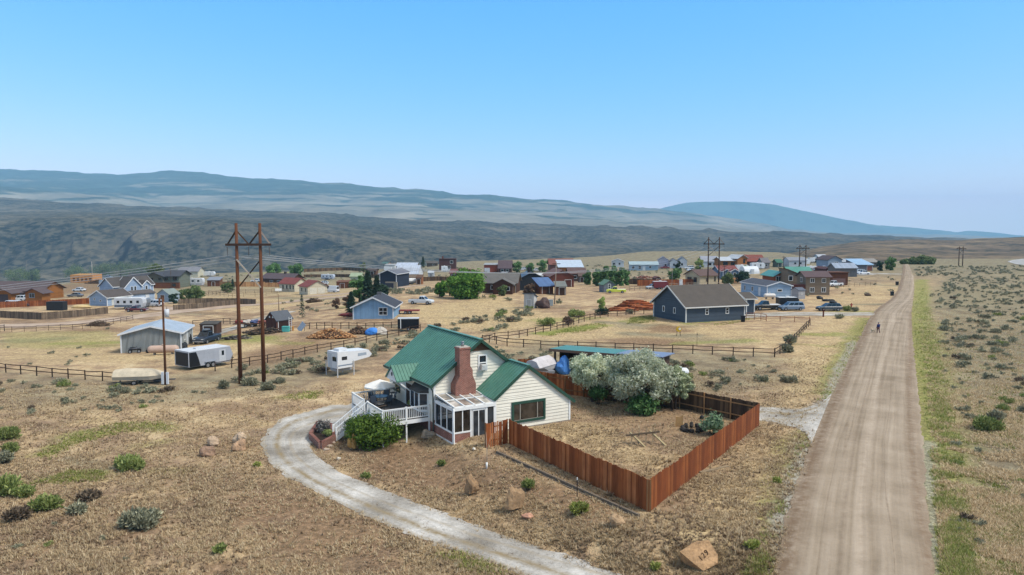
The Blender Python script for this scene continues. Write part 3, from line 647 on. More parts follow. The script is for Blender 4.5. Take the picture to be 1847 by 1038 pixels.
    for (p0, p1) in (((-11.95, 6.8), (-11.33, 7.25)), ((-11.95, 5.0), (-11.95, 5.9)), ((-11.95, 5.9), (-11.95, 6.8)), ((-11.33, 4.55), (-11.95, 5.0))):
        g = MB(); g.bar((p0[0], p0[1], 2), (p1[0], p1[1], 2), .03, 1.3); g.build("pane", glass("2b3036"), bo)
    g = MB(); g.add([(-11.33, 4.4, 3.2), (-11.33, 7.4, 3.2), (-12.1, 6.9, 2.76), (-12.1, 4.9, 2.76), (-11.33, 4.4, 2.76), (-11.33, 7.4, 2.76)], [(0, 1, 2, 3), (0, 3, 4), (1, 5, 2), (3, 2, 5, 4)]); g.build("bay_roof", mat("41413f", .8), bo)
    # porch gable
    k = MB()
    for s in (1, -1):
        slab(k, (-13.1, 8.45, 4.6), (-10.45, 8.45, 4.6), (-11.7 if 1 else 0, 8.45 + s * 1.35, 3.45), (-13.1, 8.45 + s * 1.35, 3.45), .1)
        for i in range(9):
            x = -13.06 + i * .3; xe = min(x, -11.72); t = 1 if x <= -11.72 else (-10.45 - x) / 1.27
            k.bar((x, 8.45, 4.62), (x, 8.45 + s * 1.35 * t, 4.62 - 1.15 * t), .045, .05)
    po = k.build("porch_roof", GREEN_ROOF, r)
    g = MB(); g.add([(-12.98, 7.3, 3.5), (-12.98, 9.6, 3.5), (-12.98, 8.45, 4.47), (-12.9, 7.3, 3.5), (-12.9, 9.6, 3.5), (-12.9, 8.45, 4.47)], [(0, 1, 2), (5, 4, 3), (0, 3, 4, 1), (1, 4, 5, 2), (2, 5, 3, 0)]); go = g.build("gable", mat("dadad6", .5, .04), po)
    g = MB(); g.tube([(-12.99, 8.45, 3.85), (-13.02, 8.45, 3.85)], .17, 12); g.build("ornament", mat("4a4f4d", .6), go)
    g = MB(); g.box(-12.98, -11.33, 7.2, 7.3, 3.3, 3.48); g.box(-12.98, -11.33, 9.6, 9.7, 3.3, 3.48); g.box(-12.98, -12.86, 7.2, 9.7, 3.3, 3.48); g.build("beam", WHITE, po)
    for y in (7.25, 9.65):
        g = MB(); g.bar((-12.8, y, 3.3), (-11.36, y, 2.1), .1, .12); g.build("brace", WHITE, po)
    # sunroom
    sr = MB(); zf, zb = 2.45, 2.8; xl, xr_, yf, yb = -11.25, -7.6, -.13, 3.33
    for (x, y) in ((xl, yf), (xr_ - .05, yf), (-9.75, yf), (-8.35, yf)): sr.box(x - .07, x + .07, yf - .04, yf + .1, -.35, zf)
    for y in (1.0, 2.1, 3.2): sr.box(xl - .06, xl + .06, y - .06, y + .06, .45, zf)
    sr.box(xl - .1, xr_ + .06, yf - .1, yf + .12, zf - .24, zf); sr.box(xl - .1, xl + .1, yf, yb, zf - .24, zf)
    sr.box(xl - .07, -9.7, yf - .06, yf + .08, .4, .52); sr.box(xl - .08, xl + .06, yf, yb, .4, .52)
    sr.box(xl - .09, xr_, yf - .09, yf + .1, -.62, -.3); sr.box(xl - .1, xl + .08, yf, yb, -.9, -.3)
    for i in range(5):
        x = xl + .05 + i * (xr_ - xl - .1) / 4; sr.bar((x, yf - .1, zf + .05), (x, yb, zb + .05), .09, .1)
    for t in (.0, .5, 1): sr.bar((xl, yf + (yb - yf) * t, zf + (zb - zf) * t + .045), (xr_, yf + (yb - yf) * t, zf + (zb - zf) * t + .045), .08, .08)
    so_ = sr.build("sunroom", WHITE, r)
    g = MB(); g.box(xl - .02, -9.7, yf - .03, yf + .07, -.3, .4); g.box(xl - .04, xl + .05, yf + .07, yb, -.3, .4); g.build("brick_base", BRICK, so_)
    for i in range(3):
        g = MB(); y0 = (yf + .12, 1.06, 2.16)[i]; y1 = (.94, 2.04, 3.14)[i]; g.box(xl - .015, xl + .015, y0, y1, .52, zf - .24); g.build("pane", glass("2c2f33", .06), so_)
    for (x0, x1) in ((-11.15, -10.5), (-10.46, -9.83)):
        g = MB(); g.box(x0, x1, yf, yf + .03, .52, zf - .24); g.build("pane", glass("352f28", .06), so_)
    g = MB(); g.box(-10.52, -10.44, yf - .02, yf + .06, .52, zf - .24); g.build("mullion", WHITE, so_)
    sd = MB(); [sd.box(x, x + .07, yf - .02, yf + .05, -.3, 2.05) for x in (-9.62, -9.1, -8.5)]; sd.box(-9.62, -8.43, yf - .02, yf + .05, 2.02, 2.2); sd.box(-9.62, -8.43, yf - .02, yf + .05, -.3, -.2); do = sd.build("glass_door", WHITE, so_)
    for (x0, x1) in ((-9.55, -9.1), (-9.03, -8.5)):
        g = MB(); g.box(x0, x1, yf, yf + .03, -.2, 2.02); g.build("pane", glass("30353a", .06), do)
    g = MB(); g.box(-8.27, -7.72, yf, yf + .03, -.3, 2.2); g.build("pane", glass("30353a", .06), so_)
    for i in range(4):
        for j in range(2):
            x0 = xl + .1 + i * (xr_ - xl - .1) / 4; x1 = x0 + (xr_ - xl - .1) / 4 - .1; t0, t1 = (.03, .48) if j == 0 else (.53, .98)
            f_ = lambda t: (yf + (yb - yf) * t, zf + (zb - zf) * t + .03)
            g = MB(); g.add([(x0, *f_(t0)), (x1, *f_(t0)), (x1, *f_(t1)), (x0, *f_(t1))], [(0, 1, 2, 3)]); g.v = g.v + [(a_, b_, c_ - .02) for a_, b_, c_ in g.v]; g.f = [(0, 1, 2, 3), (7, 6, 5, 4), (0, 4, 5, 1), (1, 5, 6, 2), (2, 6, 7, 3), (3, 7, 4, 0)]; g.sm = [False] * 6
            g.build("roof_pane", glass("8f857a" if (i + j) % 3 else "b3aca2", .15), so_)
    d = MB(); d.tube([(xl - .05, yf - .15, zf - .1), (xl - .05, yf - .15, -.55), (xl - .25, yf - .4, -.7)], .05, 6); d.build("downspout", WHITE, so_)
    return r
main_house()
def L2W(x, y, z=0): q = HO + HV * x + HU * y; return (q[0], q[1], z)
# ------------------------------------------------------------------ deck
def deck():
    r = thing("wooden_deck", "white railed deck with dark grey boards and a flight of steps", "deck", (HO[0], HO[1], 0), HA)
    x0, x1, y0, y1, zf = -15.5, -11.37, 4.1, 11.75, .85
    m = MB()
    for i in range(28):
        a = x0 + i * (x1 - x0) / 28; m.box(a, a + (x1 - x0) / 28 - .008, y0, y1, zf - .04, zf)
    m.build("decking", mat("5b5856", .8, .16, 1.5), r)
    m = MB(); m.box(x0 - .04, x1, y0 - .05, y0, zf - .32, zf - .01); m.box(x0 - .05, x0, y0, y1, zf - .32, zf - .01); m.build("fascia", WHITE, r)
    m = MB(); m.box(x0 - .03, x0 + .02, 8.65, y1, -1.4, zf - .32); m.build("skirt", WHITE, r)
    def rail(a, b, drop=None):
        k = MB(); a = np.array(a, float); b = np.array(b, float); L = np.linalg.norm((b - a)[:2]); n = max(2, int(L / .16))
        k.bar(a + (0, 0, 1.0), b + (0, 0, 1.0), .1, .05); k.bar(a + (0, 0, .12), b + (0, 0, .12), .05, .06); k.bar(a + (0, 0, .93), b + (0, 0, .93), .045, .07)
        for i in range(1, n):
            p = a + (b - a) * i / n; k.bar(p + (0, 0, .13), p + (0, 0, .92), .036)
        return k.build("railing", WHITE, r)
    rail((x0 + .05, y0 + .05, zf), (x1, y0 + .05, zf)); rail((x0 + .05, y0, zf), (x0 + .05, 7.7, zf)); rail((x0 + .05, 8.65, zf), (x0 + .05, y1, zf)); rail((x0, y1 - .05, zf), (x1, y1 - .05, zf))
    for (x, y) in ((x0 + .05, y0 + .05), (x1 - .06, y0 + .05), ((x0 + x1) / 2, y0 + .05), (x0 + .05, 7.72), (x0 + .05, 8.63), (x0 + .05, y1 - .05), (-13.4, y1 - .05)):
        k = MB(); k.box(x - .06, x + .06, y - .06, y + .06, -1.5 if y < 5 else zf - .3, zf + 1.03); k.box(x - .08, x + .08, y - .08, y + .08, zf + 1.03, zf + 1.07); k.build("post", WHITE, r)
    n = 10; xb, zb = -18.15, -1.02; st = MB()
    for i in range(n):
        t = (i + .5) / n; x = x0 + (xb - x0) * (i + .2) / n; z = zf + (zb - zf) * (i + .9) / n; st.box(x - .3, x, 7.75, 8.6, z, z + .04)
    st.build("stair_tread", mat("6a6764", .8), r)
    for y in (7.72, 8.63):
        k = MB(); k.bar((x0, y, zf - .15), (xb, y, zb + .05), .05, .28); k.build("stringer", WHITE, r)
        k = MB(); a = np.array((x0, y, zf)); b = np.array((xb, y, zb)); k.bar(a + (0, 0, 1.0), b + (0, 0, 1.0), .1, .05); k.bar(a + (0, 0, .2), b + (0, 0, .2), .05, .06)
        for i in range(1, 19):
            p = a + (b - a) * i / 19; k.bar(p + (0, 0, .2), p + (0, 0, .98), .034)
        k.build("railing", WHITE, r)
        k = MB(); k.box(xb - .06, xb + .06, y - .06, y + .06, zb - .3, zb + 1.08); k.build("post", WHITE, r)
    return r
deck()
BLK = mat("232426", .5, .12); SLING = mat("6d7076", .8, .12); DKMET = mat("33353a", .45, .12)
def patio_chair(label, x, y, rz):
    r = thing("patio_chair", label, "chair", L2W(x, y, .85), HA + rz, "sling chairs round the glass patio table")
    f = MB()
    for s in (-.27, .27): f.tube([(s, -.3, 0), (s, -.28, .42), (s, -.25, .62), (s, .22, .62), (s, .3, 0)], .018, 5); f.tube([(s, -.25, .4), (s, .2, .38), (s, .38, 1.0)], .018, 5)
    f.tube([(-.27, -.25, .4), (.27, -.25, .4)], .018, 5); f.tube([(-.27, .2, .38), (.27, .2, .38)], .018, 5); f.build("frame", DKMET, r)
    m = MB(); m.bar((0, -.25, .41), (0, .21, .39), .5, .015); m.build("seat", SLING, r)
    m = MB(); m.bar((0, .21, .4), (0, .39, 1.0), .5, .015, (0, 1, 0)); m.build("backrest", SLING, r)
def patio():
    cx, cy = -13.35, 10.5
    t = thing("patio_table", "round glass patio table under the white parasol on the deck", "table", L2W(cx, cy, .85), HA)
    m = MB(); m.tube([(0, 0, .70), (0, 0, .72)], .72, 20); m.build("tabletop", glass("7d8386", .3), t)
    m = MB(); m.tube([(.74 * math.cos(a), .74 * math.sin(a), .71) for a in np.linspace(0, 2 * math.pi, 21)], .022, 5, False); m.build("rim", DKMET, t)
    for k in range(4):
        a = k * math.pi / 2 + .6; m = MB(); m.tube([(.62 * math.cos(a), .62 * math.sin(a), 0), (.4 * math.cos(a), .4 * math.sin(a), .7)], .02, 5); m.build("leg", DKMET, t)
    u = thing("patio_umbrella", "white octagonal parasol standing through the patio table", "parasol", L2W(cx, cy, .85), HA)
    m = MB(); m.tube([(0, 0, 0), (0, 0, 2.18)], .025, 8); m.build("pole", DKMET, u)
    m = MB(); m.tube([(0, 0, 0), (0, 0, .08)], .26, 14); m.build("base", DKMET, u)
    m = MB(); n = 8; ring = [(1.42 * math.cos(2 * math.pi * k / n), 1.42 * math.sin(2 * math.pi * k / n), 1.66) for k in range(n)]; mid = [(.7 * math.cos(2 * math.pi * k / n), .7 * math.sin(2 * math.pi * k / n), 1.96) for k in range(n)]; low = [(x, y, 1.54) for x, y, z in ring]
    V = [(0, 0, 2.2)] + mid + ring + low
    m.add(V, [(0, 1 + k, 1 + (k + 1) % n) for k in range(n)] + [(1 + k, 9 + k, 9 + (k + 1) % n, 1 + (k + 1) % n) for k in range(n)] + [(9 + k, 17 + k, 17 + (k + 1) % n, 9 + (k + 1) % n) for k in range(n)]); m.build("canopy", mat("e2dfd6", .8, .05), u)
    m = MB(); [m.tube([(0, 0, 2.12), (x * .98, y * .98, 1.62)], .01, 4) for x, y, z in ring]; m.build("ribs", DKMET, u)
    for i, lb in enumerate(("grey sling chair at the patio table, on the side nearest the steps", "grey sling chair at the patio table with its back to the front railing", "grey sling chair at the patio table facing the porch", "grey sling chair at the patio table nearest the house wall", "grey sling chair at the patio table nearest the far railing", "grey sling chair at the patio table next to the outer railing")):
        a = -2.3 + i * math.pi / 3; patio_chair(lb, cx + 1.1 * math.cos(a), cy + .95 * math.sin(a), a - math.pi / 2)
    g = thing("barbecue_grill", "black barrel shaped grill on the deck beside the steps", "grill", L2W(-14.7, 7.1, .85), HA + .3)
    m = MB(); m.tube([(-.55, 0, .8), (-.5, 0, .8), (.5, 0, .8), (.55, 0, .8)], [.2, .3, .3, .2], 14); b = m.build("barrel", BLK, g)
    m = MB(); m.tube([(-.3, -.33, .9), (.3, -.33, .9)], .02, 6); m.build("handle", mat("8b8b88", .4), b)
    m = MB(); m.box(-.5, .5, -.5, -.3, .72, .75); m.build("shelf", mat("4a4038", .7), g)
    for (x, y) in ((-.4, -.2), (.4, -.2), (-.4, .2), (.4, .2)): m = MB(); m.bar((x, y, 0), (x, y, .62), .04); m.build("leg", BLK, g)
    s = thing("bar_chair", "tall dark chair with a patterned back beside the house wall on the deck", "chair", L2W(-11.95, 11.0, .85), HA)
    m = MB()
    for (x, y) in ((-.22, -.22), (.22, -.22), (-.22, .22), (.22, .22)): m.bar((x, y, 0), (x, y, .75 if y < 0 else 1.25), .035)
    for i in range(5): m.bar((-.22, .22, .85 + i * .09), (.22, .22, .85 + i * .09), .03)
    m.build("frame", BLK, s); m = MB(); m.box(-.24, .24, -.24, .24, .73, .78); m.build("seat", SLING, s)
    p = thing("potted_plant", "small green plant in a pot by the front door", "plant", L2W(-11.7, 7.45, .85), 0)
    m = MB(); m.tube([(0, 0, 0), (0, 0, .3)], [.13, .18], 10); m.build("pot", mat("7b4a35", .8), p)
patio()
# ================================================================== vegetation kit
def leaf_arrays(blobs, n, size, elong=1.7, shell=.55, seed=0, up=.25, var=.5, spiky=False):
    g = np.random.default_rng(seed); B = np.array(blobs, float); wgt = B[:, 3] ** 2 * (B[:, 4] if B.shape[1] > 4 else 1); wgt = wgt / wgt.sum()
    i = g.choice(len(B), n, p=wgt); d = g.normal(size=(n, 3)); d /= np.linalg.norm(d, axis=1)[:, None]
    r = (shell + (1 - shell) * g.random(n) ** .6) * (1 + .18 * g.normal(size=n))
    sq = B[i, 4] if B.shape[1] > 4 else np.ones(n)
    c = B[i, :3] + d * (B[i, 3] * r)[:, None] * np.stack([np.ones(n), np.ones(n), sq], -1)
    nrm = d + g.normal(size=(n, 3)) * .75 + [0, 0, up]; nrm /= np.linalg.norm(nrm, axis=1)[:, None]
    t = np.cross(nrm, g.normal(size=(n, 3))); t /= np.linalg.norm(t, axis=1)[:, None] + 1e-9; b = np.cross(nrm, t)
    if spiky:
        t = d + g.normal(size=(n, 3)) * .45 + [0, 0, .7]; t /= np.linalg.norm(t, axis=1)[:, None]; b = np.cross(t, g.normal(size=(n, 3))); b /= np.linalg.norm(b, axis=1)[:, None] + 1e-9; nrm = np.cross(t, b)
    s = size * (1 + var * (g.random(n) * 2 - 1)); s = s[:, None]
    V = np.stack([c - t * s * elong, c - b * s * .8 + nrm * s * .2, c + t * s * elong, c + b * s * .8 + nrm * s * .2], 1).reshape(-1, 3)
    return V
def leaf_mesh(name, m, V):
    n = len(V) // 4
    return npmesh(name, V, np.arange(n * 4).reshape(n, 4), m, 4)
def leaves(name, m, parent, blobs, n, size, **k):
    o = bpy.data.objects.new(name, leaf_mesh(name, m, leaf_arrays(blobs, n, size, **k))); COL.objects.link(o)
    if parent: o.parent = parent
    return o
L_OLIVE = leafmat("silver_olive_leaves", "a3ab88", "cad0b2", "e9ebd6", .35); L_OLIVE2 = leafmat("grey_green_leaves", "818d66", "a8b188", "c9cea9", .3)
L_SAGE = leafmat("sage_leaves", "62624f", "8a8a72", "aeaa8c", .1); L_SAGE2 = leafmat("green_sage_leaves", "5c6a3c", "84914f", "abb072", .15); L_DEAD = leafmat("dead_brush", "3e352c", "6a5c4c", "8b7a66", .05)
L_BUSH = leafmat("dark_green_leaves", "33481a", "557026", "7b9140"); L_WILLOW = leafmat("willow_leaves", "3f6423", "5f8a35", "86a84e"); L_PALE = leafmat("pale_willow_leaves", "7d8f4d", "9fae66", "bac27c")
L_SPRUCE = leafmat("spruce_needles", "1c2c1e", "2f4430", "45594a", .1); L_POPLAR = leafmat("poplar_leaves", "3d5e32", "5a7d47", "7d9d62"); L_THICK = leafmat("river_willow", "4c5c38", "67774a", "83905e")
L_RED = leafmat("reddish_twigs", "4b3a30", "6d5545", "877059", .1); L_GRASS = leafmat("tall_green_grass", "6f7a38", "98a152", "c2bc7c", .25)
BARK = mat("54463a", .95, .3, 3)
def crown_blobs(h, sp, n, seed, low=.25, squash=.8):
    q = random.Random(seed); out = [(0, 0, h * .62, sp * .30, .9)]
    for k in range(n):
        a = 2 * math.pi * k / n * 2.4 + q.uniform(-.5, .5); t = q.uniform(0, 1); z = h * (low + (.86 - low) * ((k + .5) / n))
        rr = sp * .5 * math.sin(math.pi * min(.95, max(.12, (z / h - low * .55) / (1.05 - low * .55)))) ** .7 * q.uniform(.55, .9)
        out.append((rr * math.cos(a), rr * math.sin(a), z, sp * q.uniform(.13, .24), squash))
    return out
def clump_blobs(h, sp, n, seed, low=.15):
    q = random.Random(seed); out = []
    for k in range(n):
        u = 1 - (k + .5) / n * 1.72; a = k * 2.39996 + q.uniform(-.4, .4); rr = math.sqrt(max(0, 1 - u * u)); f = q.uniform(.62, 1.0)
        z = h * (low + (1 - low) * (.5 + .5 * u * f)) - h * .05; out.append((sp * .42 * rr * f * math.cos(a), sp * .42 * rr * f * math.sin(a), z, sp * q.uniform(.075, .13), q.uniform(.7, 1.0)))
    return out
def tree(name, label, loc, h, sp, m, n=2500, leaf=.16, nb=16, seed=0, low=.25, group=None, cat="tree", trunks=1, base_m=None, squash=.85, shell=.5, clumpy=False):
    r = thing(name, label, cat, loc, 0, group); q = random.Random(seed); bl = clump_blobs(h, sp, nb, seed, low) if clumpy else crown_blobs(h, sp, nb, seed, low, squash)
    t = MB()
    for k in range(trunks):
        a0 = 2 * math.pi * k / max(1, trunks); bx, by = (0, 0) if trunks == 1 else (.18 * math.cos(a0), .18 * math.sin(a0)); tw = max(.05, h * .022)
        tx, ty = bx + q.uniform(-.2, .2) + .5 * math.cos(a0) * (trunks > 1), by + q.uniform(-.2, .2) + .5 * math.sin(a0) * (trunks > 1)
        t.tube([(bx, by, -.3), (bx * 1.2, by * 1.2, h * .15), ((bx + tx) / 2, (by + ty) / 2, h * .35), (tx, ty, h * .7)], [tw * 1.4, tw, tw * .75, tw * .25], 7)
    for b in bl[1:]:
        z0 = min(b[2] * .55, h * .4); p0 = np.array((0, 0, z0)); p1 = np.array(b[:3]); md = (p0 + p1) / 2 + (q.uniform(-.2, .2), q.uniform(-.2, .2), .15)
        t.tube([p0, md, p1], [h * .011, h * .007, h * .003], 5)
    t.build("trunk", BARK, r)
    leaves("crown", m, r, bl, int(n * 1.7), leaf * .74, seed=seed, shell=shell)
    return r
def conifer(label, loc, h, sp, n=1200, seed=0, m=None, sparse=1.0, group=None, name="spruce_tree"):
    r = thing(name, label, "tree", loc, 0, group); t = MB(); t.tube([(0, 0, -.3), (0, 0, h * .5), (0, 0, h * .98)], [h * .02, h * .012, .02], 7); t.build("trunk", BARK, r)
    g = np.random.default_rng(seed); u = g.random(n) ** .75; z = h * (.06 + .93 * u); rad = sp * .5 * (1 - u) ** .85 * (.82 + .18 * np.sin(u * 40)) * np.sqrt(g.random(n)) ** sparse + .03; a = g.random(n) * 6.283
    c = np.stack([rad * np.cos(a), rad * np.sin(a), z - rad * .25], -1); d = np.stack([np.cos(a), np.sin(a), -.35 + 0 * a], -1); s = (sp * .075 * (.5 + g.random(n)))[:, None]
    b = np.cross(d, [0, 0, 1.0]) + g.normal(size=(n, 3)) * .3
    V = np.stack([c - d * s, c - b * s * .5, c + d * s * 1.4, c + b * s * .5], 1).reshape(-1, 3)
    o = bpy.data.objects.new("crown", leaf_mesh("crown", m or L_SPRUCE, V)); COL.objects.link(o); o.parent = r; return r
def bush(name, label, loc, w, h, m, n=500, leaf=.09, seed=0, group=None, cat="shrub", stem=True, nb=7, rz=0, ratio=1.0, spiky=False):
    q = random.Random(seed); bl = []
    for k in range(nb):
        a = 6.283 * k / nb + q.uniform(-.3, .3); rr = w * .28 * q.uniform(.3, 1.1)
        bl.append((rr * math.cos(a) * ratio, rr * math.sin(a), h * q.uniform(.3, .6), min(w, h * 1.5) * q.uniform(.2, .32), .9))
    bl.append((0, 0, h * .6, min(w, h * 1.4) * .28, .95))
    r = thing(name, label, cat, loc, rz, group); leaves("foliage", m, r, bl, int(n * (1.8 if spiky else 1.5)), leaf * (.72 if spiky else .8), seed=seed, shell=.35, spiky=spiky, elong=2.6 if spiky else 1.7)
    if stem:
        t = MB()
        for b in bl: t.tube([(b[0] * .15, b[1] * .15, -.1), (b[0], b[1], b[2])], [.03, .012], 4)
        t.build("stem", BARK, r)
    return r
# potted plant foliage
for o in list(COL.objects):
    if o.name.startswith("potted_plant"): leaves("foliage", L_GRASS, o, [(0, 0, .5, .25, 1)], 90, .07)
# ------------------------------------------------------------------ trees and shrubs of the yard
def ht(px, py0, py1):      # ground point and height from two photo rows
    g = G(px, py0); return g, (py0 - py1) / (F / math.hypot(g[0] * 0, g[1])) * 1.02
g, h = ht(1070, 724, 634); tree("silver_olive_tree", "smaller silver leaved tree, left of the pair in the fenced yard", g, h, 5.2, L_OLIVE, 8200, .085, 46, 3, .24, clumpy=True, trunks=3, group="silver leaved trees in the yard", shell=.35)
g, h = ht(1153, 740, 628); tree("silver_olive_tree", "largest silver leaved tree, in the middle of the fenced yard", g, h, 6.8, L_OLIVE, 13000, .088, 64, 8, .2, clumpy=True, trunks=4, group="silver leaved trees in the yard", shell=.35)
g, h = ht(1214, 738, 655); tree("silver_olive_tree", "greener olive tree at the right of the silver leaved trees", g, h, 3.8, L_OLIVE2, 5200, .085, 36, 12, .16, clumpy=True, trunks=3, group="silver leaved trees in the yard", shell=.35)
bush("leafy_sucker", "dark green growth at the foot of the largest silver tree", G(1156, 748), 3.2, 2.0, L_POPLAR, 900, .12, 5)
bush("leafy_sucker", "dark green growth at the foot of the smaller silver tree", G(1078, 730), 2.0, 2.2, L_POPLAR, 600, .11, 6)
bush("willow_shrub", "young narrow leaved shrub standing against the right hand fence", G(1287, 785), 2.3, 2.1, leafmat("young_willow", "5f7a52", "86a07a", "a9ba9a"), 900, .085, 7)
bush("round_bush", "large rounded dark green bush beside the deck steps", G(672, 806), 4.3, 2.9, L_BUSH, 5200, .085, 14, nb=13, ratio=1.25)
bush("round_bush", "smaller dark green bush tucked between the large bush and the steps", G(648, 796), 2.6, 2.5, leafmat("deep_green_leaves", "28401a", "446024", "637d38"), 2400, .08, 15, nb=9)
# ------------------------------------------------------------------ planter, stones, steps
def rock(label, px, py, w, d, h, hx, seed, tilt=0.0, sink=.25, group=None, name="boulder"):
    sink -= .05
    g = G(px, py); m = MB(); m.blob((0, 0, h * (.5 - sink)), (w / 2 * .88, d / 2 * .88, h / 2 * 1.15), seed, 13, 9, .34, .5); o = m.build(name, mat(hx, .9, .5, 2.6), None, g, tilt); return tag(o, label, name.replace("_", " "), group)
pl = [G(*p) for p in ((560, 793), (578, 811), (603, 797), (597, 776), (574, 771))]; pc = sum(pl) / 5
r = thing("brick_planter", "low curved brick planter bed at the foot of the deck steps", "planter", pc, 0); m = MB(); sl_ = MB()
for i in range(5):
    a, b = pl[i] - pc, pl[(i + 1) % 5] - pc; m.bar((a[0], a[1], .12), (b[0], b[1], .12), .28, .9)
m.build("wall", brick_mat("planter_brick", "6a4036", "80564a", "94887c"), r); sl_.prism([tuple((p - pc)[:2]) for p in pl], 'z', -.2, .36); sl_.build("soil", mat("2e241d", 1, .2, 3), r)
pz = lambda px, py: G(px, py) + np.array([0, 0, .4])
bush("lavender_shrub", "grey leaved shrub in the brick planter", pz(581, 786), 1.7, .95, leafmat("lavender", "4e4b46", "6c6a66", "85827c", .1), 700, .06, 21, stem=False)
bush("dusty_plant", "small pale green plant in the brick planter", pz(592, 795), .9, .6, L_SAGE2, 260, .05, 22, stem=False)
for i, (x, y, w_) in enumerate(((595, 805, .7), (588, 812, .6), (600, 800, .5))): rock("flat stepping stone below the deck steps", x, y, w_, .5, .18, "a79786", 60 + i, .4, .3, "stepping stones below the steps", "stepping_stone")
rock("upright orange sandstone block in front of the round bush", 636, 812, .75, .55, 1.15, "b28a52", 31, .2, .12)
rock("pale flat stone lying under the deck edge", 690, 797, 1.0, .6, .4, "a8937a", 33); rock("low grey stone near the brick base of the house", 772, 789, 1.3, .8, .7, "9a8b78", 34)
rock("upright tan boulder on the bank above the driveway, nearer the house", 850, 893, 1.1, .6, 1.25, "94785a", 36, .1, .15); rock("upright split boulder on the bank below the wooden fence", 928, 921, 1.25, .6, 1.4, "9f8262", 38, .4, .15)
rock("flat pinkish rock lying on the bank", 952, 934, .95, .6, .3, "bb8d74", 39, .1, .2); rock("orange and white rock near the fence corner", 1112, 948, 1.0, .7, .7, "a88c6c", 41, .3)
for lb, x, y, w_, hx, sd in (("pale rock, upper left of the ring in the dry grass", 385, 804, 1.25, "b29a80", 51), ("pale rock, upper right of the ring in the dry grass", 432, 800, 1.1, "b59e84", 52), ("brown rock, lower left of the ring in the dry grass", 374, 823, 1.3, "907560", 53), ("small tan rock, lower right of the ring in the dry grass", 433, 813, 1.05, "a8896c", 54)): rock(lb, x, y, w_, .9, .85, hx, sd, .3 * (sd - 52), .2, "rocks in a ring in the dry grass")
for lb, x, y in (("small white stone on the ground in front of the sunroom", 855, 812), ("small white stone on the dark bank by the driveway", 611, 830)): rock(lb, x, y, .35, .25, .2, "d0c8b8", x, 0, .2, None, "stone")
# the address boulder: a slab-sided rock with painted digits
g = G(1262, 1018); sb = thing("address_boulder", "large orange slab boulder with painted house number beside the road", "boulder", g, R(14))
Vb = [(-1.05, .1, .72), (-.55, -.35, .28), (-.1, -.55, -.08), (.75, -.42, .1), (.92, -.1, .42), (.7, .42, .98), (.1, .46, 1.0), (-.28, .3, .98), (-.4, .05, .78), (-.92, .2, .3), (-.6, .1, -.15), (-.1, .25, -.2), (.8, .3, -.15), (.7, .62, .5), (0, .7, .5), (-.5, .5, .5), (.62, -.3, -.1), (-.7, .62, -.1), (.4, .8, -.2)]
import bmesh
bm = bmesh.new(); [bm.verts.new(v) for v in Vb]; bmesh.ops.convex_hull(bm, input=bm.verts[:]); bmesh.ops.triangulate(bm, faces=bm.faces[:]); bmesh.ops.subdivide_edges(bm, edges=bm.edges[:], cuts=2)
for v in bm.verts:
    n_ = (fbm(v.co.x * 3 + 9, v.co.y * 3 + v.co.z * 2, 3, 4) - .5) * .12; v.co += v.co.normalized() * float(n_)
me = bpy.data.meshes.new("rock"); bm.to_mesh(me); bm.free(); me.materials.append(mat("a58460", .85, .6, 1.5)); o = bpy.data.objects.new("rock", me); COL.objects.link(o); o.parent = sb
pn = Vector((0, -.62, .78)).normalized()
cu = bpy.data.curves.new("number", 'FONT'); cu.body = "129"; cu.size = .38; cu.extrude = .08; cu.space_character = 1.25; to = bpy.data.objects.new("number_text", cu); COL.objects.link(to)
bpy.context.view_layer.update(); me = bpy.data.meshes.new_from_object(to.evaluated_get(bpy.context.evaluated_depsgraph_get())); bpy.data.objects.remove(to); me.materials.clear(); me.materials.append(mat("4f3a28", .9, .35, 6)); o = bpy.data.objects.new("painted_number", me); COL.objects.link(o); o.parent = sb
from mathutils import Matrix
pa, pb_, pc_ = Vector((-.1, -.55, -.08)), Vector((.75, -.42, .1)), Vector((.1, .46, 1.0)); fx = (pb_ - pa).normalized(); fn = (pb_ - pa).cross(pc_ - pa).normalized(); fy = fn.cross(fx)
for v_ in me.vertices: v_.co -= Vector((.38, .15, 0))
mx = Matrix((fx, fy, fn)).transposed() @ Matrix.Rotation(R(16), 3, 'Z'); o.rotation_euler = mx.to_euler(); o.location = Vector((.16, -.02, .46)) + fn * .05
# ------------------------------------------------------------------ board fences
def board_mat(name, h1, h2, h3, streak=.5):
    t = NT(name); g_ = t.add("ShaderNodeNewGeometry"); v = t.vec("Object", (1, 1, .12)); f = t.noise(v, 9, 4, .6); f2 = t.noise(t.vec("Object"), .7, 4)
    c = t.ramp(g_.outputs["Random Per Island"], [(0, lin(h1)), (.5, lin(h2)), (1, lin(h3))]); c = t.mix(streak, c, t.ramp(f, [(.3, .45), (.55, 1.0), (.75, 1.4)]), 'MULTIPLY'); c = t.mix(.4, c, t.ramp(f2, [(.35, .6), (.6, 1.15)]), 'MULTIPLY'); return t.out(c)
B_RED = board_mat("red_stained_boards", "6f3919", "95532b", "b37043"); B_RED2 = board_mat("red_brown_boards", "67341a", "7f4422", "93562e"); B_OLD = board_mat("weathered_boards", "3c2d22", "574230", "6f573e"); B_TAN = board_mat("tan_boards", "8a6240", "a57a50", "b98e62"); B_GREY = board_mat("grey_brown_boards", "55483c", "6d5d4d", "83725f")
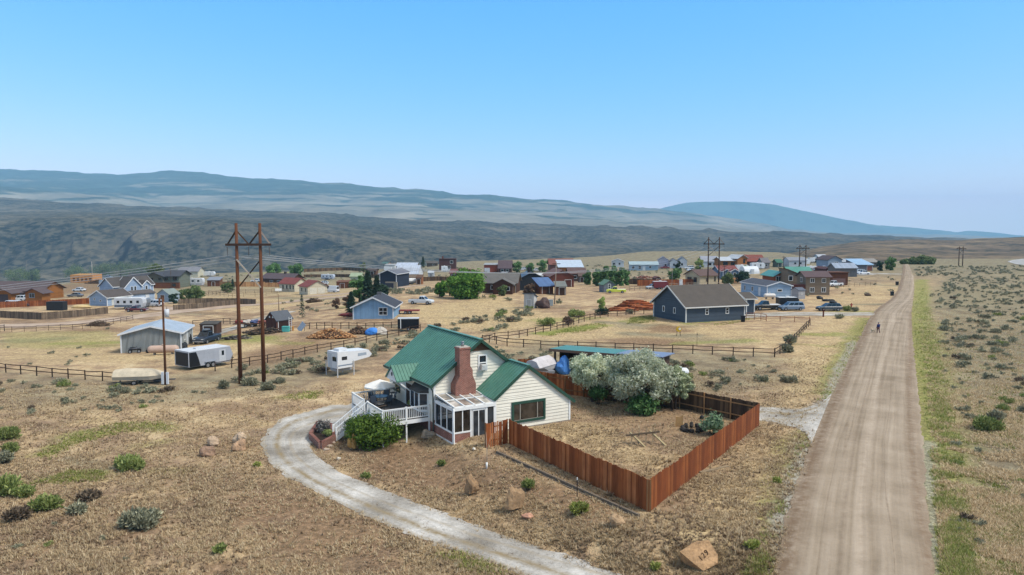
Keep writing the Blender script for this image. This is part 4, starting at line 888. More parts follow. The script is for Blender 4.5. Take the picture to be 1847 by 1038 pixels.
def board_fence(label, pts, h, m, bw=.145, gap=.008, pm=None, post=2.4, group=None, jit=.04, name="board_fence", gapchance=0, top=None):
    P_ = [np.array(p) for p in pts]; base = P_[0]; r = thing(name, label, "fence", base, 0, group); q = random.Random(int(abs(base[0] * 7)))
    for i in range(len(P_) - 1):
        a, b = P_[i], P_[i + 1]; L = np.linalg.norm((b - a)[:2]); d = (b - a)[:2] / L; n = np.array([d[1], -d[0]]); ns = max(1, int(round(L / post))); k = 0
        za, zb = Ts(*a[:2]), Ts(*b[:2])
        for s in range(ns):
            mb = MB(); s0, s1 = L * s / ns, L * (s + 1) / ns; nb = max(1, int((s1 - s0) / (bw + gap))); hj = q.uniform(-jit, jit)
            for j in range(nb):
                u0 = s0 + (s1 - s0) * j / nb; u1 = s0 + (s1 - s0) * (j + 1) / nb - gap
                if gapchance and q.random() < gapchance: u1 -= .05
                c = a[:2] + d * (u0 + u1) / 2; zt = za + (zb - za) * (u0 / L) + h + hj + q.uniform(-.045, .045); zg = Ts(*c) - .03; p0 = a[:2] + d * u0 - base[:2]; p1 = a[:2] + d * u1 - base[:2]
                mb.bar((p0[0], p0[1], (zt + zg) / 2 - base[2]), (p1[0], p1[1], (zt + zg) / 2 - base[2]), .022, zt - zg)
            mb.build("board_panel", m, r)
        rl = MB()
        for t_ in (.25, .8): rl.bar((*(a[:2] - base[:2] - n * .05), za - base[2] + h * t_), (*(b[:2] - base[:2] - n * .05), zb - base[2] + h * t_), .05, .09)
        rl.build("rail", pm or m, r)
        for s in range(ns + (i == len(P_) - 2)):
            c = a[:2] + d * L * s / ns; zg = Ts(*c); pb = MB(); e = c - base[:2] - n * .09; pb.box(e[0] - .05, e[0] + .05, e[1] - .05, e[1] + .05, zg - .3 - base[2], za + (zb - za) * s / ns + h - base[2] + .02); pb.build("post", pm or m, r)
    return r
PW = mat("7b5a3c", .85, .2)
FC = G(1170, 925)
board_fence("short red fence panel with gaps beside the sunroom", [G(877, 808), G(916, 800)], 1.85, B_RED, pm=PW, gapchance=.45)
board_fence("long red stained board fence facing the driveway bank", [G(918, 800.5), FC], 1.9, B_RED, pm=PW)
board_fence("dark red stained board fence running along the dirt road", [FC, G(1369, 768)], 1.9, B_RED2, pm=PW)
board_fence("weathered dark board fence across the back of the yard", [G(1369, 767), G(1226, 736), G(1090, 722)], 1.85, B_OLD, pm=B_TAN)
board_fence("brown board fence behind the house, below the open shed", [G(1088, 721.5), G(1020, 711), G(955, 699)], 1.85, B_RED, pm=PW)
board_fence("short red fence section beyond the house ridge near the covered boat", [G(935, 672), G(970, 671)], 1.5, B_RED2)
a, b = G(905, 816), G(1164, 931)
for i in range(9):
    p0 = a + (b - a) * (i / 9) + np.array([-.35, -.25, 0]); p1 = a + (b - a) * ((i + .96) / 9) + np.array([-.35, -.25, 0]); c = (p0 + p1) / 2; m = MB()
    for k in range(2): m.bar((p0[0] - c[0] - .12 * k, p0[1] - c[1] - .1 * k, .1 - .16 * k), (p1[0] - c[0] - .12 * k, p1[1] - c[1] - .1 * k, .1 - .16 * k + Ts(*p1[:2]) - Ts(*p0[:2])), .16, .16)
    tag(m.build("landscape_timber", mat("6e6254", .9, .25, 2), None, (c[0], c[1], Ts(*p0[:2]))), "weathered grey timber laid along the foot of the long red fence", "timber", "timbers along the foot of the fence")
m = MB(); m.bar((-1.2, -.5, .06), (1.2, .5, .06), .25, .06); tag(m.build("loose_board", mat("8f7f66", .9), None, G(1288, 848), R(8)), "grey board lying against the outside of the roadside fence", "board")
# yard bits
g = G(1163, 800); t = thing("timber_trestle", "collapsed grey timber trestle lying in the fenced yard", "trestle", g, R(12)); tm = mat("7d6c54", .9, .25, 3); m = MB(); m.bar((-1.5, -.05, .72), (1.2, .05, .82), .1, .12); m.build("beam", mat("5d5040", .9), t)
for i, (x, dy) in enumerate(((-1.1, .9), (-.55, .95), (.05, .9), (.6, .85))):
    m = MB(); m.bar((x - .25, -dy * .7, 0), (x + .3, dy * .55, 1.05), .1, .1); m.build("leg", tm, t)
for x in (-.9, .75):
    m = MB(); m.bar((x + .55, -.95, 0), (x - .2, .3, .85), .16, .08); m.build("brace", mat("a2926f", .9), t)
m = MB(); m.add([(-.3, -.02, 0), (.3, -.02, .05), (.32, .05, 1.0), (.1, .05, .8), (-.28, .05, .8)] + [(-.3, .04, 0), (.3, .04, .05), (.32, .11, 1.0), (.1, .11, .8), (-.28, .11, .8)], [(0, 1, 2, 3, 4), (9, 8, 7, 6, 5)] + [(i, i + 5, (i + 1) % 5 + 5, (i + 1) % 5) for i in range(5)]); m.tube([(0, -.03, .32), (0, -.05, .32)], .07, 8); tag(m.build("plywood_board", mat("b8905e", .8, .12), None, G(1225, 770), R(-10)), "upright offcut of tan plywood standing in the yard", "board")
q = random.Random(5)
for i in range(11): a = i / 11 * 6.28; rock("dark stone in the fire ring beside the plywood board", 1250 + 19 * math.cos(a), 776 + 5 * math.sin(a), q.uniform(.4, .7), .4, .4, "3b3632", 80 + i, a, .2, "stones of the fire ring", "fire_ring_stone")
m = MB(); m.blob((0, 0, .12), (.2, .2, .2), 4, 8, 6, .1); tag(m.build("ball", BLK, None, G(1266, 756)), "small black ball on the ground near the young willow shrub", "ball")
m = MB(); m.bar((0, 0, -.2), (0, 0, 1.1), .06, .05); po_ = tag(m.build("steel_post", mat("3a2e28", .8), None, G(1041, 898)), "short brown steel post with a white tip below the fence", "post"); m = MB(); m.bar((0, 0, 1.1), (0, 0, 1.24), .065, .055); m.build("cap", WHITE, po_)
sp_ = thing("young_sapling", "thin bare sapling tied to a pale stake in front of the short fence", "tree", G(878, 846)); m = MB(); m.tube([(0, 0, 0), (.02, 0, 1.2), (-.05, 0, 2.6)], [.03, .02, .008], 5); m.tube([(.01, 0, 1.3), (.25, .05, 2.2)], .008, 4); m.tube([(0, 0, 1.6), (-.2, .05, 2.3)], .008, 4); m.build("trunk", mat("a89c8c", .9), sp_); m = MB(); m.tube([(0, 0, 0), (0, 0, .45)], .07, 8); m.build("trunk_guard", WHITE, sp_)
# ------------------------------------------------------------------ open shed and what is stored by it
a, b = G(999, 672), G(1188, 690); L = np.linalg.norm((b - a)[:2]); rz = math.atan2(b[1] - a[1], b[0] - a[0])
s = thing("open_shed", "long open fronted shed with teal and grey metal roof behind the trees", "shed", a, rz); DB = mat("45332a", .8, .2)
m = MB(); m.box(0, L, 4.3, 4.4, -.4, 2.3); m.box(L - .08, L, 0, 4.3, -.5, 2.45); m.box(0, .08, 1.6, 4.3, -.3, 2.4); m.box(L * .55, L * .55 + .08, .1, 4.3, -.4, 2.4); m.build("wall", DB, s)
for i in range(4): m = MB(); x = i * (L - .2) / 3; m.box(x, x + .2, 0, .2, -.5, 2.5); m.build("post", mat("4d3a31", .8), s)
m = MB(); slab(m, (-.4, -.5, 2.78), (L * .62, -.5, 2.78), (L * .62, 4.8, 2.45), (-.4, 4.8, 2.45), .08)
for i in range(20): m.bar((-.3 + i * L * .62 / 19, -.5, 2.8), (-.3 + i * L * .62 / 19, 4.8, 2.47), .04, .04)
m.build("roof", mat("4f8480", .4, .12, spec=.4), s)
m = MB(); slab(m, (L * .62, -.5, 2.86), (L + .5, -.5, 2.86), (L + .5, 4.8, 2.5), (L * .62, 4.8, 2.5), .08); m.build("roof", mat("707b94", .4, .12, spec=.4), s)
m = MB(); m.box(-.4, L * .62, -.55, -.5, 2.5, 2.8); m.build("fascia", mat("6b5548", .8), s)
def tarp(name, label, cat, px, py, w, d, h, hx, seed, rz=0, group=None, jit=.3):
    m = MB(); m.blob((0, 0, h * .35), (w / 2, d / 2, h * .65), seed, 16, 9, jit, .5); return tag(m.build(name, mat(hx, .6, .14), None, G(px, py), rz), label, cat, group)
def wheel(par, x, y, r, w=.2, hx="17181a", rim="8d9095"):
    m = MB(); m.tube([(x, y - w / 2, r), (x, y + w / 2, r)], r, 16); o = m.build("wheel", mat(hx, .8, .1), par); m = MB(); m.tube([(x, y - w / 2 - .01, r), (x, y + w / 2 + .01, r)], r * .58, 12); m.build("rim", mat(rim, .35, .1, metal=.5), o); return o
def boat_on_trailer(label, px, py, rz, L=5.2, cover="b9b5b0", hull="cfcfcd", name="covered_boat"):
    g = G(px, py); r = thing(name, label, "boat", g, rz); m = MB(); W = 1.05
    st = [(-L / 2, .95, .55), (-L / 4, 1, .5), (L / 5, .95, .5), (L * .4, .5, .65), (L / 2, .05, .95)]; V = []
    for x, k, zb in st: V += [(x, -W * k, 1.25), (x, -W * k * .8, zb + .15), (x, 0, zb), (x, W * k * .8, zb + .15), (x, W * k, 1.25)]
    Fc = [(i * 5 + j, i * 5 + j + 1, i * 5 + j + 6, i * 5 + j + 5) for i in range(4) for j in range(4)] + [(0, 1, 2, 3, 4)]; m.add(V, Fc); m.build("hull", mat(hull, .4, .08), r)
    m = MB(); V = []
    for x, k, zb in st: V += [(x, -W * k * 1.03, 1.2), (x, -W * k * .6, 1.5 + .35 * (k > .9)), (x, 0, 1.65 + .45 * (k > .9) + .1 * math.sin(x * 3)), (x, W * k * .6, 1.5 + .35 * (k > .9)), (x, W * k * 1.03, 1.2)]
    m.add(V, Fc); m.build("cover", mat(cover, .85, .2, 2), r)
    m = MB(); [m.bar((-L / 2, y, .45), (L / 2 + .8, y * .1, .5), .08, .1) for y in (-.8, .8)]; m.build("trailer_frame", mat("4b4d50", .6), r)
    for y in (-.95, .95): wheel(r, -.5, y, .32)
    return r
boat_on_trailer("white and grey covered boat on its trailer beside the open shed", 981, 676, R(55), 5.0, "bdb8b8", "c9c6c4")
tarp("tarp_bundle", "bright blue tarpaulin thrown over something in the open shed", "tarp", 1016, 674, 1.9, 1.5, 1.9, "4f86c9", 3)
bl_ = thing("aluminium_jon_boat", "grey jet boat stored low behind the brown fence", "boat", G(962, 684), R(15)); m = MB(); m.prism([(-2, .3), (2, .3), (2.3, .9), (-2, .9)], 'y', -.7, .7); m.build("hull", mat("77787a", .5), bl_); m = MB(); m.prism([(-1.6, .9), (1.6, .9), (1.2, 1.2), (-1.4, 1.2)], 'y', -.6, .6); m.build("cover", mat("55504c", .8), bl_)
def tank(label, px, py, L, r, hx, rz, z=.35, name="propane_tank"):
    t = thing(name, label, "tank", G(px, py), rz); m = MB(); n = 7; xs = [(-L / 2 + r * (1 - math.cos(a)), r * math.sin(a)) for a in np.linspace(.08, math.pi / 2, n)]; pts = xs + [(-x, q_) for x, q_ in xs[::-1]]
    m.tube([(x, 0, z + r) for x, _ in pts], [q_ for _, q_ in pts], 18); m.build("vessel", mat(hx, .45, .12), t); m = MB(); m.tube([(0, 0, z + 2 * r - .03), (0, 0, z + 2 * r + .16)], .2, 10); m.build("valve_dome", mat(hx, .5, .1), t)
    for x in (-L * .28, L * .28): m = MB(); m.box(x - .08, x + .08, -r * .7, r * .7, -.15, z + r * .3); m.build("foot", mat("6f6a64", .9), t)
    return t
tank("white propane tank partly hidden behind the greener olive tree", 1226, 683, 2.2, .48, "d3d6d8", R(20), .2)
# ------------------------------------------------------------------ post and rail fences
RAILM = mat("3a2b22", .9, .25, 3)
def rail_fence(label, px_pts, n=None, h=1.15, m=RAILM, ps=.14, rails=(.5, .92), sp=3.0, name="rail_fence", skip=()):
    Q = [G(*p) for p in px_pts]; pts = resample(Q, .1); L = len(pts) * .1; n = n or max(1, int(round(L / sp))); base = Q[0]; r = thing(name, label, "fence", base)
    pos = [pts[min(len(pts) - 1, int(i * (len(pts) - 1) / n))] for i in range(n + 1)]; q = random.Random(len(pts)); tops = []
    for p in pos:
        z = Ts(*p); e = p - base[:2]; tops.append((e[0], e[1], z - base[2])); k = MB(); hh = h * q.uniform(.95, 1.08); k.tube([(e[0], e[1], z - base[2] - .3), (e[0] + q.uniform(-.03, .03), e[1], z - base[2] + hh)], ps / 2, 7); k.build("post", m, r)
    for i in range(n):
        if i in skip: continue
        for t in rails:
            k = MB(); a = np.array(tops[i]) + (0, 0, h * t + q.uniform(-.04, .04)); b = np.array(tops[i + 1]) + (0, 0, h * t + q.uniform(-.04, .04)); k.tube([a, (a + b) / 2 + (0, 0, q.uniform(-.05, .02)), b], .05, 6); k.build("rail", m, r)
    return r
rail_fence("dark post and rail fence ending at the cream covered boat on the left", [(-60, 660), (5, 672), (120, 683), (225, 691), (247, 694)], 12)
rail_fence("dark post and rail fence running from the enclosed trailer up to the house ridge", [(388, 670), (420, 664), (490, 654), (560, 638), (620, 628), (690, 612), (758, 598)], 16)
rail_fence("dark post and rail fence climbing past the sagebrush towards the grey garage", [(868, 622), (930, 611), (1000, 596), (1045, 583), (1085, 573), (1140, 568), (1178, 565)], 22)
rail_fence("long dark post and rail fence crossing the field behind the open shed", [(870, 618), (905, 624), (980, 629), (1100, 633), (1240, 638), (1397, 645)], 17)
rail_fence("dark post and rail fence turning up beside the field towards the road", [(1397, 645), (1415, 634), (1436, 614), (1456, 592), (1461, 587)], 13)
rail_fence("dark rail fence behind the wood pile and the blue tarpaulin", [(545, 594), (600, 594), (660, 594), (715, 592), (722, 592)], 12)
rail_fence("dark rail fence beyond the grey house and its parked truck", [(348, 588), (400, 584), (440, 586), (478, 592)], 9)
RUST = mat("8a5536", .8, .2)
rail_fence("rusty pipe corral fence beside the grey garage", [(1346, 577), (1368, 577.5), (1382, 580)], 3, 1.35, RUST, .1, (.25, .6, .95), name="pipe_fence")
rail_fence("low reddish wire fence across the pale driveway edge", [(1382, 580), (1394, 580), (1426, 581), (1460, 583)], 3, 1.1, RUST, .12, (.8,), name="wire_fence")
rail_fence("thin dark wire fence along the village road on the left", [(0, 600), (60, 598), (140, 595), (215, 583), (240, 578)], 14, 1.1, RAILM, .08, (.55, .95), name="wire_fence")
rail_fence("short dark rail fence at the left edge beside the road", [(-40, 598), (8, 598)], 2, 1.3)
rail_fence("grey corral of pipe panels beyond the brown board fence", [(368, 535), (400, 530), (440, 530), (520, 527)], 12, 1.4, mat("5a4a3e", .8), .1, (.35, .65, .95), name="pipe_fence")
rail_fence("corral fence nearer the road beyond the brown board fence", [(376, 531), (420, 537), (440, 536), (500, 533)], 10, 1.3, mat("64543f", .8), .1, (.5, .95), name="pipe_fence")
# ------------------------------------------------------------------ power poles and lines
POLE = mat("5d3a26", .85, .25, 1.5, (1, 1, .2)); POLE2 = mat("45352c", .85, .2)
def vat(px, py, g): d = rayd(px, py); t = (g[0] * d[0] + g[1] * d[1]) / (d[0] ** 2 + d[1] ** 2); return H + t * d[2]
def hframe(label, b0, b1, top0, xz, lo, hi, xb, ext, m0, far=False, rad=.24):
    A, B = G(*b0), G(*b1); zt = vat(*top0, A) - A[2]; d = (B - A)[:2]; S = np.linalg.norm(d); r = thing("power_pole", label, "power pole", A, math.atan2(d[1], d[0])); dz = B[2] - A[2]
    for x, z0 in ((0, -.6), (S, dz - .6)): m = MB(); m.tube([(x, 0, z0), (x, 0, zt / 2), (x, 0, zt)], [rad, rad * .82, rad * .66], 10); m.build("pole", m0, r)
    zc = vat(*xz, A) - A[2]; m = MB(); m.box(-ext, S + ext, -.34, -.18, zc - .13, zc + .13); m.box(-ext, S + ext, .18, .34, zc - .13, zc + .13); m.build("crossarm", mat("3c2d25", .85), r)
    zb = vat(*hi, A) - A[2]; dk = mat("33281f", .8); lt = mat("a59a8c", .8)
    for (p, q_, k) in (((0, 0, zb), (-ext + .1, .26, zc), dk), ((0, 0, zb), (S / 2, .26, zc), mat("4d3a2e", .8)), ((S, 0, zb), (S / 2, .26, zc), dk), ((S, 0, zb), (S + ext - .1, .26, zc), mat("8b8078", .8))): m = MB(); m.bar(p, q_, .12, .16); m.build("brace", k, r)
    z1, z2 = vat(*xb[0], A) - A[2], vat(*xb[1], A) - A[2]
    m = MB(); m.bar((0, -.26, z1), (S, -.26, z2), .1, .14); m.build("cross_brace", lt, r); m = MB(); m.bar((S, .26, z1), (0, .26, z2), .1, .14); m.build("cross_brace", dk, r)
    tips = []
    for x in (-ext + .15, S / 2, S + ext - .15):
        m = MB(); m.tube([(x, 0, zc), (x, 0, zc - lo)], .02, 5)
        for k in range(7): m.tube([(x, 0, zc - .25 - k * (lo - .4) / 7), (x, 0, zc - .3 - k * (lo - .4) / 7)], [.12, .05], 8)
        m.build("insulator", mat("6d6a6a", .4), r); a = math.atan2(d[1], d[0]); tips.append(np.array([A[0] + x * math.cos(a), A[1] + x * math.sin(a), A[2] + zc - lo]))
    return tips
t1 = hframe("tall brown two legged power pole in the dry grass left of the house", (434, 692), (476, 691), (430, 403), (454, 441.5), 1.25, (431, 416), ((435, 468), (437, 519)), 1.15, POLE)
t2 = hframe("dark two legged power pole behind the grey garage", (1276.5, 516), (1296, 516), (1277, 428), (1286, 440.5), 1.2, (1277, 431), ((1277, 444), (1277, 462)), 1.6, POLE2, rad=.26)
t3 = hframe("dark two legged power pole beyond the brown house with the green roof", (1441.5, 490), (1452.5, 490), (1441.5, 442), (1447, 448.5), 1.2, (1441.5, 444), ((1441, 450), (1441, 460)), 1.4, POLE2)
t4 = hframe("faint two legged power pole in the sagebrush near the highway", (1729, 480), (1736, 480), (1729, 445), (1732, 449), 1.0, (1729, 446), ((1729, 452), (1729, 458)), 1.3, POLE2)
def wire(label, a, b, sag, rad=.026, hx="9da2a8", group=None, n=26):
    a, b = np.array(a), np.array(b); P_ = [a + (b - a) * t - np.array([0, 0, 4 * sag * t * (1 - t)]) for t in np.linspace(0, 1, n)]; c = P_[0]; m = MB(); m.tube([p - c for p in P_], rad, 4, False); return tag(m.build("power_line", mat(hx, .4, .05), None, c), label, "power line", group)
dr = np.array([-165, 8, 0])
for k, nm in enumerate(("left hand", "middle", "right hand")):
    wire(f"power line from the {nm} insulator of the tall brown pole towards the left edge", t1[k], t1[k] + dr + np.array([0, 0, -6.5]), 4.5, .027, group="power lines on the tall brown pole")
    wire(f"power line from the {nm} insulator of the tall brown pole towards the garage", t1[k], t2[k], 4.6, .025, group="power lines on the tall brown pole")
    wire(f"power line running between the {nm} insulators of the two far dark poles", t2[k], t3[k], 3.0, .02, "55585c", group="far power lines")
def pole(label, px, py0, py1, hx="4d3a2e", rad=.14, arm=0, lean=(0, 0), can=False, name="utility_pole"):
    g = G(px, py0); h = vat(px, py1, g) - g[2]; r = thing(name, label, "utility pole", g); m = MB(); m.tube([(0, 0, -.5), (lean[0], lean[1], h)], [rad, rad * .7], 8); m.build("pole", mat(hx, .85, .2, 1.5, (1, 1, .2)), r)
    if arm: m = MB(); m.box(-arm + lean[0], arm + lean[0], -.08, .08, h - .6, h - .45); m.build("crossarm", mat("4a382c", .85), r)
    if can: m = MB(); m.tube([(.42, 0, h - 2.2), (.42, 0, h - 1.3)], .24, 12); m.build("transformer", mat("c6c9cb", .4), r); m = MB(); m.tube([(.42, 0, h - 1.3), (.42, 0, h - 1.05)], .05, 6); m.build("bushing", mat("8a7a6a", .5), r)
    return r, h
u, hU = pole("brown utility pole with white transformer and meter cabinet left of the enclosed trailer", 299, 694, 537, "5b3b28", .15, 0, can=True)
m = MB(); m.box(-.42, -.3, -.1, .1, hU - .75, hU - .05); m.build("bracket", mat("6d4a33", .8), u)
for x0 in (-.34, .2): m = MB(); m.box(x0, x0 + .24, -.3, -.12, .1, 1.45); m.build("meter_box", mat("ccd0d4", .45, .06), u)
pole("pale leaning utility pole beside the small white shed", 1000, 549, 472, "86796e", .13, .9, (.4, 0))
pole("grey utility pole with a lamp at the far left", 49, 505, 470, "80776c", .14, .6); pole("pale utility pole next to the timber framed house", 167, 509, 472, "a09a92", .14, 0); pole("dark utility pole in front of the large brown house", 309, 523, 484, "4a4038", .14, .6)
pole("thin grey pole left of the grey garage roof", 1212, 516, 489, "77706a", .12); pole("dark pole in front of the blue house with the red roof", 1306, 512, 478, "3f3833", .13, .7); pole("dark pole beside the white house on the low rise", 1413, 486, 462, "3f3833", .14, .6)
pole("left one of three thin poles on the skyline near the ridge", 1497, 468, 448, "3f3833", .16, .7); pole("middle one of three thin poles on the skyline near the ridge", 1508, 466, 452, "4f4843", .15, .7); pole("right one of three thin poles on the skyline near the ridge", 1520, 470, 447, "3f3833", .16, .7)
pole("bare weathered pole standing in the field near the sparse conifer", 503, 561, 531, "75614d", .1)
# ================================================================== vehicles
CARG = glass("1c2126", .08)
def car(label, px, py, rz, kind="suv", hx="6d7f92", L=4.7, W=1.85, Hh=1.7, group=None, cat=None, name=None, rack=None, dz=0.0, bedhx=None):
    g = G(px, py); q = thing(name or {"suv": "parked_car", "wagon": "parked_car", "sedan": "parked_car", "pickup": "pickup_truck", "van": "parked_van"}[kind], label, cat or {"pickup": "pickup truck", "van": "van"}.get(kind, "car"), g + np.array([0, 0, dz]), R(rz), group)
    m0 = mat(hx, .3, .06, spec=.5); b = .33 if kind != "pickup" else .42
    belt = {"suv": .60, "wagon": .60, "sedan": .62, "pickup": .60, "van": .52}[kind] * Hh; hl = L / 2
    hood = {"suv": .26, "wagon": .24, "sedan": .25, "pickup": .27, "van": .14}[kind]
    prof = [(-hl, b + .1), (-hl, belt * .8), (-hl + .06, belt), (hl - hood * L, belt), (hl - .25, belt * .90), (hl - .03, belt * .72), (hl, b + .1), (hl - .1, b - .05), (-hl + .1, b - .05)]
    m = MB(); n = len(prof); ins = lambda p: (p[0] * .985, .5 * b + (p[1] - .5 * b) * .985)
    V = [(x, -W * .46, z) for x, z in prof] + [(x, W * .46, z) for x, z in prof] + [(x * .97, -W / 2, b + .15 + (z - b - .15) * .8) for x, z in prof] + [(x * .97, W / 2, b + .15 + (z - b - .15) * .8) for x, z in prof]
    m.add(V, [(i, (i + 1) % n, (i + 1) % n + n, i + n) for i in range(n)] + [(i, i + 2 * n, (i + 1) % n + 2 * n, (i + 1) % n) for i in range(n)] + [(i + n, (i + 1) % n + n, (i + 1) % n + 3 * n, i + 3 * n) for i in range(n)] + [tuple(range(2 * n, 3 * n)), tuple(range(3 * n, 4 * n))])
    body = m.build("body", m0, q)
    c0, c1, t0, t1 = {"suv": (-hl + .04, hl - .22 * L, -hl + .32, hl - .39 * L), "wagon": (-hl + .05, hl - .22 * L, -hl + .5, hl - .41 * L), "sedan": (-hl + .16 * L, hl - .24 * L, -hl + .28 * L, hl - .42 * L), "pickup": (-.06 * L, hl - .24 * L, -.03 * L, hl - .37 * L), "van": (-hl + .02, hl - .1 * L, -hl + .08, hl - .2 * L)}[kind]
    wb, wt = W * .455, W * .36; A = [(c0, -wb, belt - .02), (c1, -wb, belt - .02), (c1, wb, belt - .02), (c0, wb, belt - .02), (t0, -wt, Hh), (t1, -wt, Hh), (t1, wt, Hh), (t0, wt, Hh)]
    m = MB(); m.add(A, [(3, 2, 1, 0), (4, 5, 6, 7), (0, 1, 5, 4), (1, 2, 6, 5), (2, 3, 7, 6), (3, 0, 4, 7)]); cab = m.build("cabin", m0, q)
    A = np.array(A)
    def quad(nm, i, u0, u1, v0=.1, v1=.86):
        a, b_, c, d = A[list(i)]; f = lambda u, v: (a * (1 - u) + b_ * u) * (1 - v) + (d * (1 - u) + c * u) * v
        k = np.cross(b_ - a, d - a); k /= np.linalg.norm(k); P_ = [f(u0, v0) + k * .012, f(u1, v0) + k * .012, f(u1, v1) + k * .012, f(u0, v1) + k * .012]; mm = MB(); mm.add(P_ + [p - k * .01 for p in P_], [(0, 1, 2, 3), (7, 6, 5, 4)] + [(j, j + 4, (j + 1) % 4 + 4, (j + 1) % 4) for j in range(4)]); mm.build(nm, CARG, q)
    quad("windshield", (1, 2, 6, 5), .06, .94); quad("rear_window", (3, 0, 4, 7), .08, .92)
    ns = {"suv": 3, "wagon": 3, "sedan": 2, "pickup": 2 if L > 5.3 else 1, "van": 1}[kind]
    for k in range(ns):
        u0, u1 = .04 + .92 * k / ns, .04 + .92 * (k + 1) / ns - .04
        if kind == "van": u0, u1 = .72, .95
        quad("side_window", (0, 1, 5, 4), u0, u1); quad("side_window", (2, 3, 7, 6), 1 - u1, 1 - u0)
    if kind == "pickup":
        m = MB(); m.box(-hl + .1, c0 - .06, -W * .4, W * .4, belt - .02, belt + .008); m.build("bed", mat(bedhx or "26272a", .7), q)
    for x in (-hl + .19 * L, hl - .18 * L):
        for y in (-W * .46, W * .46): wheel(q, x, y, .34 if kind != "pickup" else .39, .24)
    for y in (-W * .33, W * .33):
        m = MB(); m.box(hl - .16, hl - .015, y - .17, y + .17, belt * .70, belt * .80); m.build("headlight", mat("c9ccce", .2), q)
        m = MB(); m.box(-hl - .012, -hl + .08, y * 1.2 - .1, y * 1.2 + .1, belt * .62, belt * .86); m.build("tail_light", mat("7a1c18", .3), q)
    bmt = mat("2a2b2d" if kind != "pickup" else "8d8f92", .5); MB().box(hl - .1, hl + .03, -W * .44, W * .44, b, b + .2).build("bumper", bmt, q); MB().box(-hl - .03, -hl + .1, -W * .44, W * .44, b, b + .2).build("bumper", bmt, q)
    if rack:
        m = MB(); m.blob(((t0 + t1) / 2 - .1, 0, Hh + .2), (.85, wt * .8, .2), 3, 12, 6, .05); m.build("roof_box", mat(rack, .5), q)
        m = MB(); [m.bar((x, -wt, Hh + .04), (x, wt, Hh + .04), .05) for x in ((t0 + t1) / 2 - .6, (t0 + t1) / 2 + .5)]; m.build("roof_rack", BLK, q)
    return q
def trailer(label, px, py, rz, L=6, W=2.3, Hh=2.6, hx="c9cccf", b=.45, windows=4, band=None, name="travel_trailer", cat="trailer", door_=True, nose=.35, group=None, axles=2):
    q = thing(name, label, cat, G(px, py), R(rz), group); hl = L / 2; m = MB()
    pr = [(-hl, b), (-hl, Hh - .12), (-hl + .15, Hh), (hl - .5, Hh), (hl - nose * .25, Hh - .35), (hl, Hh * .55), (hl - nose, b)]
    m.prism(pr, 'y', -W / 2, W / 2); m.build("body", mat(hx, .4, .06, spec=.4), q)
    for s in (-1, 1):
        y = s * (W / 2 + .004)
        if band: m = MB(); m.box(-hl + .05, hl - .5, y - .006, y + .006, b + .12, b + .12 + (Hh - b) * .22); m.build("stripe", mat(band, .5), q)
        for k in range(windows):
            x = -hl + L * (k + .6) / (windows + .4); m = MB(); m.box(x - L * .045, x + L * .045, y - .012, y + .012, Hh * .55, Hh * .78); m.build("window", CARG, q)
        if door_: m = MB(); x = hl - L * .33; m.box(x - .35, x + .35, y - .01, y + .01, b + .05, Hh - .3); m.build("door", mat("b4b8bb", .5), q)
    m = MB(); m.box(-hl + .01, hl - .4, -W / 2 + .1, W / 2 - .1, Hh, Hh + .03); m.box(-.4, .3, -.35, .35, Hh, Hh + .25); m.build("roof", mat("d0d1cf", .6), q)
    for k in range(axles):
        for y in (-W * .47, W * .47): wheel(q, -hl * .12 - (k - .5) * .8 * (axles > 1), y, .34)
    m = MB(); m.bar((hl - .4, -.5, b), (hl + 1.1, 0, b), .08); m.bar((hl - .4, .5, b), (hl + 1.1, 0, b), .08); m.tube([(hl + .8, 0, 0), (hl + .8, 0, b + .4)], .04, 6); m.build("hitch", BLK, q)
    return q
car("dark blue pickup with a roof box parked nose out by the grey house", 374, 618, -97, "pickup", "2b333f", 5.4, 2.0, 1.9, rack="50565c")
car("white extended cab pickup parked alone in the dry field", 760, 549, -14, "pickup", "c8cbcc", 5.6, 1.95, 1.85)
car("bright yellow pickup with a white flatbed in front of the small grey shed", 1111, 529, 176, "pickup", "c3ca4a", 5.4, 1.9, 1.8, bedhx="d5d7d2")
car("black pickup with a white topper parked behind the grey garage", 1382, 559, 185, "pickup", "1d1e21", 5.6, 2.0, 1.9, bedhx="cfd2d4")
car("blue grey sport utility car on the driveway beside the black trailer", 1427, 560, 184, "suv", "65788c", 4.9, 1.95, 1.75)
car("dark grey wagon with a black roof box near the dirt road", 1495, 561, 182, "wagon", "38434d", 4.8, 1.85, 1.6, rack="202225")
car("white sport utility car in front of the blue gabled house", 279, 553, 165, "suv", "cdd0d2", 4.8, 1.95, 1.8)
car("old dark red pickup parked on the grass beside the white travel trailer", 247, 562.5, 184, "pickup", "5a1f26", 5.0, 1.9, 1.5, bedhx="6a6d70")
car("white sport utility car in front of the orange log house", 32, 543.5, 186, "suv", "c8cdd0", 4.7, 1.9, 1.75); car("silver car parked to the right of the orange log house", 68, 539, 190, "sedan", "8a9097", 4.5, 1.8, 1.45)
car("grey car half hidden behind the brown fence on the left", 136, 536, 184, "sedan", "6b7178", 4.5, 1.8, 1.4); car("white covered car inside the brown fence on the left", 22, 552, 178, "van", "c7c9cb", 4.3, 1.8, 1.5); car("dark car beside the white covered car inside the brown fence", 42, 553, 176, "sedan", "3e464e", 4.3, 1.8, 1.3)
car("silver car beside the dark red trailer near the poplar trees", 1178, 522, 195, "suv", "aab0b5", 4.5, 1.8, 1.6); car("white pickup beside the brown board garage near the road end", 1505, 517, 200, "pickup", "c9cdd0", 5.2, 1.9, 1.8)
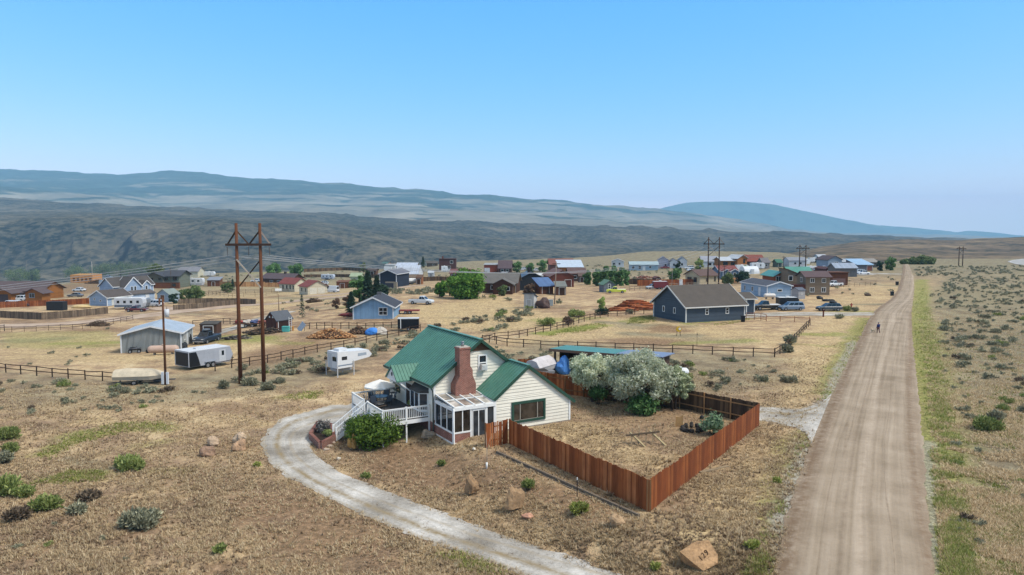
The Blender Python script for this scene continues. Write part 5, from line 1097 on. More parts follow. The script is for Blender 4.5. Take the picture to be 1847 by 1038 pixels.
car("white van parked beside the red roofed cream house", 598, 528, 160, "van", "cdd0d3", 5.2, 2.0, 2.3); car("white car behind the garage of the red roofed cream house", 583, 514, 185, "suv", "cdd0d2", 4.5, 1.8, 1.6)
car("white jeep with dark windows below the dark red gambrel house", 907, 499, 182, "suv", "d0d2d3", 4.6, 1.9, 1.9); car("dark car next to the white jeep in the far village", 896, 500, 182, "sedan", "23262a", 4.4, 1.8, 1.4); car("white car in front of the far poplars", 942, 488, 175, "suv", "cfd2d4", 4.6, 1.8, 1.6)
car("white pickup behind the tall conifer in the far village", 811, 490, 190, "pickup", "c4c8ca", 5.2, 1.9, 1.7); car("white car between the far white gabled houses", 1211, 484, 180, "sedan", "cfd1d2", 4.5, 1.8, 1.5); car("white pickup near the blue house with the dark red gable", 1487, 487, 185, "pickup", "d0d2d4", 5.2, 1.9, 1.7)
car("white car on the scrub in front of the timber framed house", 143, 526, 170, "sedan", "cdd1d3", 4.6, 1.9, 1.5); car("white car parked behind the two legged pole near the brown barn house", 462, 509, 180, "sedan", "cdd0d2", 4.6, 1.8, 1.5)
car("dark car at the metal roofed building near the road end", 1549, 494, 180, "suv", "b9bfc4", 4.6, 1.8, 1.7)
trailer("white and grey travel trailer parked in front of the blue gabled house", 236, 557.5, 4, 7.2, 2.4, 2.9, "b9bcc0", .5, 4, "5d6570"); trailer("dark grey fifth wheel camper next to the white travel trailer", 258, 556, 6, 3.2, 2.3, 2.7, "6f747a", .5, 2, None, "travel_trailer", door_=False)
trailer("long white camper trailer behind the grey tree on the left", 346, 516, 3, 10, 2.5, 3.2, "cdd0d3", .4, 4, "9a9fa6"); trailer("blue and white motorhome behind the brown board shed", 592, 505, -8, 6.2, 2.3, 2.6, "b4bcc8", .5, 3, "49556b", "motorhome", "motorhome")
trailer("white camper trailer beside the white dome shelter", 1366, 486, 2, 6.0, 2.4, 2.8, "d0d3d5", .5, 2, None); trailer("dark red box trailer next to the silver car near the poplar trees", 1191, 522, 4, 4.6, 2.2, 2.4, "6d2a30", .5, 0, None, "box_trailer", "trailer", False)
trailer("white boat shaped trailer under a cover beyond the green roofed brown house", 1462, 488, 3, 6.0, 2.0, 1.8, "d2d5d8", .6, 0, "4c5463", "covered_trailer", "trailer", False); trailer("white box trailer near the far brown two storey house", 802, 491, 5, 3.2, 2.3, 2.9, "d3d6d8", .5, 1, None, "box_trailer", "trailer", False)
trailer("white trailer in the yard of the far white house", 1447, 478, 4, 7, 2.4, 2.8, "d3d6d8", .5, 0, None, "box_trailer", "trailer", False); trailer("white camper near the dark tree on the far right of the village", 1468, 474, 4, 6, 2.4, 2.6, "d0d3d6", .5, 0, None); trailer("white camper beside the white house at the foot of the ridge", 1484, 471, 4, 6, 2.4, 2.8, "ccd0d3", .5, 0, None)
def solve(g, a, x):
    """length along unit a (xy) from ground point g until the photo column x"""
    k = (x - CX) / F; dep0 = g[1] * math.cos(PIT) + (H - g[2]) * math.sin(PIT)
    return (k * dep0 - g[0]) / (a[0] - k * a[1] * math.cos(PIT))
# the enclosed trailer: black ramp door and slanted black panel
g = G(341.7, 669.5); e = G(414.5, 657.5); d = (e - g)[:2]; L = np.linalg.norm(d); rz = math.atan2(d[1], d[0]); Wd = solve(g, (-math.sin(rz), math.cos(rz)), 316.7); Hh = 2.35
q = thing("enclosed_trailer", "white enclosed trailer with black ramp door and black slanted side panel", "trailer", g, rz); m = MB(); m.prism([(0, .42), (L, .42), (L + .5, 1.3), (L + .1, Hh), (0, Hh)], 'y', 0, Wd); m.build("body", mat("9b9fa7", .45, .14, .8, spec=.4), q)
m = MB(); m.prism([(.02, .44), (L * .27, .44), (L * .22, 1.5), (L * .17, Hh - .12), (.02, Hh - .12)], 'y', -.012, 0); m.build("side_panel", mat("1b1c20", .4), q)
m = MB(); m.box(-.03, 0, .16, Wd - .16, .5, Hh - .2); m.build("ramp_door", mat("1d1e22", .5), q); m = MB(); [m.box(-.05, 0, y, y + .1, .42, Hh) for y in (0, Wd - .1)]; m.box(-.05, 0, .1, Wd - .1, Hh - .12, Hh); m.build("rear_frame", mat("b3b5b8", .4), q)
m = MB(); m.box(-.02, L + .12, .0, Wd, Hh, Hh + .04); m.box(L * .3, L * .36, Wd * .4, Wd * .6, Hh + .04, Hh + .2); m.build("roof", mat("c4c6c8", .5), q)
m = MB(); m.box(L * .80, L * .86, -.02, 0, 1.35, 1.95); m.build("window", CARG, q); m = MB(); m.box(L * .74, L * .90, -.008, 0, .55, 2.1); m.build("door", mat("b6b9bd", .45), q)
for x in (L * .44, L * .57):
    for y in (.02, Wd - .1): wheel(q, x, y, .36, .24)
m = MB(); m.box(L * .37, L * .64, -.18, 0, .78, .84); m.build("fender", mat("90949a", .4), q); m = MB(); m.bar((L + .2, Wd / 2, .5), (L + 1.6, Wd / 2, .5), .1); m.tube([(L + 1.4, Wd / 2, 0), (L + 1.4, Wd / 2, 1.0)], .05, 6); m.build("hitch", BLK, q)
boat_on_trailer("long boat under a cream tarpaulin on a trailer beside the utility pole", 256, 692, R(8), 5.6, "bfb29a", "b8b0a0").scale = (1, 1, .82)
tarp("tarp_bundle", "grey tarpaulin bundle between the cream boat and the utility pole", "tarp", 286, 688, 1.6, 1.0, 1.0, "7c8490", 8)
# black cargo trailer and truck camper
q = thing("cargo_trailer", "black cargo trailer with a white roof behind the rail fence", "trailer", G(737, 597), R(4)); m = MB(); m.box(-1.75, 1.75, -.9, .9, .45, 2.1); m.build("body", mat("15171b", .45, .1), q); m = MB(); m.box(-1.78, 1.78, -.93, .93, 2.1, 2.2); m.build("roof", mat("b9bcbe", .5), q); m = MB(); m.box(-1.3, -1.18, -.93, -.9, .5, 2.1); m.build("trim_strip", WHITE, q)
for y in (-.85, .85): wheel(q, .1, y, .34)
m = MB(); m.bar((-1.7, 0, .5), (-2.7, 0, .5), .1); m.build("hitch", BLK, q)
a = G(609.5, 681); b = G(583, 677.5); q = thing("truck_camper", "white truck camper standing on its four legs in the dry grass", "camper", a, R(47)); q.scale = (1.06, 1.06, 1.05); cw = mat("cfd1d2", .4, .06, spec=.4)
# local: y across the back wall (to the left), x forward over the cab
m = MB(); m.prism([(0, .95), (2.0, .95), (2.0, 1.55), (4.3, 1.8), (4.65, 2.1), (4.2, 2.65), (0, 2.85)], 'y', 0, 2.05); m.build("body", cw, q)
m = MB(); m.prism([(1.9, .55), (2.2, .55), (2.2, 1.2), (.05, 1.2), (.05, .6)], 'y', .45, 1.6); m.build("lower_box", mat("8d8f92", .5), q)
m = MB(); m.box(-.02, 0, .25, 1.0, 1.75, 2.25); m.build("rear_window", CARG, q)
for x0, x1, z0, z1, nm in ((.55, 1.25, 1.85, 2.25, "side_window"),): 
    for y in (-.012, 2.05): m = MB(); m.box(x0, x1, y, y + .012, z0, z1); m.build(nm, CARG, q)
m = MB(); m.prism([(2.7, 2.05), (3.9, 2.1), (3.85, 2.4), (2.7, 2.4)], 'y', -.012, 0); m.build("cab_window", mat("8f9aa5", .2), q); m = MB(); m.box(-.03, 0, 1.2, 1.85, 1.0, 2.6); m.build("door", mat("b9bcbe", .5), q)
m = MB(); m.box(-.02, 1.95, -.015, 0, 1.2, 1.34); m.build("stripe", mat("7c8796", .5), q); m = MB(); m.box(.5, 1.6, .5, 1.5, 2.82, 3.1); m.build("roof_pod", cw, q)
for x in (-.1, 2.05):
    for y in (-.12, 2.17): m = MB(); m.bar((x, y, -.05), (x, y, 1.7), .08); m.build("leg", mat("c3c4c4", .5), q)
# small garden vehicles and clutter
def atv(label, px, py, rz, hx):
    q = thing("quad_bike", label, "quad bike", G(px, py), R(rz)); m = MB(); m.blob((0, 0, .62), (.75, .3, .22), 2, 10, 6, .2); m.box(-.85, -.3, -.4, .4, .68, .74); m.box(.35, .85, -.38, .38, .66, .72); m.build("body", mat(hx, .5), q); m = MB(); m.tube([(.3, -.38, 1.0), (.2, 0, .95), (.3, .38, 1.0)], .025, 6); m.tube([(.25, 0, .6), (.2, 0, .95)], .03, 6); m.build("handlebar", BLK, q); m = MB(); m.blob((-.25, 0, .82), (.4, .16, .1), 4, 10, 6, .1); m.build("seat", BLK, q)
    for x in (-.6, .6):
        for y in (-.42, .42): wheel(q, x, y, .28, .22)
    return q
atv("dark quad bike parked against the end wall of the grey house", 243, 637, 25, "4f5257"); atv("second quad bike beside the propane tank at the grey house", 276, 636, 80, "2f3136")
q = thing("barrel_grill", "black round smoker barrel standing by the grey house wall", "barrel", G(264, 634)); m = MB(); m.tube([(0, 0, 0), (0, 0, .12), (0, 0, 1.2)], [.55, .62, .62], 14); m.build("drum", BLK, q); m = MB(); m.tube([(0, 0, 1.2), (0, 0, 1.26)], [.64, .5], 14); m.build("lid", BLK, q)
tank("long rusty white propane tank lying beside the grey house", 295, 640, 4.2, .55, "b79c8a", R(12), .25)
rb = lambda lb, px, py, w, d, h, hx, nm="crate", cat="box", rz=0: (lambda q: [MB().box(-w / 2, w / 2, -d / 2, d / 2, .06, h).build("body", mat(hx, .8, .2), q), MB().box(-w / 2 - .03, w / 2 + .03, -d / 2 - .03, d / 2 + .03, h, h + .06).build("lid", mat(hx, .7, .1), q)])(thing(nm, lb, cat, G(px, py), R(rz)))
rb("white plastic box on the ground at the corner of the grey house", 311, 634, .9, .6, .75, "c5c8ca"); tarp("tarp_bundle", "black covered machine on the long side of the grey house", "cover", 340, 621, 1.4, 1.2, 1.5, "26272a", 4); tarp("tarp_bundle", "low black bundle at the corner of the grey house", "cover", 331, 629, 1.1, 1.0, 1.0, "303236", 6)
rb("turquoise storage bin in front of the small brown shed", 516, 599, 1.2, .8, .9, "4fa39c", "storage_bin", "bin"); rb("orange crate beside the turquoise bin", 526, 597, .6, .6, .7, "b07b3a"); tarp("tarp_bundle", "grey tarpaulin over a mower in front of the small brown shed", "cover", 515, 594, 1.7, 1.2, 1.2, "8d8a84", 12); tarp("tarp_bundle", "bright blue tarpaulin tent beside the split wood pile", "tarp", 671, 604, 2.2, 1.6, 1.15, "3f80cc", 15, 0, None, .12); tarp("tarp_bundle", "white tarpaulin next to the bright blue tarpaulin", "tarp", 688, 603, 2.4, 1.5, 1.1, "bdb4a8", 16)
q = thing("leaning_panel", "pale blue grey panel leaning beside the small brown shed", "panel", G(545, 598), R(-30)); m = MB(); m.bar((-.8, 0, .05), (.2, .3, 1.4), 1.0, .04, (0, 1, 0)); m.build("panel", mat("9aa6b4", .5), q); m = MB(); m.bar((.2, .35, 0), (.2, .3, 1.3), .06); m.build("prop", DKMET, q)
def heap(name, label, cat, px, py, w, d, h, n, hexes, seed, ln=.45, th=.16, lie=False, rz=0.0):
    """pile of split logs or poles: the pieces are one tangled heap"""
    q = random.Random(seed); r = thing(name, label, cat, G(px, py), R(rz)); ms = [MB() for _ in hexes]
    for i in range(n):
        u, v = q.uniform(-1, 1), q.uniform(-1, 1)
        if u * u + v * v > 1: continue
        z = h * max(0, 1 - (u * u + v * v) ** .7) * q.uniform(.55, 1) + .08; a = q.uniform(-.35, .35) if lie else q.uniform(0, 6.28); l = ln * q.uniform(.7, 1.2); dz = 0 if lie else q.uniform(-.2, .2)
        c = np.array([u * w / 2, v * d / 2, z]); dv = np.array([math.cos(a), math.sin(a), dz]) * l / 2; ms[i % len(hexes)].tube([c - dv, c + dv], th / 2 * q.uniform(.7, 1.2), 6)
    for k, hx in zip(ms, hexes): k.build("logs", mat(hx, .85, .25, 3), r)["kind"] = "stuff"
    m = MB(); m.blob((0, 0, 0), (w * .42, d * .42, h * .72), seed, 14, 8, .12, .1); m.build("mound", mat("4a382a", 1, .3, 3), r); return r
heap("wood_pile", "large heap of freshly split pale firewood behind the rail fence", "firewood", 598, 609, 7.8, 3.6, 1.5, 900, ("c39a6c", "a87a50", "8a5f3e"), 1); heap("wood_pile", "dark stack of older firewood beside the blue tarpaulin", "firewood", 648, 602, 4.0, 2.0, 1.3, 330, ("6d5440", "7f6650", "4f3d30"), 2)
heap("log_pile", "tall stack of reddish peeled logs beside the grey garage", "logs", 1146, 558, 7.0, 3.5, 2.0, 300, ("8f4a28", "a5613a", "6d3820"), 3, 3.2, .28, True, 8); heap("log_pile", "long low row of reddish logs left of the tall log stack", "logs", 1118, 561, 5.0, 1.6, .7, 120, ("a0623e", "8a4c2c"), 4, 3.0, .25, True, 4)
heap("scrap_pile", "brown heap of old timber and scrap near the power pole", "scrap", 478, 602, 7.0, 2.2, 1.1, 260, ("4d4238", "6b5847", "37322e"), 5, 1.4, .16, False, 8); heap("scrap_pile", "low scatter of pipes and wheels behind the enclosed trailer", "scrap", 428, 612, 5.0, 1.8, .6, 150, ("54504c", "7d7468", "3a3836"), 6, 1.2, .12)
q = thing("flatbed_trailer", "flatbed trailer loaded with red, white and blue bundles left of the small brown shed", "trailer", G(452, 590), R(4)); m = MB(); m.box(-3, 3, -1, 1, .6, .75); m.build("deck", mat("5a4538", .8), q)
for i, (x, hx) in enumerate(((-2, "8a3b34"), (-.6, "b5aca0"), (.9, "4b5678"), (2.1, "9a5f58"))): m = MB(); m.blob((x, 0, .95), (.85, .8, .38), 30 + i, 12, 7, .3); m.build("bundle", mat(hx, .8), q)
for x in (-.6, .6):
    for y in (-.95, .95): wheel(q, x, y, .33)
q = thing("flatbed_trailer", "low dark red flatbed trailer behind the light blue cottage", "trailer", G(735, 566), R(3)); m = MB(); m.box(-2.6, 2.4, -1, 1, .55, .75); m.build("deck", mat("7a3a34", .8, .2), q); m = MB(); m.bar((-2.6, 0, .6), (-3.6, 0, .5), .1); m.build("hitch", BLK, q)
for y in (-.95, .95): wheel(q, -.3, y, .32); wheel(q, .5, y, .32)
q = thing("canoe", "dark red upturned canoe beside the light blue cottage", "canoe", G(630, 572), R(5)); m = MB(); m.tube([(-2.2, 0, .35), (-1.4, 0, .4), (0, 0, .42), (1.4, 0, .4), (2.2, 0, .35)], [.04, .3, .4, .3, .04], 10); m.build("hull", mat("6a2f30", .5), q); m = MB(); [m.bar((x, -.4, .12), (x, .4, .12), .1, .2) for x in (-1, 1)]; m.build("rack", mat("4a3a2e", .9), q)
def bin_(label, px, py, hx): q = thing("wheelie_bin", label, "bin", G(px, py), R(-10)); m = MB(); m.prism([(-.3, .06), (.3, .06), (.38, 1.05), (-.38, 1.05)], 'y', -.36, .36); m.build("body", mat(hx, .6), q); m = MB(); m.box(-.42, .42, -.4, .42, 1.05, 1.13); m.build("lid", mat(hx, .5), q); wheel(q, -.25, .38, .1, .06); wheel(q, .25, .38, .1, .06)
bin_("black wheeled bin at the corner of the grey garage", 1340, 581, "1b1c1e"); bin_("black wheeled bin on the left verge of the dirt road, the nearer of two", 1609, 534, "222a2c"); bin_("black wheeled bin on the left verge of the dirt road, the farther of two", 1618, 515, "1e1e20")
q = thing("marker_post", "brown wooden marker post at the driveway in front of the dark wagon", "post", G(1485, 572)); m = MB(); m.box(-.11, .11, -.11, .11, -.3, 1.35); m.box(-.16, .16, -.16, .16, 1.35, 1.42); m.build("post", mat("5f3526", .8), q)
q = thing("fire_hydrant_post", "red standpipe near the shrubs right of the dark wagon", "standpipe", G(1535.5, 557)); m = MB(); m.tube([(0, 0, 0), (0, 0, 1.0)], .12, 10); m.tube([(-.28, 0, .8), (.28, 0, .8)], .09, 8); m.tube([(0, 0, 1.0), (0, 0, 1.15)], [.16, .05], 10); m.build("body", mat("8f3a2a", .6), q)
q = thing("archery_target", "yellow round archery target on a stand in the field by the grey garage", "target", G(1224, 606), R(8)); m = MB(); m.tube([(0, .12, 1.05), (0, -.12, 1.05)], .42, 16); m.build("butt", mat("c29b2f", .8), q); m = MB(); m.tube([(.12, -.13, 1.1), (.12, -.15, 1.1)], .2, 12); m.build("target_face", mat("d7d4c8", .7), q)
for x in (-.3, .3): m = MB(); m.bar((x, .05, 0), (x * .6, .05, 1.3), .07); m.build("leg", mat("3f352c", .8), q)
m = MB(); m.tube([(0, 0, 0), (0, 0, 1.9)], .02, 5); m.box(-.06, .06, -.01, .01, 1.7, 1.9); tag(m.build("rod", BLK, None, G(1257, 626)), "thin dark rod standing behind the long rail fence", "rod")
# ------------------------------------------------------------------ the walker and the dog
def skin(name, verts, edges, radii, m, par, lv=2):
    me = bpy.data.meshes.new(name); me.from_pydata(verts, edges, []); o = bpy.data.objects.new(name, me); COL.objects.link(o); o.parent = par; me.materials.append(m)
    sk = o.modifiers.new("skin", 'SKIN'); sv = me.skin_vertices[0].data
    for i, r_ in enumerate(radii): sv[i].radius = (r_, r_) if not isinstance(r_, tuple) else r_
    sv[0].use_root = True; sk.use_smooth_shade = True; s_ = o.modifiers.new("sub", 'SUBSURF'); s_.levels = lv; s_.render_levels = lv; return o
pg = thing("person", "person in a dark blue jacket and maroon trousers walking away on the dirt road", "person", G(1584, 602), R(96))
SKN = mat("a5755a", .6, .08)
# x forward, y left; one continuous body from head to feet
bv = [(0, 0, .95), (0, 0, 1.15), (0, 0, 1.38), (.01, 0, 1.5), (.03, 0, 1.6), (.03, 0, 1.72), (0, .19, 1.42), (-.04, .25, 1.14), (.06, .26, .9), (.11, .26, .8), (0, -.19, 1.42), (.06, -.25, 1.14), (.2, -.24, .95), (.26, -.22, .86), (0, .09, .9), (.14, .1, .5), (.12, .1, .1), (.26, .1, .04), (0, -.09, .9), (-.06, -.1, .5), (-.24, -.1, .14), (-.14, -.1, .04)]
be = [(0, 1), (1, 2), (2, 3), (3, 4), (4, 5), (2, 6), (6, 7), (7, 8), (8, 9), (2, 10), (10, 11), (11, 12), (12, 13), (0, 14), (14, 15), (15, 16), (16, 17), (0, 18), (18, 19), (19, 20), (20, 21)]
skin("body", bv, be, [.13, .12, .15, .055, .09, .075, .06, .045, .036, .04, .06, .045, .036, .04, .09, .06, .045, .04, .09, .06, .045, .04], SKN, pg)
skin("jacket", [bv[i] for i in (0, 1, 2, 3, 6, 7, 8, 10, 11, 12)], [(0, 1), (1, 2), (2, 3), (2, 4), (4, 5), (5, 6), (2, 7), (7, 8), (8, 9)], [.165, .155, .175, .075, .08, .065, .055, .08, .065, .055], mat("1f2c5c", .8), pg)
skin("trousers", [bv[i] for i in (0, 14, 15, 16, 18, 19, 20)], [(0, 1), (1, 2), (2, 3), (0, 4), (4, 5), (5, 6)], [.14, .105, .075, .06, .105, .075, .06], mat("4d2530", .85), pg)
for p0, p1 in ((bv[16], bv[17]), (bv[20], bv[21])): m = MB(); m.bar((p0[0] - .04, p0[1], p1[2] + .015), (p1[0] + .03, p1[1], p1[2] + .015), .1, .1); m.build("shoe", BLK, pg)
m = MB(); m.blob((.02, 0, 1.7), (.112, .1, .095), 1, 12, 8, .03); m.build("cap", mat("44506a", .8), pg)
for s in (1, -1):
    hp = np.array(bv[9] if s == 1 else bv[13])
    for k in range(4): m = MB(); m.tube([hp + (.01 + .012 * k - .02, 0, -.04), hp + (.02 + .014 * k - .02, 0, -.09), hp + (.035 + .012 * k - .02, -s * .012, -.125 + .006 * abs(k - 1.5))], [.01, .009, .007], 6); m.build("finger", SKN, pg)
    m = MB(); m.tube([hp + (.03, 0, -.01), hp + (.06, -s * .01, -.05), hp + (.065, -s * .015, -.075)], [.011, .01, .008], 6); m.build("thumb", SKN, pg)
dg = thing("dog", "pale cream dog walking on the dirt road beside the person", "dog", G(1575, 601.5), R(100))
dv = [(-.3, 0, .48), (0, 0, .47), (.28, 0, .47), (.42, 0, .6), (.5, 0, .72), (.64, 0, .69), (-.42, 0, .52), (-.62, 0, .66)]; ed = [(0, 1), (1, 2), (2, 3), (3, 4), (4, 5), (0, 6), (6, 7)]; rr = [.115, .125, .15, .09, .085, .04, .03, .015]
for y, dx in ((.09, .05), (-.09, -.06)):
    i = len(dv); dv += [(-.32, y, .36), (-.26 + dx, y, .26), (-.38 + dx, y, .16), (-.35 + dx, y, .03), (.28, y, .32), (.28 - dx, y, .18), (.3 - dx, y, .03)]; ed += [(0, i), (i, i + 1), (i + 1, i + 2), (i + 2, i + 3), (2, i + 4), (i + 4, i + 5), (i + 5, i + 6)]; rr += [.075, .05, .03, .032, .06, .035, .035]
for y in (.05, -.05): i = len(dv); dv += [(.46, y, .79), (.45, y * 1.6, .82)]; ed += [(4, i), (i, i + 1)]; rr += [.03, .012]
skin("body", dv, ed, rr, mat("c2ab8c", .9, .12), dg)
# ================================================================== village buildings
ZERO = (0, 0, 0)
def hs(label, xm, ym, xr, xl=None, rot=0.0, yr=None, dep=8.0, he=2.7, pitch=.42, ridge='x', wall="9a9a98", roof="4d4a48", over=.45, trim=None, wins=(), doors=(), gars=(), name="house", cat="house", root=None, chim=None, lines=('Z', .22, .03), frame="d2d2ce", rlines=None, split=True, plus=0.0, rough=.85, z0=.35):
    g = G(xm, ym); g[2] += plus
    if yr is not None: e = G(xr, yr); rot = math.degrees(math.atan2(e[1] - g[1], e[0] - g[0]))
    if xl is not None and yr is None: rot += math.degrees(math.atan2(CX - xm, F))
    rz = R(rot); ax = np.array([math.cos(rz), math.sin(rz)]); ay = np.array([-ax[1], ax[0]])
    L = abs(solve(g, ax, xr)); D = abs(solve(g, ay, xl)) if xl is not None else dep
    r = thing(name, label, cat, g, rz); wm = mat(wall, .8, .12, .6, lines=lines); rm = mat(roof, rough, .16, .7, lines=rlines)
    m = MB(); b = -1.2; rs = MB(); tr = MB(); ov = over
    if ridge in 'xy':
        S = D if ridge == 'x' else L; Q = L if ridge == 'x' else D; zr = he + pitch * S / 2; pr = [(0, b), (S, b), (S, he), (S / 2, zr), (0, he)]
        m.prism(pr, ridge, 0, Q)
        for s in (0, 1):
            e0 = -ov if s == 0 else S + ov; ze = he - pitch * ov
            c = [(-ov, S / 2, zr + .14), (Q + ov, S / 2, zr + .14), (Q + ov, e0, ze + .14), (-ov, e0, ze + .14)]
            if ridge == 'y': c = [(y, x, z) for x, y, z in c]
            slab(rs, *c, .13)
            if trim:
                for q_ in (-ov - .02, Q + ov + .02):
                    p0, p1 = (q_, S / 2, zr + .06), (q_, e0, ze + .06)
                    if ridge == 'y': p0, p1 = (p0[1], p0[0], p0[2]), (p1[1], p1[0], p1[2])
                    tr.bar(p0, p1, .05, .24)
                p0, p1 = (-ov, e0, ze + .04), (Q + ov, e0, ze + .04)
                if ridge == 'y': p0, p1 = (p0[1], p0[0], p0[2]), (p1[1], p1[0], p1[2])
                tr.bar(p0, p1, .06, .2)
    elif ridge == 'shed':      # low at the front
        zr = he + pitch * D; m.prism([(0, b), (D, b), (D, zr), (0, he)], 'x', 0, L); slab(rs, (-ov, D + ov, zr + pitch * ov + .1), (L + ov, D + ov, zr + pitch * ov + .1), (L + ov, -ov, he - pitch * ov + .1), (-ov, -ov, he - pitch * ov + .1), .12)
    elif ridge == 'shedx':     # slopes down to the right
        m.prism([(0, b), (L, b), (L, he), (0, he + pitch * L)], 'y', 0, D); zr = he + pitch * L; slab(rs, (-ov, -ov, zr + pitch * ov + .1), (-ov, D + ov, zr + pitch * ov + .1), (L + ov, D + ov, he - pitch * ov + .1), (L + ov, -ov, he - pitch * ov + .1), .12)
    elif ridge == 'hip':
        m.box(0, L, 0, D, b, he); zr = he + pitch * D / 2; k = D / 2; rs.add([(-ov, -ov, he), (L + ov, -ov, he), (L + ov, D + ov, he), (-ov, D + ov, he), (k * .8, D / 2, zr), (L - k * .8, D / 2, zr)], [(0, 1, 5, 4), (1, 2, 5), (2, 3, 4, 5), (3, 0, 4), (3, 2, 1, 0)])
    else:
        m.box(0, L, 0, D, b, he); zr = he; rs.box(-ov, L + ov, -ov, D + ov, he, he + .18)
    if trim:
        for (x, y) in ((0, 0), (L, 0), (0, D)): tr.box(x - .09, x + .09, y - .09, y + .09, b, he - .05)
    parts = [m.build("wall", wm, r), rs.build("roof", rm, r)]
    if tr.v: parts.append(tr.build("trim", mat(trim, .6, .06), r))
    def wl_(wall_, s, w_):
        return ((L * s - w_ / 2, -.0, 0), (1, 0)) if wall_ == 'R' else ((0, D * (1 - s) + w_ / 2, 0), (0, -1)) if wall_ == 'L' else None
    fm = mat(frame, .6, .05)
    for (wl, s, z, w_, h_, *cr) in wins:
        p, a = wl_(wl, s, w_); parts.append(window(r, (p[0], p[1], z), a, w_, h_, fm, glass(), .11, cr[0] if cr else 1, cr[1] if len(cr) > 1 else 1, .06, "window", "pane", split))
    for (wl, s, w_, h_, hx, *zz) in doors:
        p, a = wl_(wl, s, w_); parts.append(door(r, (p[0], p[1], zz[0] if zz else .1), a, w_, h_, mat(hx, .6), fm, handle=False, panels=2))
    for (wl, s, w_, h_, hx) in gars:
        p, a = wl_(wl, s, w_); d = MB(); ob(d, (p[0], p[1], .05), a, 0, w_, 0, h_, 0, .05)
        for k in range(1, 4): ob(d, (p[0], p[1], .05), a, .02, w_ - .02, h_ * k / 4, h_ * k / 4 + .03, .05, .065)
        parts.append(d.build("garage_door", mat(hx, .6), r))
    if chim: x, y, hx, ht_ = chim; c = MB(); c.box(x * L - .4, x * L + .4, y * D - .4, y * D + .4, he, zr + ht_); ro = parts[1]; o = c.build("chimney", mat(hx, .9), ro)
    if root is not None:
        dg_ = g - np.array(root.location); c, s_ = math.cos(-root.rotation_euler.z), math.sin(-root.rotation_euler.z)
        for o in list(r.children): o.parent = root; o.location = (c * dg_[0] - s_ * dg_[1], s_ * dg_[0] + c * dg_[1], dg_[2]); o.rotation_euler = (0, 0, rz - root.rotation_euler.z)
        bpy.data.objects.remove(r); return root
    return r
VL = ('XY', .3, .02); LOG = ('Z', .3, .06); RIB = ('Y', .4, .03)
# grey garage with white trim
gg = hs("slate grey garage with white trim and a brown shingle roof", 1237, 582.6, 1342, 1179.3, yr=577.2, he=3.0, pitch=.62, ridge='x', wall="46515d", roof="514b45", over=.55, trim="cfcfca", name="garage", cat="garage", lines=('Z', .2, .03), wins=[('L', .32, 1.3, .75, 1.1, 1, 1), ('L', .66, 1.3, .75, 1.1, 1, 1), ('R', .35, 1.25, .75, 1.15, 1, 2), ('R', .70, 1.25, .75, 1.15, 1, 2)])
hs("", 1346, 568, 1360, None, rot=4, dep=7, he=3.2, pitch=.25, ridge='x', wall="46515d", roof="514b45", over=.5, trim="cfcfca", root=gg, lines=('Z', .2, .03))
o = MB().box(-.12, 14, -.06, 0, -.4, .12).build("foundation", mat("8f8578", .9), gg); bpy.data.objects.remove(o)
# light blue cottage
hs("small light blue cottage with white trim and dark shingle roof", 637.4, 576.5, 709, None, rot=1, dep=9.5, he=2.35, pitch=.46, ridge='y', wall="7b9ab4", roof="3b3e46", over=.5, trim="d2d4d4", lines=VL, name="cottage", wins=[('R', .75, .75, 1.65, 1.5, 2, 2)], chim=(.5, .75, "5a5a5c", .5))
# grey metal sided house on the left
hs("grey sided house with a pale blue grey roof beside the parked truck", 327, 630, 347, 219, rot=79, he=2.5, pitch=.26, ridge='x', wall="8a8d8a", roof="94a2b0", over=.35, trim="d2d4d5", lines=('XY', .35, .04), wins=[('R', .3, 1.0, 1.2, 1.1, 2, 1), ('R', .75, 1.0, .9, 1.1)], doors=[('R', .52, .9, 2.0, "c9cbcc")])
# small brown shed
hs("small dark brown garden shed with a grey roof and two white vents", 499, 599, 527, 480, rot=42, he=2.0, pitch=1.0, ridge='x', wall="5b382e", roof="54585e", over=.2, name="shed", cat="shed", lines=VL, wins=[('L', .38, 2.35, .28, .3), ('L', .68, 2.35, .28, .3)], doors=[('R', .45, 2.3, 1.7, "33201a", .1)])
q = thing("ladder", "white ladder leaning on the end of the small brown shed", "ladder", G(524, 598), R(18)); m = MB(); [m.bar((x, -.25, 0), (x, .1, 2.5), .05) for x in (-.2, .2)]; m.build("stile", WHITE, q); m = MB(); [m.bar((-.2, -.25 + .35 * k / 8, 2.5 * k / 8), (.2, -.25 + .35 * k / 8, 2.5 * k / 8), .04) for k in range(1, 8)]; m.build("rungs", WHITE, q)
hs("brown timber lean-to behind the dark blue pickup", 361, 607, 391, None, rot=3, dep=2.5, he=2.1, pitch=.1, ridge='shed', wall="4d372c", roof="4a4640", over=.1, name="shed", cat="shed", lines=VL, doors=[('R', .5, 1.6, 1.7, "3b2a22")])
# white shed and covered bale
hs("small white plank shed with a grey mono pitch roof in the field", 963, 557, 968.5, 945, rot=70, he=2.4, pitch=.35, ridge='shedx', wall="bdbab4", roof="5d656f", over=.25, name="shed", cat="shed", lines=VL, doors=[('L', .5, .9, 1.8, "a9a6a0", .05)])
tarp("tarp_bundle", "dark brown tarpaulin over a machine beside the small white shed", "tarp", 980, 556, 3.6, 2.2, 2.3, "4d3a34", 18); rb("grey cabinet at the foot of the pale leaning pole", 993, 552, 1.1, .7, 1.3, "9da3a0", "cabinet", "cabinet")
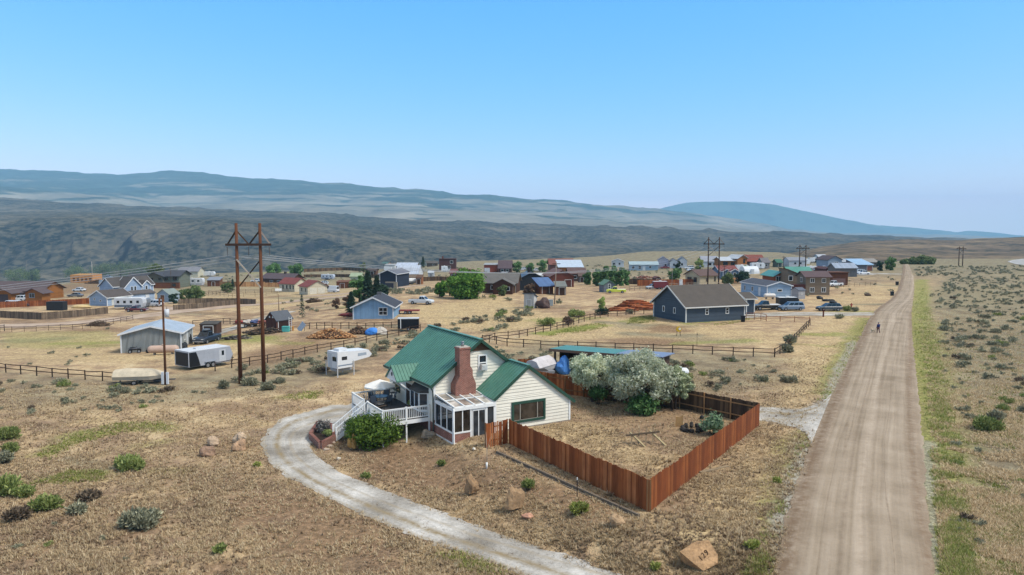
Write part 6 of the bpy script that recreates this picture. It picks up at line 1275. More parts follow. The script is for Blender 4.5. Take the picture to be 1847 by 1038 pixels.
# blue gabled house (upper left)
bh = hs("pale blue gabled house with a low garage wing and brown shingle roofs", 205, 546, 277, 181, rot=35, he=4.7, pitch=.75, ridge='x', wall="93a6bd", roof="4b4745", over=.4, trim="d3d5d6", wins=[('R', .62, 3.3, 1.0, 1.4), ('R', .74, 3.3, 1.0, 1.4), ('R', .86, .9, 1.2, 1.4), ('R', .95, .9, .8, 1.4)])
hs("", 193.5, 552.5, 236, 162.5, rot=42, he=2.4, pitch=.55, ridge='x', wall="93a6bd", roof="4f4946", over=.45, trim="d3d5d6", root=bh, wins=[('L', .28, 1.5, .6, .6), ('L', .62, 1.1, .6, .6)], gars=[('R', .35, 2.6, 2.1, "bdbdb8")])
hs("", 226, 545.5, 256, None, rot=64, dep=4, he=4.4, pitch=1.0, ridge='y', wall="93a6bd", roof="4b4745", over=.35, trim="d3d5d6", root=bh, wins=[('R', .42, 3.2, .8, 1.3), ('R', .62, 3.2, .8, 1.3)])
hs("", 258, 543.5, 272, None, rot=64, dep=3, he=4.9, pitch=.9, ridge='y', wall="93a6bd", roof="4b4745", over=.3, trim="d3d5d6", root=bh, wins=[('R', .5, 3.4, .8, 1.2)])
hs("", 226, 547.5, 279, None, rot=64, dep=2, he=2.5, pitch=.3, ridge='shed', wall="9fb0c4", roof="57514e", over=.4, trim="d3d5d6", root=bh, doors=[('R', .75, 1.0, 2.0, "c9ccce")])
hs("small pale blue shed with a grey green roof and a brown door", 305, 546, 324, 284, rot=45, he=2.4, pitch=.6, ridge='x', wall="93a4b2", roof="7a8580", over=.25, name="shed", cat="shed", doors=[('L', .45, 1.5, 2.0, "6b4a34")])
# orange log house at the left edge
lh = hs("orange log house with a dark roof at the left edge", -95, 541, 76, None, rot=1, dep=11, he=2.9, pitch=.42, ridge='x', wall="94602f", roof="54494a", over=.8, lines=LOG, frame="8f9aa4", wins=[('R', .9, 1.1, 1.6, 1.4, 2, 1), ('R', .78, .8, 2.4, 1.6, 2, 1)], gars=[('R', .55, 4.5, 2.3, "43393a")])
hs("", 46, 545, 76, None, rot=1, dep=4, he=2.7, pitch=.5, ridge='y', wall="94602f", roof="54494a", over=.7, lines=LOG, root=lh, frame="8f9aa4", wins=[('R', .4, 1.2, 1.6, 1.4, 2, 1)])
hs("", -10, 545, 20, None, rot=1, dep=4, he=2.7, pitch=.5, ridge='y', wall="8d5a2c", roof="54494a", over=.7, lines=LOG, root=lh, gars=[('R', .5, 3.2, 2.2, "43393a")])
board_fence("brown board fence in front of the orange log house", [G(-20, 557), G(60, 553), G(110, 551), G(165, 548)], 1.6, B_RED2, pm=PW, post=2.6)
board_fence("brown board fence along the roadside grass on the left", [G(-20, 572), G(75, 577), G(130, 573), G(195, 566)], 1.6, B_GREY, pm=PW, post=2.6)
rb("black slatted trailer box standing inside the brown fence", 103, 560, 4.2, 2.0, 2.2, "262629", "box_trailer", "trailer"); tarp("tarp_bundle", "flat pale tan canvas cover inside the brown fence", "cover", 146, 556, 5.5, 2.5, .9, "c0a878", 25, 0, None, .08)
# timber framed house under construction
uf = thing("unfinished_house", "unfinished roofless house of raw orange timber sheathing", "house", G(127, 511), R(2)); L = solve(G(127, 511), (1, .03), 167); osb = mat("b98454", .85, .2, .8, lines=VL); q = random.Random(3)
for (x0, x1, y0, y1) in ((0, L, 0, .15), (0, L, 8, 8.15), (0, .15, .15, 8), (L - .15, L, .15, 8)): m = MB(); m.box(x0, x1, y0, y1, -.8, 3.7 + q.uniform(-.2, .3)); m.build("wall", osb, uf)
for k in range(5): m = MB(); x = L * (k + .6) / 5.4; m.box(x, x + 1.0, -.03, 0, 1.0, 2.3); m.build("opening", mat("5d3d24", .9), uf)
m = MB(); [m.bar((x, 0, 3.6), (x, 8, 3.8), .08, .2) for x in np.linspace(.3, L - .3, 9)]; m.build("joists", mat("c49a68", .8), uf)
# large brown house with dark roof
lb = hs("large brown two storey house with grey green siding and dark roof", 264, 519.5, 295, None, rot=4, dep=12, he=4.6, pitch=.4, ridge='y', wall="6f6a5c", roof="3f4147", over=.9, wins=[('R', .3, 3.0, 1.6, 1.0, 2, 1), ('R', .8, 3.0, 1.2, 1.0)], doors=[('R', .5, 2.0, 2.0, "4d3426")], frame="4a3a2e")
hs("", 295, 519.5, 323, None, rot=4, dep=12, he=4.8, pitch=.3, ridge='x', wall="6a6f62", roof="3f4147", over=.9, root=lb, wins=[('R', .2, 3.0, 1.2, 1.4), ('R', .75, 3.0, 1.6, 1.6, 2, 1), ('R', .7, .6, 1.8, 1.5, 2, 1)], frame="4a3a2e")
hs("", 230, 515, 264, None, rot=4, dep=9, he=2.9, pitch=.4, ridge='x', wall="5c4434", roof="3f4147", over=.9, root=lb, wins=[('R', .5, .9, 2, 1.4, 2, 1)], frame="4a3a2e")
hs("", 264, 520.2, 323, None, rot=4, dep=1.2, he=2.2, pitch=.05, ridge='shed', wall="6b4028", roof="4a4644", over=.1, root=lb, wins=[('R', .2, .6, 1.6, 1.2), ('R', .85, .6, 1.4, 1.2)], frame="3a2a20")
hs("cream house with a grey roof behind the long white camper", 321, 500.5, 357, None, rot=3, dep=9, he=3.0, pitch=.42, ridge='x', wall="c2bca6", roof="74757a", over=.5, wins=[('R', .25, 1.0, 1.2, 1.2), ('R', .6, 1.0, 1.2, 1.2)])
hs("small brown shed with a grey roof right of the long white camper", 374, 517, 396, None, rot=4, dep=4, he=2.6, pitch=.25, ridge='shed', wall="6a412b", roof="7d828a", over=.3, name="shed", cat="shed", lines=VL, doors=[('R', .5, 1.2, 1.8, "55331f")])
board_fence("tan board fence beyond the tree with the round crown", [G(397, 517), G(430, 517.5), G(478, 517.5)], 2.0, B_TAN, post=3)
board_fence("grey brown board fence with a corner beyond the grey house, farther run", [G(322, 549), G(365, 547), G(420, 547), G(461, 549)], 1.4, B_GREY, post=3); board_fence("grey brown board fence following the village road, nearer run", [G(313, 560), G(360, 557), G(400, 552), G(432, 549), G(460, 549.5)], 1.4, B_GREY, post=3)
# brown barn house and red roofed cream house
hs("long brown barn like house with a dark brown roof", 527, 517.5, 546, 474, rot=52, he=3.4, pitch=.5, ridge='y', wall="5d4336", roof="52474a", over=.8, lines=LOG, wins=[('L', .3, 1.5, 1.6, 1.0, 2, 1), ('L', .55, 1.5, 1.6, 1.0, 2, 1), ('L', .8, 1.5, 1.6, 1.0, 2, 1)], chim=(.5, .4, "3f3634", .8))
board_fence("tan board fence in front of the long brown barn house", [G(478, 518), G(503, 518)], 1.8, B_TAN, post=3)
ch_ = hs("cream house with red metal roofs and a twin garage", 531.4, 527, 555, 504, rot=45, he=3.0, pitch=.55, ridge='y', wall="c3b9a2", roof="743f3b", over=.5, wins=[('L', .25, .8, .9, 1.7), ('L', .5, .8, .9, 1.7), ('L', .72, .8, .9, 1.7), ('L', .92, .8, .8, 1.7)], frame="b9b2a0")
hs("", 555.3, 532, 590.5, 540, rot=25, he=2.7, pitch=.5, ridge='y', wall="c3b9a2", roof="743f3b", over=.45, root=ch_, wins=[('L', .3, .8, .8, 1.3), ('L', .75, .8, .8, 1.3)], gars=[('R', .28, 2.5, 2.1, "c8c2b2"), ('R', .7, 2.5, 2.1, "c8c2b2")], frame="8a8478")
q = thing("wooden_deck", "white railed deck at the left end of the cream house", "deck", G(505, 528), R(20)); m = MB(); m.box(-1.6, .6, -.2, 2.4, .45, .6); m.build("decking", mat("a9a59b", .8), q); m = MB(); [m.bar((a_, b_, .62), (a_, b_, 1.5), .08) for a_, b_ in ((-1.6, -.2), (-.5, -.2), (.6, -.2), (-1.6, 1), (-1.6, 2.4))]; m.box(-1.65, .65, -.24, -.18, .65, 1.5); m.box(-1.66, -1.6, -.2, 2.4, .65, 1.5); m.build("railing", WHITE, q)
hs("brown board hay shed behind the white van", 607, 521, 628, None, rot=-3, dep=4, he=2.6, pitch=.1, ridge='shed', wall="7a4a2c", roof="6a4632", over=.2, name="shed", cat="shed", lines=VL, doors=[('R', .5, 1.6, 2.0, "5f3820")])
board_fence("dark brown fence line across the far field behind the red roofed house", [G(548, 501), G(600, 500), G(690, 501)], 1.5, B_OLD, post=4); board_fence("dark brown far fence below the valley edge", [G(548, 491), G(620, 488), G(680, 492)], 1.8, B_OLD, post=4, bw=.3)
# centre row
nv = hs("dark navy house with white trim over a tan garage storey", 685.5, 521.5, 715, None, rot=-12, dep=12, he=5.0, pitch=.42, ridge='y', wall="27303f", roof="62646c", over=.5, trim="c9ccce", gars=[('R', .58, 3.0, 2.3, "33363f")])
hs("", 695, 522.5, 715.5, None, rot=-12, dep=.8, he=2.3, pitch=.02, ridge='shed', wall="8f8674", roof="7d7568", over=.02, root=nv, gars=[('R', .35, 2.9, 2.0, "33363f")])
hs("orange log house with a green roof on the far rise", 694, 484, 712, 683, rot=32, he=4.6, pitch=.55, ridge='y', wall="9a663a", roof="47655c", over=.6, lines=LOG, frame="6b4a2c", wins=[('R', .65, 3.6, 1.2, 1.2)])
wb_ = hs("white and tan metal barn with a raised centre roof", 713, 505, 754, None, rot=-2, dep=14, he=2.6, pitch=.5, ridge='x', wall="c3c6c8", roof="a9b1bc", over=.3, rlines=('X', .5, .03), name="barn", cat="barn", rough=.4, doors=[('R', .3, 2.5, 2.2, "5d6068")])
hs("", 714.5, 502, 751, None, rot=-2, dep=9, he=5.6, pitch=.3, ridge='x', wall="8d8578", roof="a9b1bc", over=.3, rlines=('X', .5, .03), root=wb_, rough=.4)
hs("brown flat topped two storey house with a brick chimney", 792, 488.5, 822, None, rot=2, dep=10, he=6.0, ridge='flat', wall="533531", roof="4a3a38", over=.3, wins=[('R', .75, 3.6, 1.6, 1.6)], doors=[('R', .6, 1.6, 2.2, "2b1f1c")], chim=(.22, .1, "6a443c", 1.4))
hs("small dark log cabin left of the brown flat topped house", 770, 482, 789, None, rot=2, dep=5, he=2.4, pitch=.4, ridge='x', wall="5e5248", roof="55504c", wins=[('R', .6, 1.0, 1.2, .9)], name="cabin", cat="cabin")
hs("brick red house with a flat grey roof and a white door", 873, 493.5, 897, None, rot=-3, dep=9, he=4.0, pitch=.05, ridge='shed', wall="8f4632", roof="8c8f90", over=.3, doors=[('R', .15, 1.3, 2.4, "d0d2d2"), ('R', .32, 1.3, 2.4, "d0d2d2")])
hs("dark brown house with dormers next to the brick red house", 899, 494, 922, None, rot=-3, dep=9, he=2.6, pitch=.75, ridge='x', wall="4a3531", roof="54474b", over=.4, wins=[('R', .3, .9, 1.4, 1.2), ('R', .7, .9, 1.4, 1.2)])
hs("low dark barn with a maroon roof right behind the pale willow", 812, 505, 850, None, rot=-4, dep=8, he=2.6, pitch=.35, ridge='x', wall="4a2f26", roof="6a4644", over=.5, name="barn", cat="barn", doors=[('R', .2, 2.0, 2.0, "2e1e18")])
bl2 = hs("brown log house with a grey shingle roof right of the green willows", 871, 529, 931, None, rot=-6, dep=11, he=2.9, pitch=.42, ridge='x', wall="4e3327", roof="615e5a", over=.6, lines=LOG, wins=[('R', .3, 1, 1.2, 1.1)], doors=[('R', .93, .9, 2.0, "8a6a4a")])
hs("", 889, 531.5, 924, None, rot=-6, dep=4, he=2.8, pitch=.5, ridge='y', wall="4e3327", roof="615e5a", over=.6, lines=LOG, root=bl2, wins=[('R', .75, 1.0, 1.3, 1.1)])
hs("black house with a dark steel roof behind the blue roofed barn", 939, 524, 980, 931, rot=12, he=3.6, pitch=.5, ridge='y', wall="23252b", roof="42464f", over=.5, rough=.4, wins=[('L', .5, 1.2, 1.0, 2.0)], chim=(.45, .4, "2a2a2c", 1.2))
hs("brown timber barn with a bright blue metal roof", 975, 531, 998, 964, rot=25, he=2.3, pitch=.4, ridge='shed', wall="6b4029", roof="4a648a", over=.6, name="barn", cat="barn", rough=.35, rlines=('X', .5, .03), lines=VL, doors=[('R', .4, 2.0, 2.0, "4d2c1c")])
hs("small open brown animal shed with a grey roof beside the blue roofed barn", 1003, 533, 1021, None, rot=3, dep=4, he=2.3, pitch=.25, ridge='shed', wall="5a3a2a", roof="6d6f6a", over=.3, name="shed", cat="shed", lines=VL, doors=[('R', .6, 1.5, 1.9, "3a2519")])
hs("red brown gabled house seen end on in the centre of the village", 993.5, 518.5, 1035, None, rot=8, dep=13, he=3.5, pitch=.5, ridge='y', wall="64362b", roof="68504d", over=.5, doors=[('R', .75, 2.0, 2.2, "4c2a22")])
hs("long brown house with a porch behind the red brown gable", 1027, 508, 1056, None, rot=2, dep=9, he=3.0, pitch=.4, ridge='x', wall="4a342b", roof="5d4a46", over=.6, wins=[('R', .35, 1, 1.5, 1.3), ('R', .75, 1, 1.5, 1.3)])
hs("red roofed house farthest back in the centre of the village", 992, 489.5, 1034, None, rot=3, dep=10, he=3.4, pitch=.5, ridge='x', wall="7a5046", roof="744a41", over=.6, wins=[('R', .3, 1, 1.6, 1.4), ('R', .7, 1, 1.6, 1.4)])
hs("orange timber house with a shiny pale metal roof", 1009, 496, 1050, None, rot=2, dep=10, he=3.6, pitch=.25, ridge='shed', wall="96622f", roof="aeb9c2", over=.8, rough=.35, wins=[('R', .45, 1.6, 1.2, 1.2), ('R', .8, 1.6, 1.2, 1.2)], lines=LOG)
hs("small grey shed with a green roof behind the yellow pickup", 1089, 528, 1109, None, rot=12, dep=4, he=2.2, pitch=.7, ridge='y', wall="6d7279", roof="5c7a68", over=.3, name="shed", cat="shed", wins=[('R', .5, 1.0, .8, 1.4, 1, 2)])
hs("white house with a low gable on the far left of the pale row", 1103, 482, 1125, None, rot=-8, dep=9, he=3.0, pitch=.4, ridge='y', wall="c9cbcb", roof="8b8e90", over=.4, wins=[('R', .2, 1.2, 1.6, 1.2), ('R', .65, 1.2, 1.2, 1.2)])
hs("long light blue ranch house in the far row", 1136, 488.5, 1187, None, rot=-6, dep=9, he=3.0, pitch=.3, ridge='x', wall="8fa7b6", roof="93a5a9", over=.4, wins=[('R', .12, .8, 1.4, 1.6), ('R', .35, .8, 1.4, 1.6), ('R', .72, 1.2, 1.2, 1.2)], doors=[('R', .5, 1.2, 2.1, "c9ced0")], frame="cfd3d5")
hs("pale lilac gabled house right of the long blue ranch house", 1187, 485, 1206, None, rot=-10, dep=11, he=4.4, pitch=.65, ridge='y', wall="a9a6b0", roof="7a7a80", over=.3, wins=[('R', .7, 1.2, 1.2, 1.4)])
hs("white gabled house with a dark roof in the far row", 1208, 484.5, 1223, None, rot=-8, dep=9, he=3.4, pitch=.7, ridge='y', wall="c5c8cb", roof="4d525a", over=.3, wins=[('R', .5, 1.2, 1.2, 1.4)]); hs("second white gabled house with a blue grey roof in the far row", 1224, 484, 1239, None, rot=-8, dep=9, he=3.8, pitch=.9, ridge='y', wall="c5c8cb", roof="5a6470", over=.3, wins=[('R', .4, 1.2, 1.2, 1.4)])
hs("white house with a dark roof between the legs of the far power pole", 1266, 483, 1295, None, rot=-4, dep=9, he=3.0, pitch=.55, ridge='x', wall="c6c9cb", roof="8d9098", over=.3, wins=[('R', .5, 1.0, 1.6, 1.4), ('R', .75, 1.0, 1.0, 1.4)])
oh = hs("large orange timber house with pale metal roofs, right wing taller", 1330, 484, 1347, 1312, rot=45, he=4.6, pitch=.5, ridge='y', wall="99653a", roof="a9aeb2", over=.7, rough=.4, lines=LOG, wins=[('R', .7, 2.2, 1.4, 2.0)], frame="5f3f24")
hs("", 1301, 485.5, 1330, None, rot=8, dep=8, he=4.0, pitch=.35, ridge='x', wall="99653a", roof="a9aeb2", over=.7, rough=.4, root=oh, lines=LOG, wins=[('R', .25, 1.6, 2.4, 1.8, 2, 1), ('R', .7, 1.6, 2.0, 1.6, 2, 1)], frame="5f3f24")
hs("dark house with a red brown roof right of the orange timber house", 1348, 482, 1379, None, rot=2, dep=10, he=2.8, pitch=.55, ridge='x', wall="4b332c", roof="774238", over=.5, wins=[('R', .4, 1, 1.6, 1.2)])
ds = thing("dome_shelter", "white rounded dome shelter beside the white camper", "shelter", G(1351, 494), R(10)); m = MB(); n = 10
m.add([(x, 2.8 * math.cos(a), 3.1 * math.sin(a)) for x in (-3.2, 3.2) for a in np.linspace(0, math.pi, n)], [(i, i + 1, i + n + 1, i + n) for i in range(n - 1)] + [tuple(range(n)), tuple(range(n, 2 * n))]); m.build("cover", mat("cdd0d2", .6, .06), ds); m = MB(); m.box(-.7, .7, -2.9, -2.6, 0, 2.0); m.build("doorway", mat("b4b8bb", .6), ds)
hs("cream house with a brown roof and a dark porch", 1262, 515, 1294, 1236, rot=35, he=3.3, pitch=.4, ridge='x', wall="b5a88c", roof="5d4b46", over=.6, wins=[('R', .4, 1.1, .8, 1.3), ('R', .85, 1.1, .8, 1.8), ('L', .7, .8, 2.0, 1.8)], frame="8a7c64", doors=[('L', .3, 2.5, 2.3, "3a2a22")])
bhr = hs("slate blue house with red roof and twin front gables", 1297, 503, 1330, None, rot=3, dep=8, he=3.2, pitch=.4, ridge='x', wall="566a82", roof="74433e", over=.4, trim="c3c6c8", wins=[('R', .2, 1, .9, 1.5)])
hs("", 1304, 504.3, 1317, None, rot=3, dep=3, he=3.0, pitch=.55, ridge='y', wall="566a82", roof="74433e", over=.3, trim="c3c6c8", root=bhr, wins=[('R', .5, 1.0, 1.2, 1.5)]); hs("", 1318, 504.3, 1332, None, rot=3, dep=3, he=3.0, pitch=.55, ridge='y', wall="566a82", roof="74433e", over=.3, trim="c3c6c8", root=bhr, wins=[('R', .5, 1.0, 1.2, 1.5)])
board_fence("red brown board fence behind the grey garage roof", [G(1150, 516), G(1190, 515), G(1262, 514)], 1.9, B_RED2, post=4, bw=.25); board_fence("dark board fence below the poplar row", [G(1132, 513), G(1176, 514)], 1.9, B_OLD, post=4, bw=.25); board_fence("pale board fence between the garage and the cream house", [G(1312, 512), G(1334, 509)], 1.8, B_TAN, post=4, bw=.3)
hs("small brown shed with a round roof behind the silver car", 1182, 514, 1192, None, rot=4, dep=4, he=2.2, pitch=.5, ridge='y', wall="5d3428", roof="5f4038", over=.2, name="shed", cat="shed", lines=VL, doors=[('R', .5, 1.2, 1.8, "45261d")]); rb("white tall post box in front of the far board fence", 1228, 519, .9, .9, 2.4, "d0d2d2", "post", "post")
# right of the garage
hs("long pale blue manufactured home with a dark roof", 1383.5, 537, 1427, 1337, rot=26, he=2.9, pitch=.3, ridge='y', wall="8ea6bd", roof="4a4d55", over=.35, trim="d2d5d8", wins=[('R', .52, 1.4, 1.3, .7), ('L', .45, .9, 1.2, 1.3, 2, 1), ('L', .15, .8, .9, 1.4)], doors=[('L', .72, 1.0, 2.1, "cfd3d6")])
hs("small pale grey shed with a dark roof panel beside the manufactured home", 1440, 540, 1452, 1427, rot=42, he=2.1, pitch=.45, ridge='x', wall="9b9a9c", roof="5a606b", over=.15, name="shed", cat="shed", wins=[('R', .5, 1.0, .5, .5)])
trailer("black trailer with a white roof behind the blue grey car", 1420, 556, 3, 4.2, 2.1, 2.3, "1c1d20", .5, 0, None, "box_trailer", "trailer", False); tank("white propane tank in front of the pale blue manufactured home", 1388, 540, 3.0, .5, "cfcac2", R(5), .4)
bg = hs("brown two storey house with white windows and a brown roof", 1452.7, 532.5, 1496, 1437, rot=22, he=4.8, pitch=.42, ridge='x', wall="7b6c5b", roof="58494a", over=.5, wins=[('R', .27, 3.2, 1.1, 1.2, 2, 1), ('R', .75, 3.2, 1.1, 1.2, 2, 1), ('R', .27, .7, 1.2, 1.3, 2, 1), ('R', .75, .7, 1.2, 1.3, 2, 1), ('L', .5, 3.2, 1.4, 1.3, 2, 1)])
hs("", 1420, 528, 1438, None, rot=2, dep=6, he=5.2, pitch=.4, ridge='shedx', wall="7b6c5b", roof="6a4a38", over=.3, root=bg, wins=[('R', .3, 3.2, 1.2, 1.4)]); hs("", 1431, 532.8, 1452, None, rot=2, dep=2, he=2.6, pitch=.02, ridge='flat', wall="4d2a26", roof="4d2a26", over=.05, root=bg)
gr = hs("orange timber house with a teal green roof behind the brown house", 1424, 522, 1462, 1411, rot=26, he=5.0, pitch=.6, ridge='x', wall="8f5836", roof="4b8477", over=.6, rough=.4, wins=[('L', .5, 3, 1, 1.2)])
hs("", 1396, 526, 1422, None, rot=4, dep=8, he=4.4, pitch=.55, ridge='y', wall="86482f", roof="4b8477", over=.6, rough=.4, root=gr, wins=[('R', .3, 2.8, 1.6, 1.5, 2, 1)])
hs("grey metal building with a shiny grey roof near the road end", 1507, 500.5, 1545, 1493, rot=25, he=3.4, pitch=.5, ridge='x', wall="6d6a68", roof="8d98a6", over=.4, rough=.4, rlines=('X', .5, .03), name="barn", cat="barn", gars=[('R', .85, 2.5, 2.4, "55585c")])
hs("dark red timber wing beside the grey metal building", 1489, 498, 1503, None, rot=5, dep=8, he=2.6, pitch=.4, ridge='y', wall="4d2c28", roof="4f3434", over=.4, doors=[('R', .5, 1.4, 2.0, "321c1a")])
hs("brown board garage beside the white pickup", 1497, 516, 1529, None, rot=3, dep=6, he=4.0, pitch=.05, ridge='flat', wall="53301f", roof="5a3826", over=.2, lines=VL, name="garage", cat="garage", gars=[('R', .5, 4.0, 2.2, "6d5552")])
hs("pale blue house with a dark red gable near the ridge", 1493.5, 486, 1518, None, rot=6, dep=10, he=4.2, pitch=.5, ridge='y', wall="8e9cab", roof="4f4549", over=.5, wins=[('R', .55, 1.8, .9, 1.4), ('R', .68, 1.8, .9, 1.4)])
hs("white house with a low grey roof on the far rise", 1423, 482, 1455, None, rot=-3, dep=9, he=3.0, pitch=.3, ridge='x', wall="c7cacc", roof="7d828a", over=.3, wins=[('R', .35, 1.2, 1.2, 1.1), ('R', .65, 1.2, 1.2, 1.1)])
hs("small grey house with a slate roof right of the white camper", 1376, 485, 1388, None, rot=0, dep=7, he=2.8, pitch=.5, ridge='x', wall="8a8684", roof="6d6a6c", wins=[('R', .5, 1, 1, 1)]); hs("green roofed shed on the far rise", 1402, 482.5, 1411, None, rot=0, dep=6, he=2.2, pitch=.45, ridge='x', wall="5d6a60", roof="3f6a58", name="shed", cat="shed", doors=[('R', .5, 1.2, 1.8, "3a463f")])
hs("grey house with a tan roof near the road end", 1543, 480, 1562, None, rot=5, dep=9, he=3.2, pitch=.45, ridge='x', wall="77787c", roof="a39b8d", over=.4, wins=[('R', .5, 1.1, 1.2, 1.2)]); hs("dark brown house with a rust roof near the road end", 1568, 481, 1587, None, rot=5, dep=9, he=4.0, pitch=.4, ridge='x', wall="3f2e29", roof="8a5f42", over=.4, wins=[('R', .25, 2.2, 1.6, 1.2)])
hs("low building with a pale blue metal roof near the conifer pair", 1546, 489, 1574, None, rot=4, dep=9, he=2.6, pitch=.22, ridge='shed', wall="5f5f66", roof="8ea9c0", over=.4, rough=.4, name="barn", cat="barn", doors=[('R', .8, 2.2, 2.0, "7a4a3c")]); hs("long grey building with a pale roof behind the metal building", 1518, 482, 1545, None, rot=4, dep=8, he=2.4, pitch=.3, ridge='x', wall="6b6a6c", roof="9aa0a6", name="barn", cat="barn", doors=[('R', .4, 1.5, 1.9, "4a4a4c")])
hs("low grey house with a pale roof behind the tall conifer", 1563, 483, 1583, None, rot=4, dep=8, he=2.5, pitch=.35, ridge='x', wall="55504c", roof="84807a", wins=[('R', .5, 1, 1.2, 1)]); hs("far dark cabin under the ridge", 1533, 473, 1550, None, rot=3, dep=8, he=2.8, pitch=.5, ridge='x', wall="453f3c", roof="4a484c", name="cabin", cat="cabin", wins=[('R', .5, 1, 1, 1)])
hs("white far house at the foot of the brown ridge", 1478, 474, 1492, None, rot=0, dep=8, he=2.8, pitch=.35, ridge='x', wall="c3c6c9", roof="a0a4a9", wins=[('R', .5, 1, 1, 1)])
# ------------------------------------------------------------------ more small buildings, vehicles and clutter far off
hs("tan shack with a dark doorway in front of the white metal barn", 733, 513.5, 748, None, rot=-3, dep=4, he=2.5, pitch=.2, ridge='shed', wall="9a8260", roof="6a5a48", over=.2, name="shed", cat="shed", lines=VL, doors=[('R', .4, 1.4, 1.9, "3a2b20")])
hs("orange brown board shed right of the tan shack", 750, 513.5, 760, None, rot=-3, dep=4, he=2.3, pitch=.2, ridge='shed', wall="80502f", roof="5d4636", over=.2, name="shed", cat="shed", lines=VL, doors=[('R', .5, 1.2, 1.8, "44291a")])
boat_on_trailer("white boat on a trailer in front of the tan shack", 746, 513, R(4), 5.0, "d2d2d0", "d3d5d6"); boat_on_trailer("white covered boat left of the red brown gabled house", 963, 502, R(8), 5.0, "cfcfcd", "d3d5d6"); boat_on_trailer("second white covered boat nearer the red brown gabled house", 977, 502, R(6), 5.0, "cbccca", "d3d5d6")
board_fence("dark slatted corral fence behind the pale willow", [G(764, 508), G(782, 507), G(812, 507)], 1.7, B_OLD, post=4, bw=.3)
hs("small grey shed inside the dark slatted corral", 772, 502, 782, None, rot=0, dep=4, he=2.3, pitch=.3, ridge='x', wall="a3a6a9", roof="b3b8bc", over=.2, name="shed", cat="shed", lines=VL, doors=[('R', .5, 1.2, 1.8, "7d8083")])
hs("brown board shed at the end of the far dark fence", 664, 497, 678, None, rot=-4, dep=5, he=2.6, pitch=.4, ridge='x', wall="5a3d2c", roof="4c4442", name="shed", cat="shed", lines=VL, doors=[('R', .5, 1.6, 1.9, "33231a")])
hs("pale green small cottage half hidden by the dark spruces", 632, 510, 650, None, rot=-4, dep=6, he=2.8, pitch=.45, ridge='x', wall="a9b395", roof="8f9c80", wins=[('R', .4, 1, 1, 1)], name="cottage", cat="cottage")
heap("scrap_pile", "reddish heap of boards on the far dry field", "scrap", 1160, 503, 9, 3, 1.2, 160, ("8a4a3c", "b59a88", "6d4a3c"), 21, 2.2, .3); heap("scrap_pile", "brown brush heap on the bare field in front of the red roofed house", "scrap", 566, 546, 4, 2, 1.3, 120, ("4a3b2e", "5d4c3a"), 22, 1.4, .15); heap("scrap_pile", "dark heap of earth and branches by the timber framed house", "scrap", 178, 512, 12, 4, 1.8, 200, ("4d3b2e", "5f4c3c"), 23, 1.6, .2); heap("scrap_pile", "low mound of brush beside the village road", "scrap", 178, 588, 5, 3, 1.1, 160, ("54463a", "6a5a48"), 24, 1.0, .1)
heap("scrap_pile", "dark rubble heap below the white jeep", "scrap", 925, 505, 8, 2.5, 1.2, 160, ("4d4640", "5f584f"), 25, 1.5, .25)
car("tan truck with a white bed beside the timber framed house", 176, 501, 20, "pickup", "b9b4a8", 5.6, 2.0, 1.9); car("grey blue truck right of the tan truck at the building site", 193, 504, 8, "pickup", "7d8894", 5.4, 2.0, 2.1); rb("pale blue portable toilet at the building site", 183, 516, 1.3, 1.3, 2.4, "8fa0ae", "portable_toilet", "toilet")
car("red car on the far field below the pale lilac house", 1199, 485, 178, "sedan", "7a3030", 4.5, 1.8, 1.5); car("white car beside the white gabled houses in the far row", 1243, 486, 178, "suv", "cdd0d2", 4.6, 1.8, 1.7); car("white pickup at the far house with the dark roof", 1249, 490, 182, "pickup", "cdd0d2", 5.2, 1.9, 1.7); car("dark pickup near the far dark red wing", 1478, 490, 182, "pickup", "3a3d42", 5.2, 1.9, 1.7); car("white car on the pale driveway near the road end", 1557, 496, 182, "sedan", "cdd0d2", 4.5, 1.8, 1.5)
car("white car in the shade of the far poplar pair", 968, 490, 178, "suv", "cdd0d2", 4.6, 1.8, 1.7); car("white car beside the brown flat topped house", 828, 491, 180, "sedan", "cdd0d2", 4.5, 1.8, 1.5); car("silver car at the red roofed far house", 1040, 492, 180, "sedan", "a9aeb3", 4.5, 1.8, 1.5)
trailer("white camper trailer at the foot of the valley edge on the left", 378, 499, 2, 5.5, 2.3, 2.5, "d0d3d5", .5, 0, None); trailer("small white trailer below the orange log house on the rise", 700, 489, 2, 4.5, 2.3, 2.4, "d3d6d8", .5, 0, None, "box_trailer", "trailer", False); trailer("white camper behind the slate blue house", 1338, 489, 3, 5.5, 2.3, 2.6, "d3d6d8", .5, 1, None)
hs("small white garage beside the orange log house on the rise", 694, 488, 712, None, rot=-3, dep=7, he=3.2, pitch=.05, ridge='shed', wall="c9c9c4", roof="9a9a98", over=.2, name="garage", cat="garage", gars=[('R', .4, 2.6, 2.2, "a9aaa8")])
hs("brown shed at the left end of the poplar row", 1045, 510, 1054, None, rot=2, dep=4, he=2.4, pitch=.4, ridge='x', wall="5b4132", roof="5a4a44", name="shed", cat="shed", lines=VL, doors=[('R', .5, 1.2, 1.8, "3a281e")])
rail_fence("thin wire fence across the field behind the yellow pickup", [(1118, 527), (1150, 524), (1176, 523)], 6, 1.3, mat("6a5a4a", .8), .1, (.5, .95), name="wire_fence"); rail_fence("thin pale fence posts in front of the cream house with the dark porch", [(1180, 519), (1260, 517), (1300, 516)], 12, 1.2, mat("9a8f80", .8), .1, (.5, .95), name="wire_fence"); rail_fence("thin fence beyond the pale manufactured home", [(1512, 519), (1540, 517), (1580, 515)], 7, 1.1, mat("6a5a4a", .8), .1, (.5, .95), name="wire_fence")
